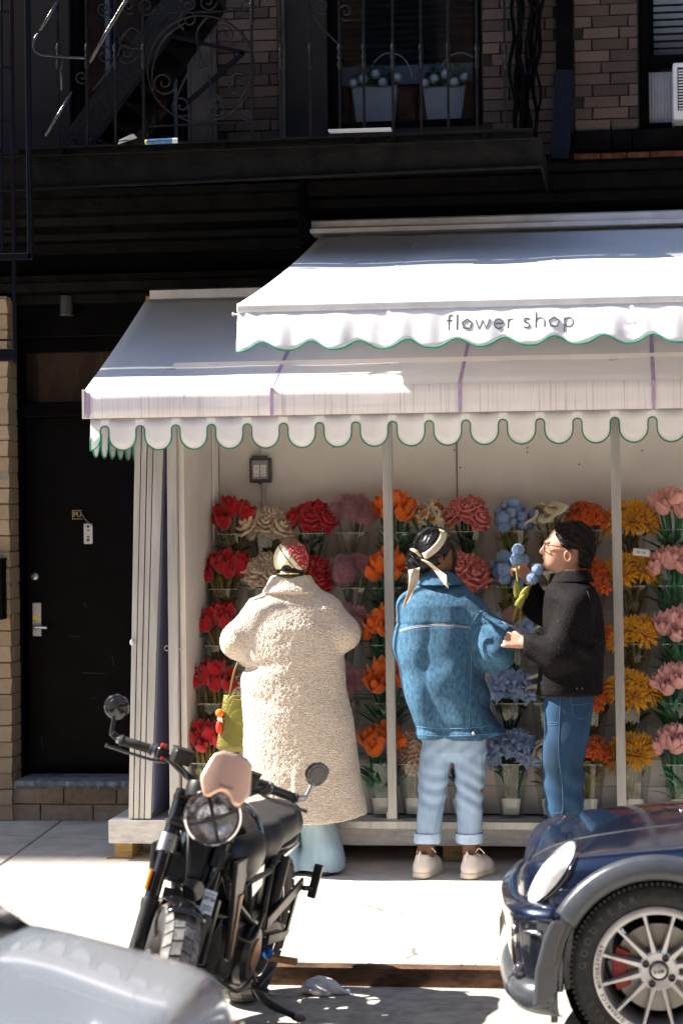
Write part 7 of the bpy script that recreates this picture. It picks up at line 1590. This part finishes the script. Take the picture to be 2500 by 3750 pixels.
# wheels
RT_ = Matrix.Rotation(math.pi / 2, 4, 'X')       # local z -> -Y (towards the street)
def carwheel(x, y, side, detail):
    Tw = Matrix.Translation((x, y, WZ)) @ (RT_ if side < 0 else Matrix.Rotation(-math.pi / 2, 4, 'X'))
    R, Ri = .309, .226; w2 = .10
    ty = MB().lathe([(Ri - .01, -w2), (Ri + .02, -w2 * 2), (R - .02, -w2 * 2), (R, -w2 * 1.7), (R, -.03), (R - .006, -.014), (R - .02, -.002), (Ri + .045, .004), (Ri + .018, .002), (Ri + .006, -.004), (Ri - .004, -.008), (Ri - .01, -.03)], 72, Tw)
    t = ck(ty, 'tyre', rub, smooth='auto', ang=50)
    if not detail:
        o = ck(MB().lathe([(Ri, -.01), (.05, -.02), (.001, -.02)], 40, Tw), 'rim', alloy, par=t); o.location = (0, 0, 0); return
    def sub(mb, nm, m, **k): o = ck(mb, nm, m, par=t, **k); o.location = (0, 0, 0); return o
    g_ = MB()
    for i in range(96):
        a = 2 * math.pi * i / 96; q = Matrix.Rotation(a, 4, 'Z'); g_.box((R - .004, 0, -.028), (.016, .0125, .03), Tw @ q)
    sub(g_, 'tread', rub, kind='stuff')
    sub(MB().tube([Tw @ Vector(((Ri + .042) * math.cos(a), (Ri + .042) * math.sin(a), .003)) for a in np.linspace(0, 2 * math.pi, 72, endpoint=False)], .0022, 5, closed=True), 'sidewall_ring', rub, smooth=True)
    rm = sub(MB().lathe([(Ri + .004, -.010), (Ri + .003, .002), (Ri - .006, .006), (Ri - .022, .004), (Ri - .026, -.01), (Ri - .034, -.05), (Ri - .04, -.16), (Ri - .03, -.16), (Ri - .01, -.02)], 72, Tw), 'rim', alloy, smooth='auto')
    for i in range(12):
        a = math.radians(74 + 30 * i); q = Tw @ Matrix.Rotation(a, 4, 'Z'); r0, r1 = .058, Ri - .018
        v = []; 
        for r, hw, z0, z1 in ((r0, .0155, -.050, -.018), (r0 + .05, .0105, -.045, -.012), (r1 - .03, .0075, -.04, -.004), (r1, .011, -.035, -.002)): v += [(r, -hw, z0), (r, -hw * .55, z1), (r, hw * .55, z1), (r, hw, z0)]
        f = []
        for k in range(3):
            for j in range(4): f.append((k * 4 + j, k * 4 + (j + 1) % 4, k * 4 + 4 + (j + 1) % 4, k * 4 + 4 + j))
        sub(MB().add(v, f, q), 'wheel_spoke', alloy, smooth='auto')
    sub(MB().lathe([(.072, -.05), (.070, -.022), (.062, -.016), (.034, -.020), (.032, -.026), (.001, -.026)], 40, Tw), 'hub', alloy, smooth='auto')
    sub(MB().lathe([(.033, -.03), (.034, -.012), (.030, -.008), (.026, -.010), (.026, -.013)], 32, Tw), 'cap_ring', darkp, smooth='auto')
    cp_ = sub(MB().lathe([(.0262, -.02), (.0255, -.010), (.015, -.007), (.001, -.006)], 32, Tw), 'hub_cap', alloy, smooth='auto')
    sub(text_on(MB(), 'MINI', Tw @ Matrix.Translation((0, 0, -.0058)) @ Matrix.Rotation(math.radians(188), 4, 'Z'), .019, .0008, .0004), 'hub_lettering', darkp)
    for a in (70, 160, 250, 340): sub(MB().lathe([(.0125, -.03), (.0125, -.008), (.009, -.005), (.001, -.008)], 16, Tw @ Matrix.Rotation(math.radians(a - 8), 4, 'Z') @ Matrix.Translation((.051, 0, 0))), 'wheel_bolt', sb, smooth='auto')
    ds = MB().lathe([(.06, -.085), (.155, -.085), (.155, -.10), (.06, -.10)], 48, Tw); sub(ds, 'brake_disc', mat('brake_steel', (.24, .23, .21), .4, metal=.8, var=.1), smooth='auto')
    cal = MB()
    for i in range(7):
        a = math.radians(156 + 8 * i); cal.box((.138, 0, -.072), (.052, .024, .05), Tw @ Matrix.Rotation(a, 4, 'Z'))
    sub(cal, 'brake_caliper', mat('caliper_red', (.22, .006, .006), .4), bevel=.003)
    def ringtext(txt, r, a0, step, size, z, m, nm, flip=False, bold=.0006):
        k = MB()
        for i, ch in enumerate(txt):
            if ch == ' ': continue
            v, f = text_mesh(ch, size, .0008, bold); a = math.radians(a0 - step * i); k.add(v, f, Tw @ Matrix.Rotation(a, 4, 'Z') @ Matrix.Translation((r, 0, z)) @ Matrix.Rotation(-math.pi / 2, 4, 'Z'))
        sub(k, nm, m)
    ringtext('TEAM DYNAMICS MOTORSPORT', Ri - .012, 254, 4.25, .018, .0052, MATS['dark_gap'], 'rim_lettering')
    ringtext('GOODYEAR', Ri + .040, 176, 9.5, .036, .0040, mat('raised_rubber', (.055, .052, .05), .6), 'tyre_lettering')
    ringtext('EAGLE', Ri + .034, 232, 6.5, .024, .0045, MATS['raised_rubber'], 'tyre_lettering')
    sub(MB().tube([Tw @ Vector(((Ri - .03) * math.cos(math.radians(130)), (Ri - .03) * math.sin(math.radians(130)), .0)), Tw @ Vector(((Ri - .045) * math.cos(math.radians(130)), (Ri - .045) * math.sin(math.radians(130)), .012))], .004, 8), 'valve', chrome)
carwheel(WX, YN + .012, -1, True)
carwheel(WX + 2.46, YN + .012, -1, False); carwheel(WX, 2 * YM - YN - .012, 1, False); carwheel(WX + 2.46, 2 * YM - YN - .012, 1, False)

# ---- silver saloon in the foreground, its tail towards the blue car
silver = mat('silver_paint', (.44, .49, .57), .20, metal=.5, coat=1., var=.03, scale=2, rvar=.02)
SY0 = 5.02; SYM = SY0 - .84
sal = thing('saloon_car', 'silver grey saloon car in the blurred foreground at the lower left corner', 'car', (-3, SYM, 0))
e0 = at(800, 3500, Y=SY0); e1 = at(0, 3378, Y=SY0)
slope = (e0.z - e1.z) / (e0.x - e1.x)
ST = [(e0.x + .11, .62, .30, .50, .52), (e0.x + .085, .72, .24, .70, .74), (e0.x + .045, .77, .22, e0.z - .07, e0.z - .02), (e0.x + .01, .795, .21, e0.z - .025, e0.z + .010), (e0.x - .05, .81, .2, e0.z - .004, e0.z + .026), (e0.x - .25, .825, .19, e0.z + .045, e0.z + .07), (e0.x - .55, .84, .18, e0.z + .115, e0.z + .135), (e0.x - 1.2, .85, .18, .96, 1.0), (e0.x - 2.6, .85, .18, .94, .98), (e0.x - 3.3, .84, .2, .90, .96), (e0.x - 3.9, .80, .22, .80, .86), (e0.x - 4.3, .70, .28, .62, .68), (e0.x - 4.36, .6, .35, .5, .55)]
rings = []
for x, w_, zb, zs, zh in ST:
    half = [(-w_ * .86, zb), (-w_ * .98, zb + .05), (-w_, zb + (zs - zb) * .5), (-w_ * .992, zb + (zs - zb) * .8), (-w_ * .975, zs - .012), (-w_ * .93, zs + .004), (-w_ * .78, zs + (zh - zs) * .35), (-w_ * .4, zs + (zh - zs) * .88), (0, zh)]
    rings.append([(x, SYM + y, z) for y, z in half + [(-y, z) for y, z in half[-2::-1]]])
sb_o = MB().loft(rings).build('body', silver, None, smooth=True, sub=2); apply_mods(sb_o)
cy_ = MB()
for x in (e0.x - .95, e0.x - 3.55):
    for y in (SY0 - .15, SYM * 2 - SY0 + .15): cy_.cyl((x, y - .2, .32), (x, y + .2, .32), .36, n=40)
cut(sb_o, cy_); sb_o.data.polygons.foreach_set('use_smooth', [True] * len(sb_o.data.polygons)); sb_o.data.set_sharp_from_angle(angle=math.radians(40)); put(sb_o, sal); sb_o.name = 'body'
def sk(mb, nm, m, **k): o = mb.build(nm, m, None, **k); put(o, sal); return o
gx = at(62, 3430, Y=4.9).x
gl_ = []
for x, w_, z in ((gx + .03, .74, e1.z + .012), (gx - .08, .72, 1.08), (gx - .50, .58, 1.36), (gx - 1.0, .56, 1.42), (gx - 1.7, .56, 1.40), (gx - 2.5, .66, .98)): gl_.append([(x, SYM - w_ * 1.1, .93), (x, SYM - w_, z - .05 if z > 1.1 else z), (x, SYM - w_ * .85, z), (x, SYM + w_ * .85, z), (x, SYM + w_, z - .05 if z > 1.1 else z), (x, SYM + w_ * 1.1, .93)])
sk(MB().loft(gl_), 'cabin_glass', carglass, smooth='auto')
sk(MB().loft([[(x, SYM - .55, 1.38), (x, SYM - .45, 1.445), (x, SYM + .45, 1.445), (x, SYM + .55, 1.38)] for x in (gx - .55, gx - 1.75)]), 'roof', silver, bevel=.02)
for y, s in ((SY0 - .02, 1), (SYM * 2 - SY0 + .02, -1)):
    for x in (e0.x - .95, e0.x - 3.55):
        t = sk(MB().lathe([(.2, -.19), (.32, -.19), (.325, -.1), (.32, -.01), (.22, 0), (.2, -.02), (.05, -.03), (.001, -.03)], 40, Matrix.Translation((x, y, .32)) @ Matrix.Rotation(-s * math.pi / 2, 4, 'X')), 'wheel', rub, smooth='auto')
        o = MB().lathe([(.2, -.015), (.16, -.02), (.05, -.01), (.001, -.01)], 30, Matrix.Translation((x, y, .32)) @ Matrix.Rotation(-s * math.pi / 2, 4, 'X')).build('rim', alloy, smooth='auto'); o.parent = t; o.location = (0, 0, 0)
for s in (-1, 1): sk(MB().box((e0.x + .06, SYM + s * .62, .72), (.07, .30, .14), rot=(0, 0, s * .15)), 'tail_light', mat('tail_red', (.35, .02, .02), .15, coat=1.), bevel=.02)
sk(MB().bb(e0.x + .07, e0.x + .14, SYM - .78, SYM + .78, .36, .52), 'rear_bumper', silver, bevel=.03)
sk(MB().bb(e0.x + .10, e0.x + .118, SYM - .16, SYM + .16, .60, .72), 'number_plate', MATS['plate_white'], bevel=.004)
def onS(px, py): return on(BVS, px, py, .002)
BVS = BVHTree.FromPolygons([v.co.copy() for v in sb_o.data.vertices], [tuple(p.vertices) for p in sb_o.data.polygons])
P = [onS(x, y) for x, y in ((790, 3535), (760, 3575), (700, 3650), (640, 3730), (590, 3800))]; P = [p for p in P if p]
if len(P) > 2: sk(MB().tube(smoothpath(P), .004, 6), 'trim_strip', chrome, smooth=True)

# ---- white plastic bag on the road
bx = at(1205, 3640, Z=-.05)
pb = None
def fpb(X, Y, Z):
    P = (X, Y, Z); c = (bx.x, bx.y, -.055); d = sm(ell(P, (c[0] - .04, c[1], c[2] + .030), (.075, .06, .042)), cap(P, (c[0] + .0, c[1] - .01, c[2] + .028), (c[0] + .085, c[1], c[2] + .012), .030, .008), .03)
    d = d + .010 * np.abs(np.sin(X * 48 + 9 * np.sin(Z * 30 + Y * 22))) * np.abs(np.sin(Y * 40 + X * 25 + Z * 60)) - .004 + wob(P, 70, .003); return np.maximum(d, -.052 - Z)
pb = solid('plastic_bag', fpb, (bx.x - .15, bx.y - .1, -.07), (bx.x + .13, bx.y + .1, .04), .0045, mat('white_plastic_film', (.78, .78, .80), .3, bump=.4, bscale=40))
tag(pb, 'crumpled white plastic bag lying on the road by the kerb', 'plastic bag')
# ---- litter: small scraps on the road and pavement
lm = [mat('leaf_scrap', (.16, .10, .04), .9), mat('paper_scrap', (.6, .58, .55), .8)]
for i, (px, py, lab) in enumerate(((235, 3218, 'small brown leaf scrap on the pale pavement left of the motorcycle'), (45, 3335, 'tiny twig on the pale pavement near the silver car'), (1010, 3640, 'pale paper scrap on the road beside the rear tyre'))):
    p = at(px, py, Z=walk(10.6) + .004 if py < 3500 else -.045); s = .008 if i < 2 else .02
    m = MB().grid(lambda u, v: p + Vector(((u - .5) * 2.6 * s, (v - .5) * 1.6 * s, .003 * math.sin(u * 5 + i))), 4, 3)
    tag(m.build(('leaf', 'twig', 'paper_scrap')[i], lm[i // 2], solid=.001), lab, ('leaf', 'twig', 'paper')[i])
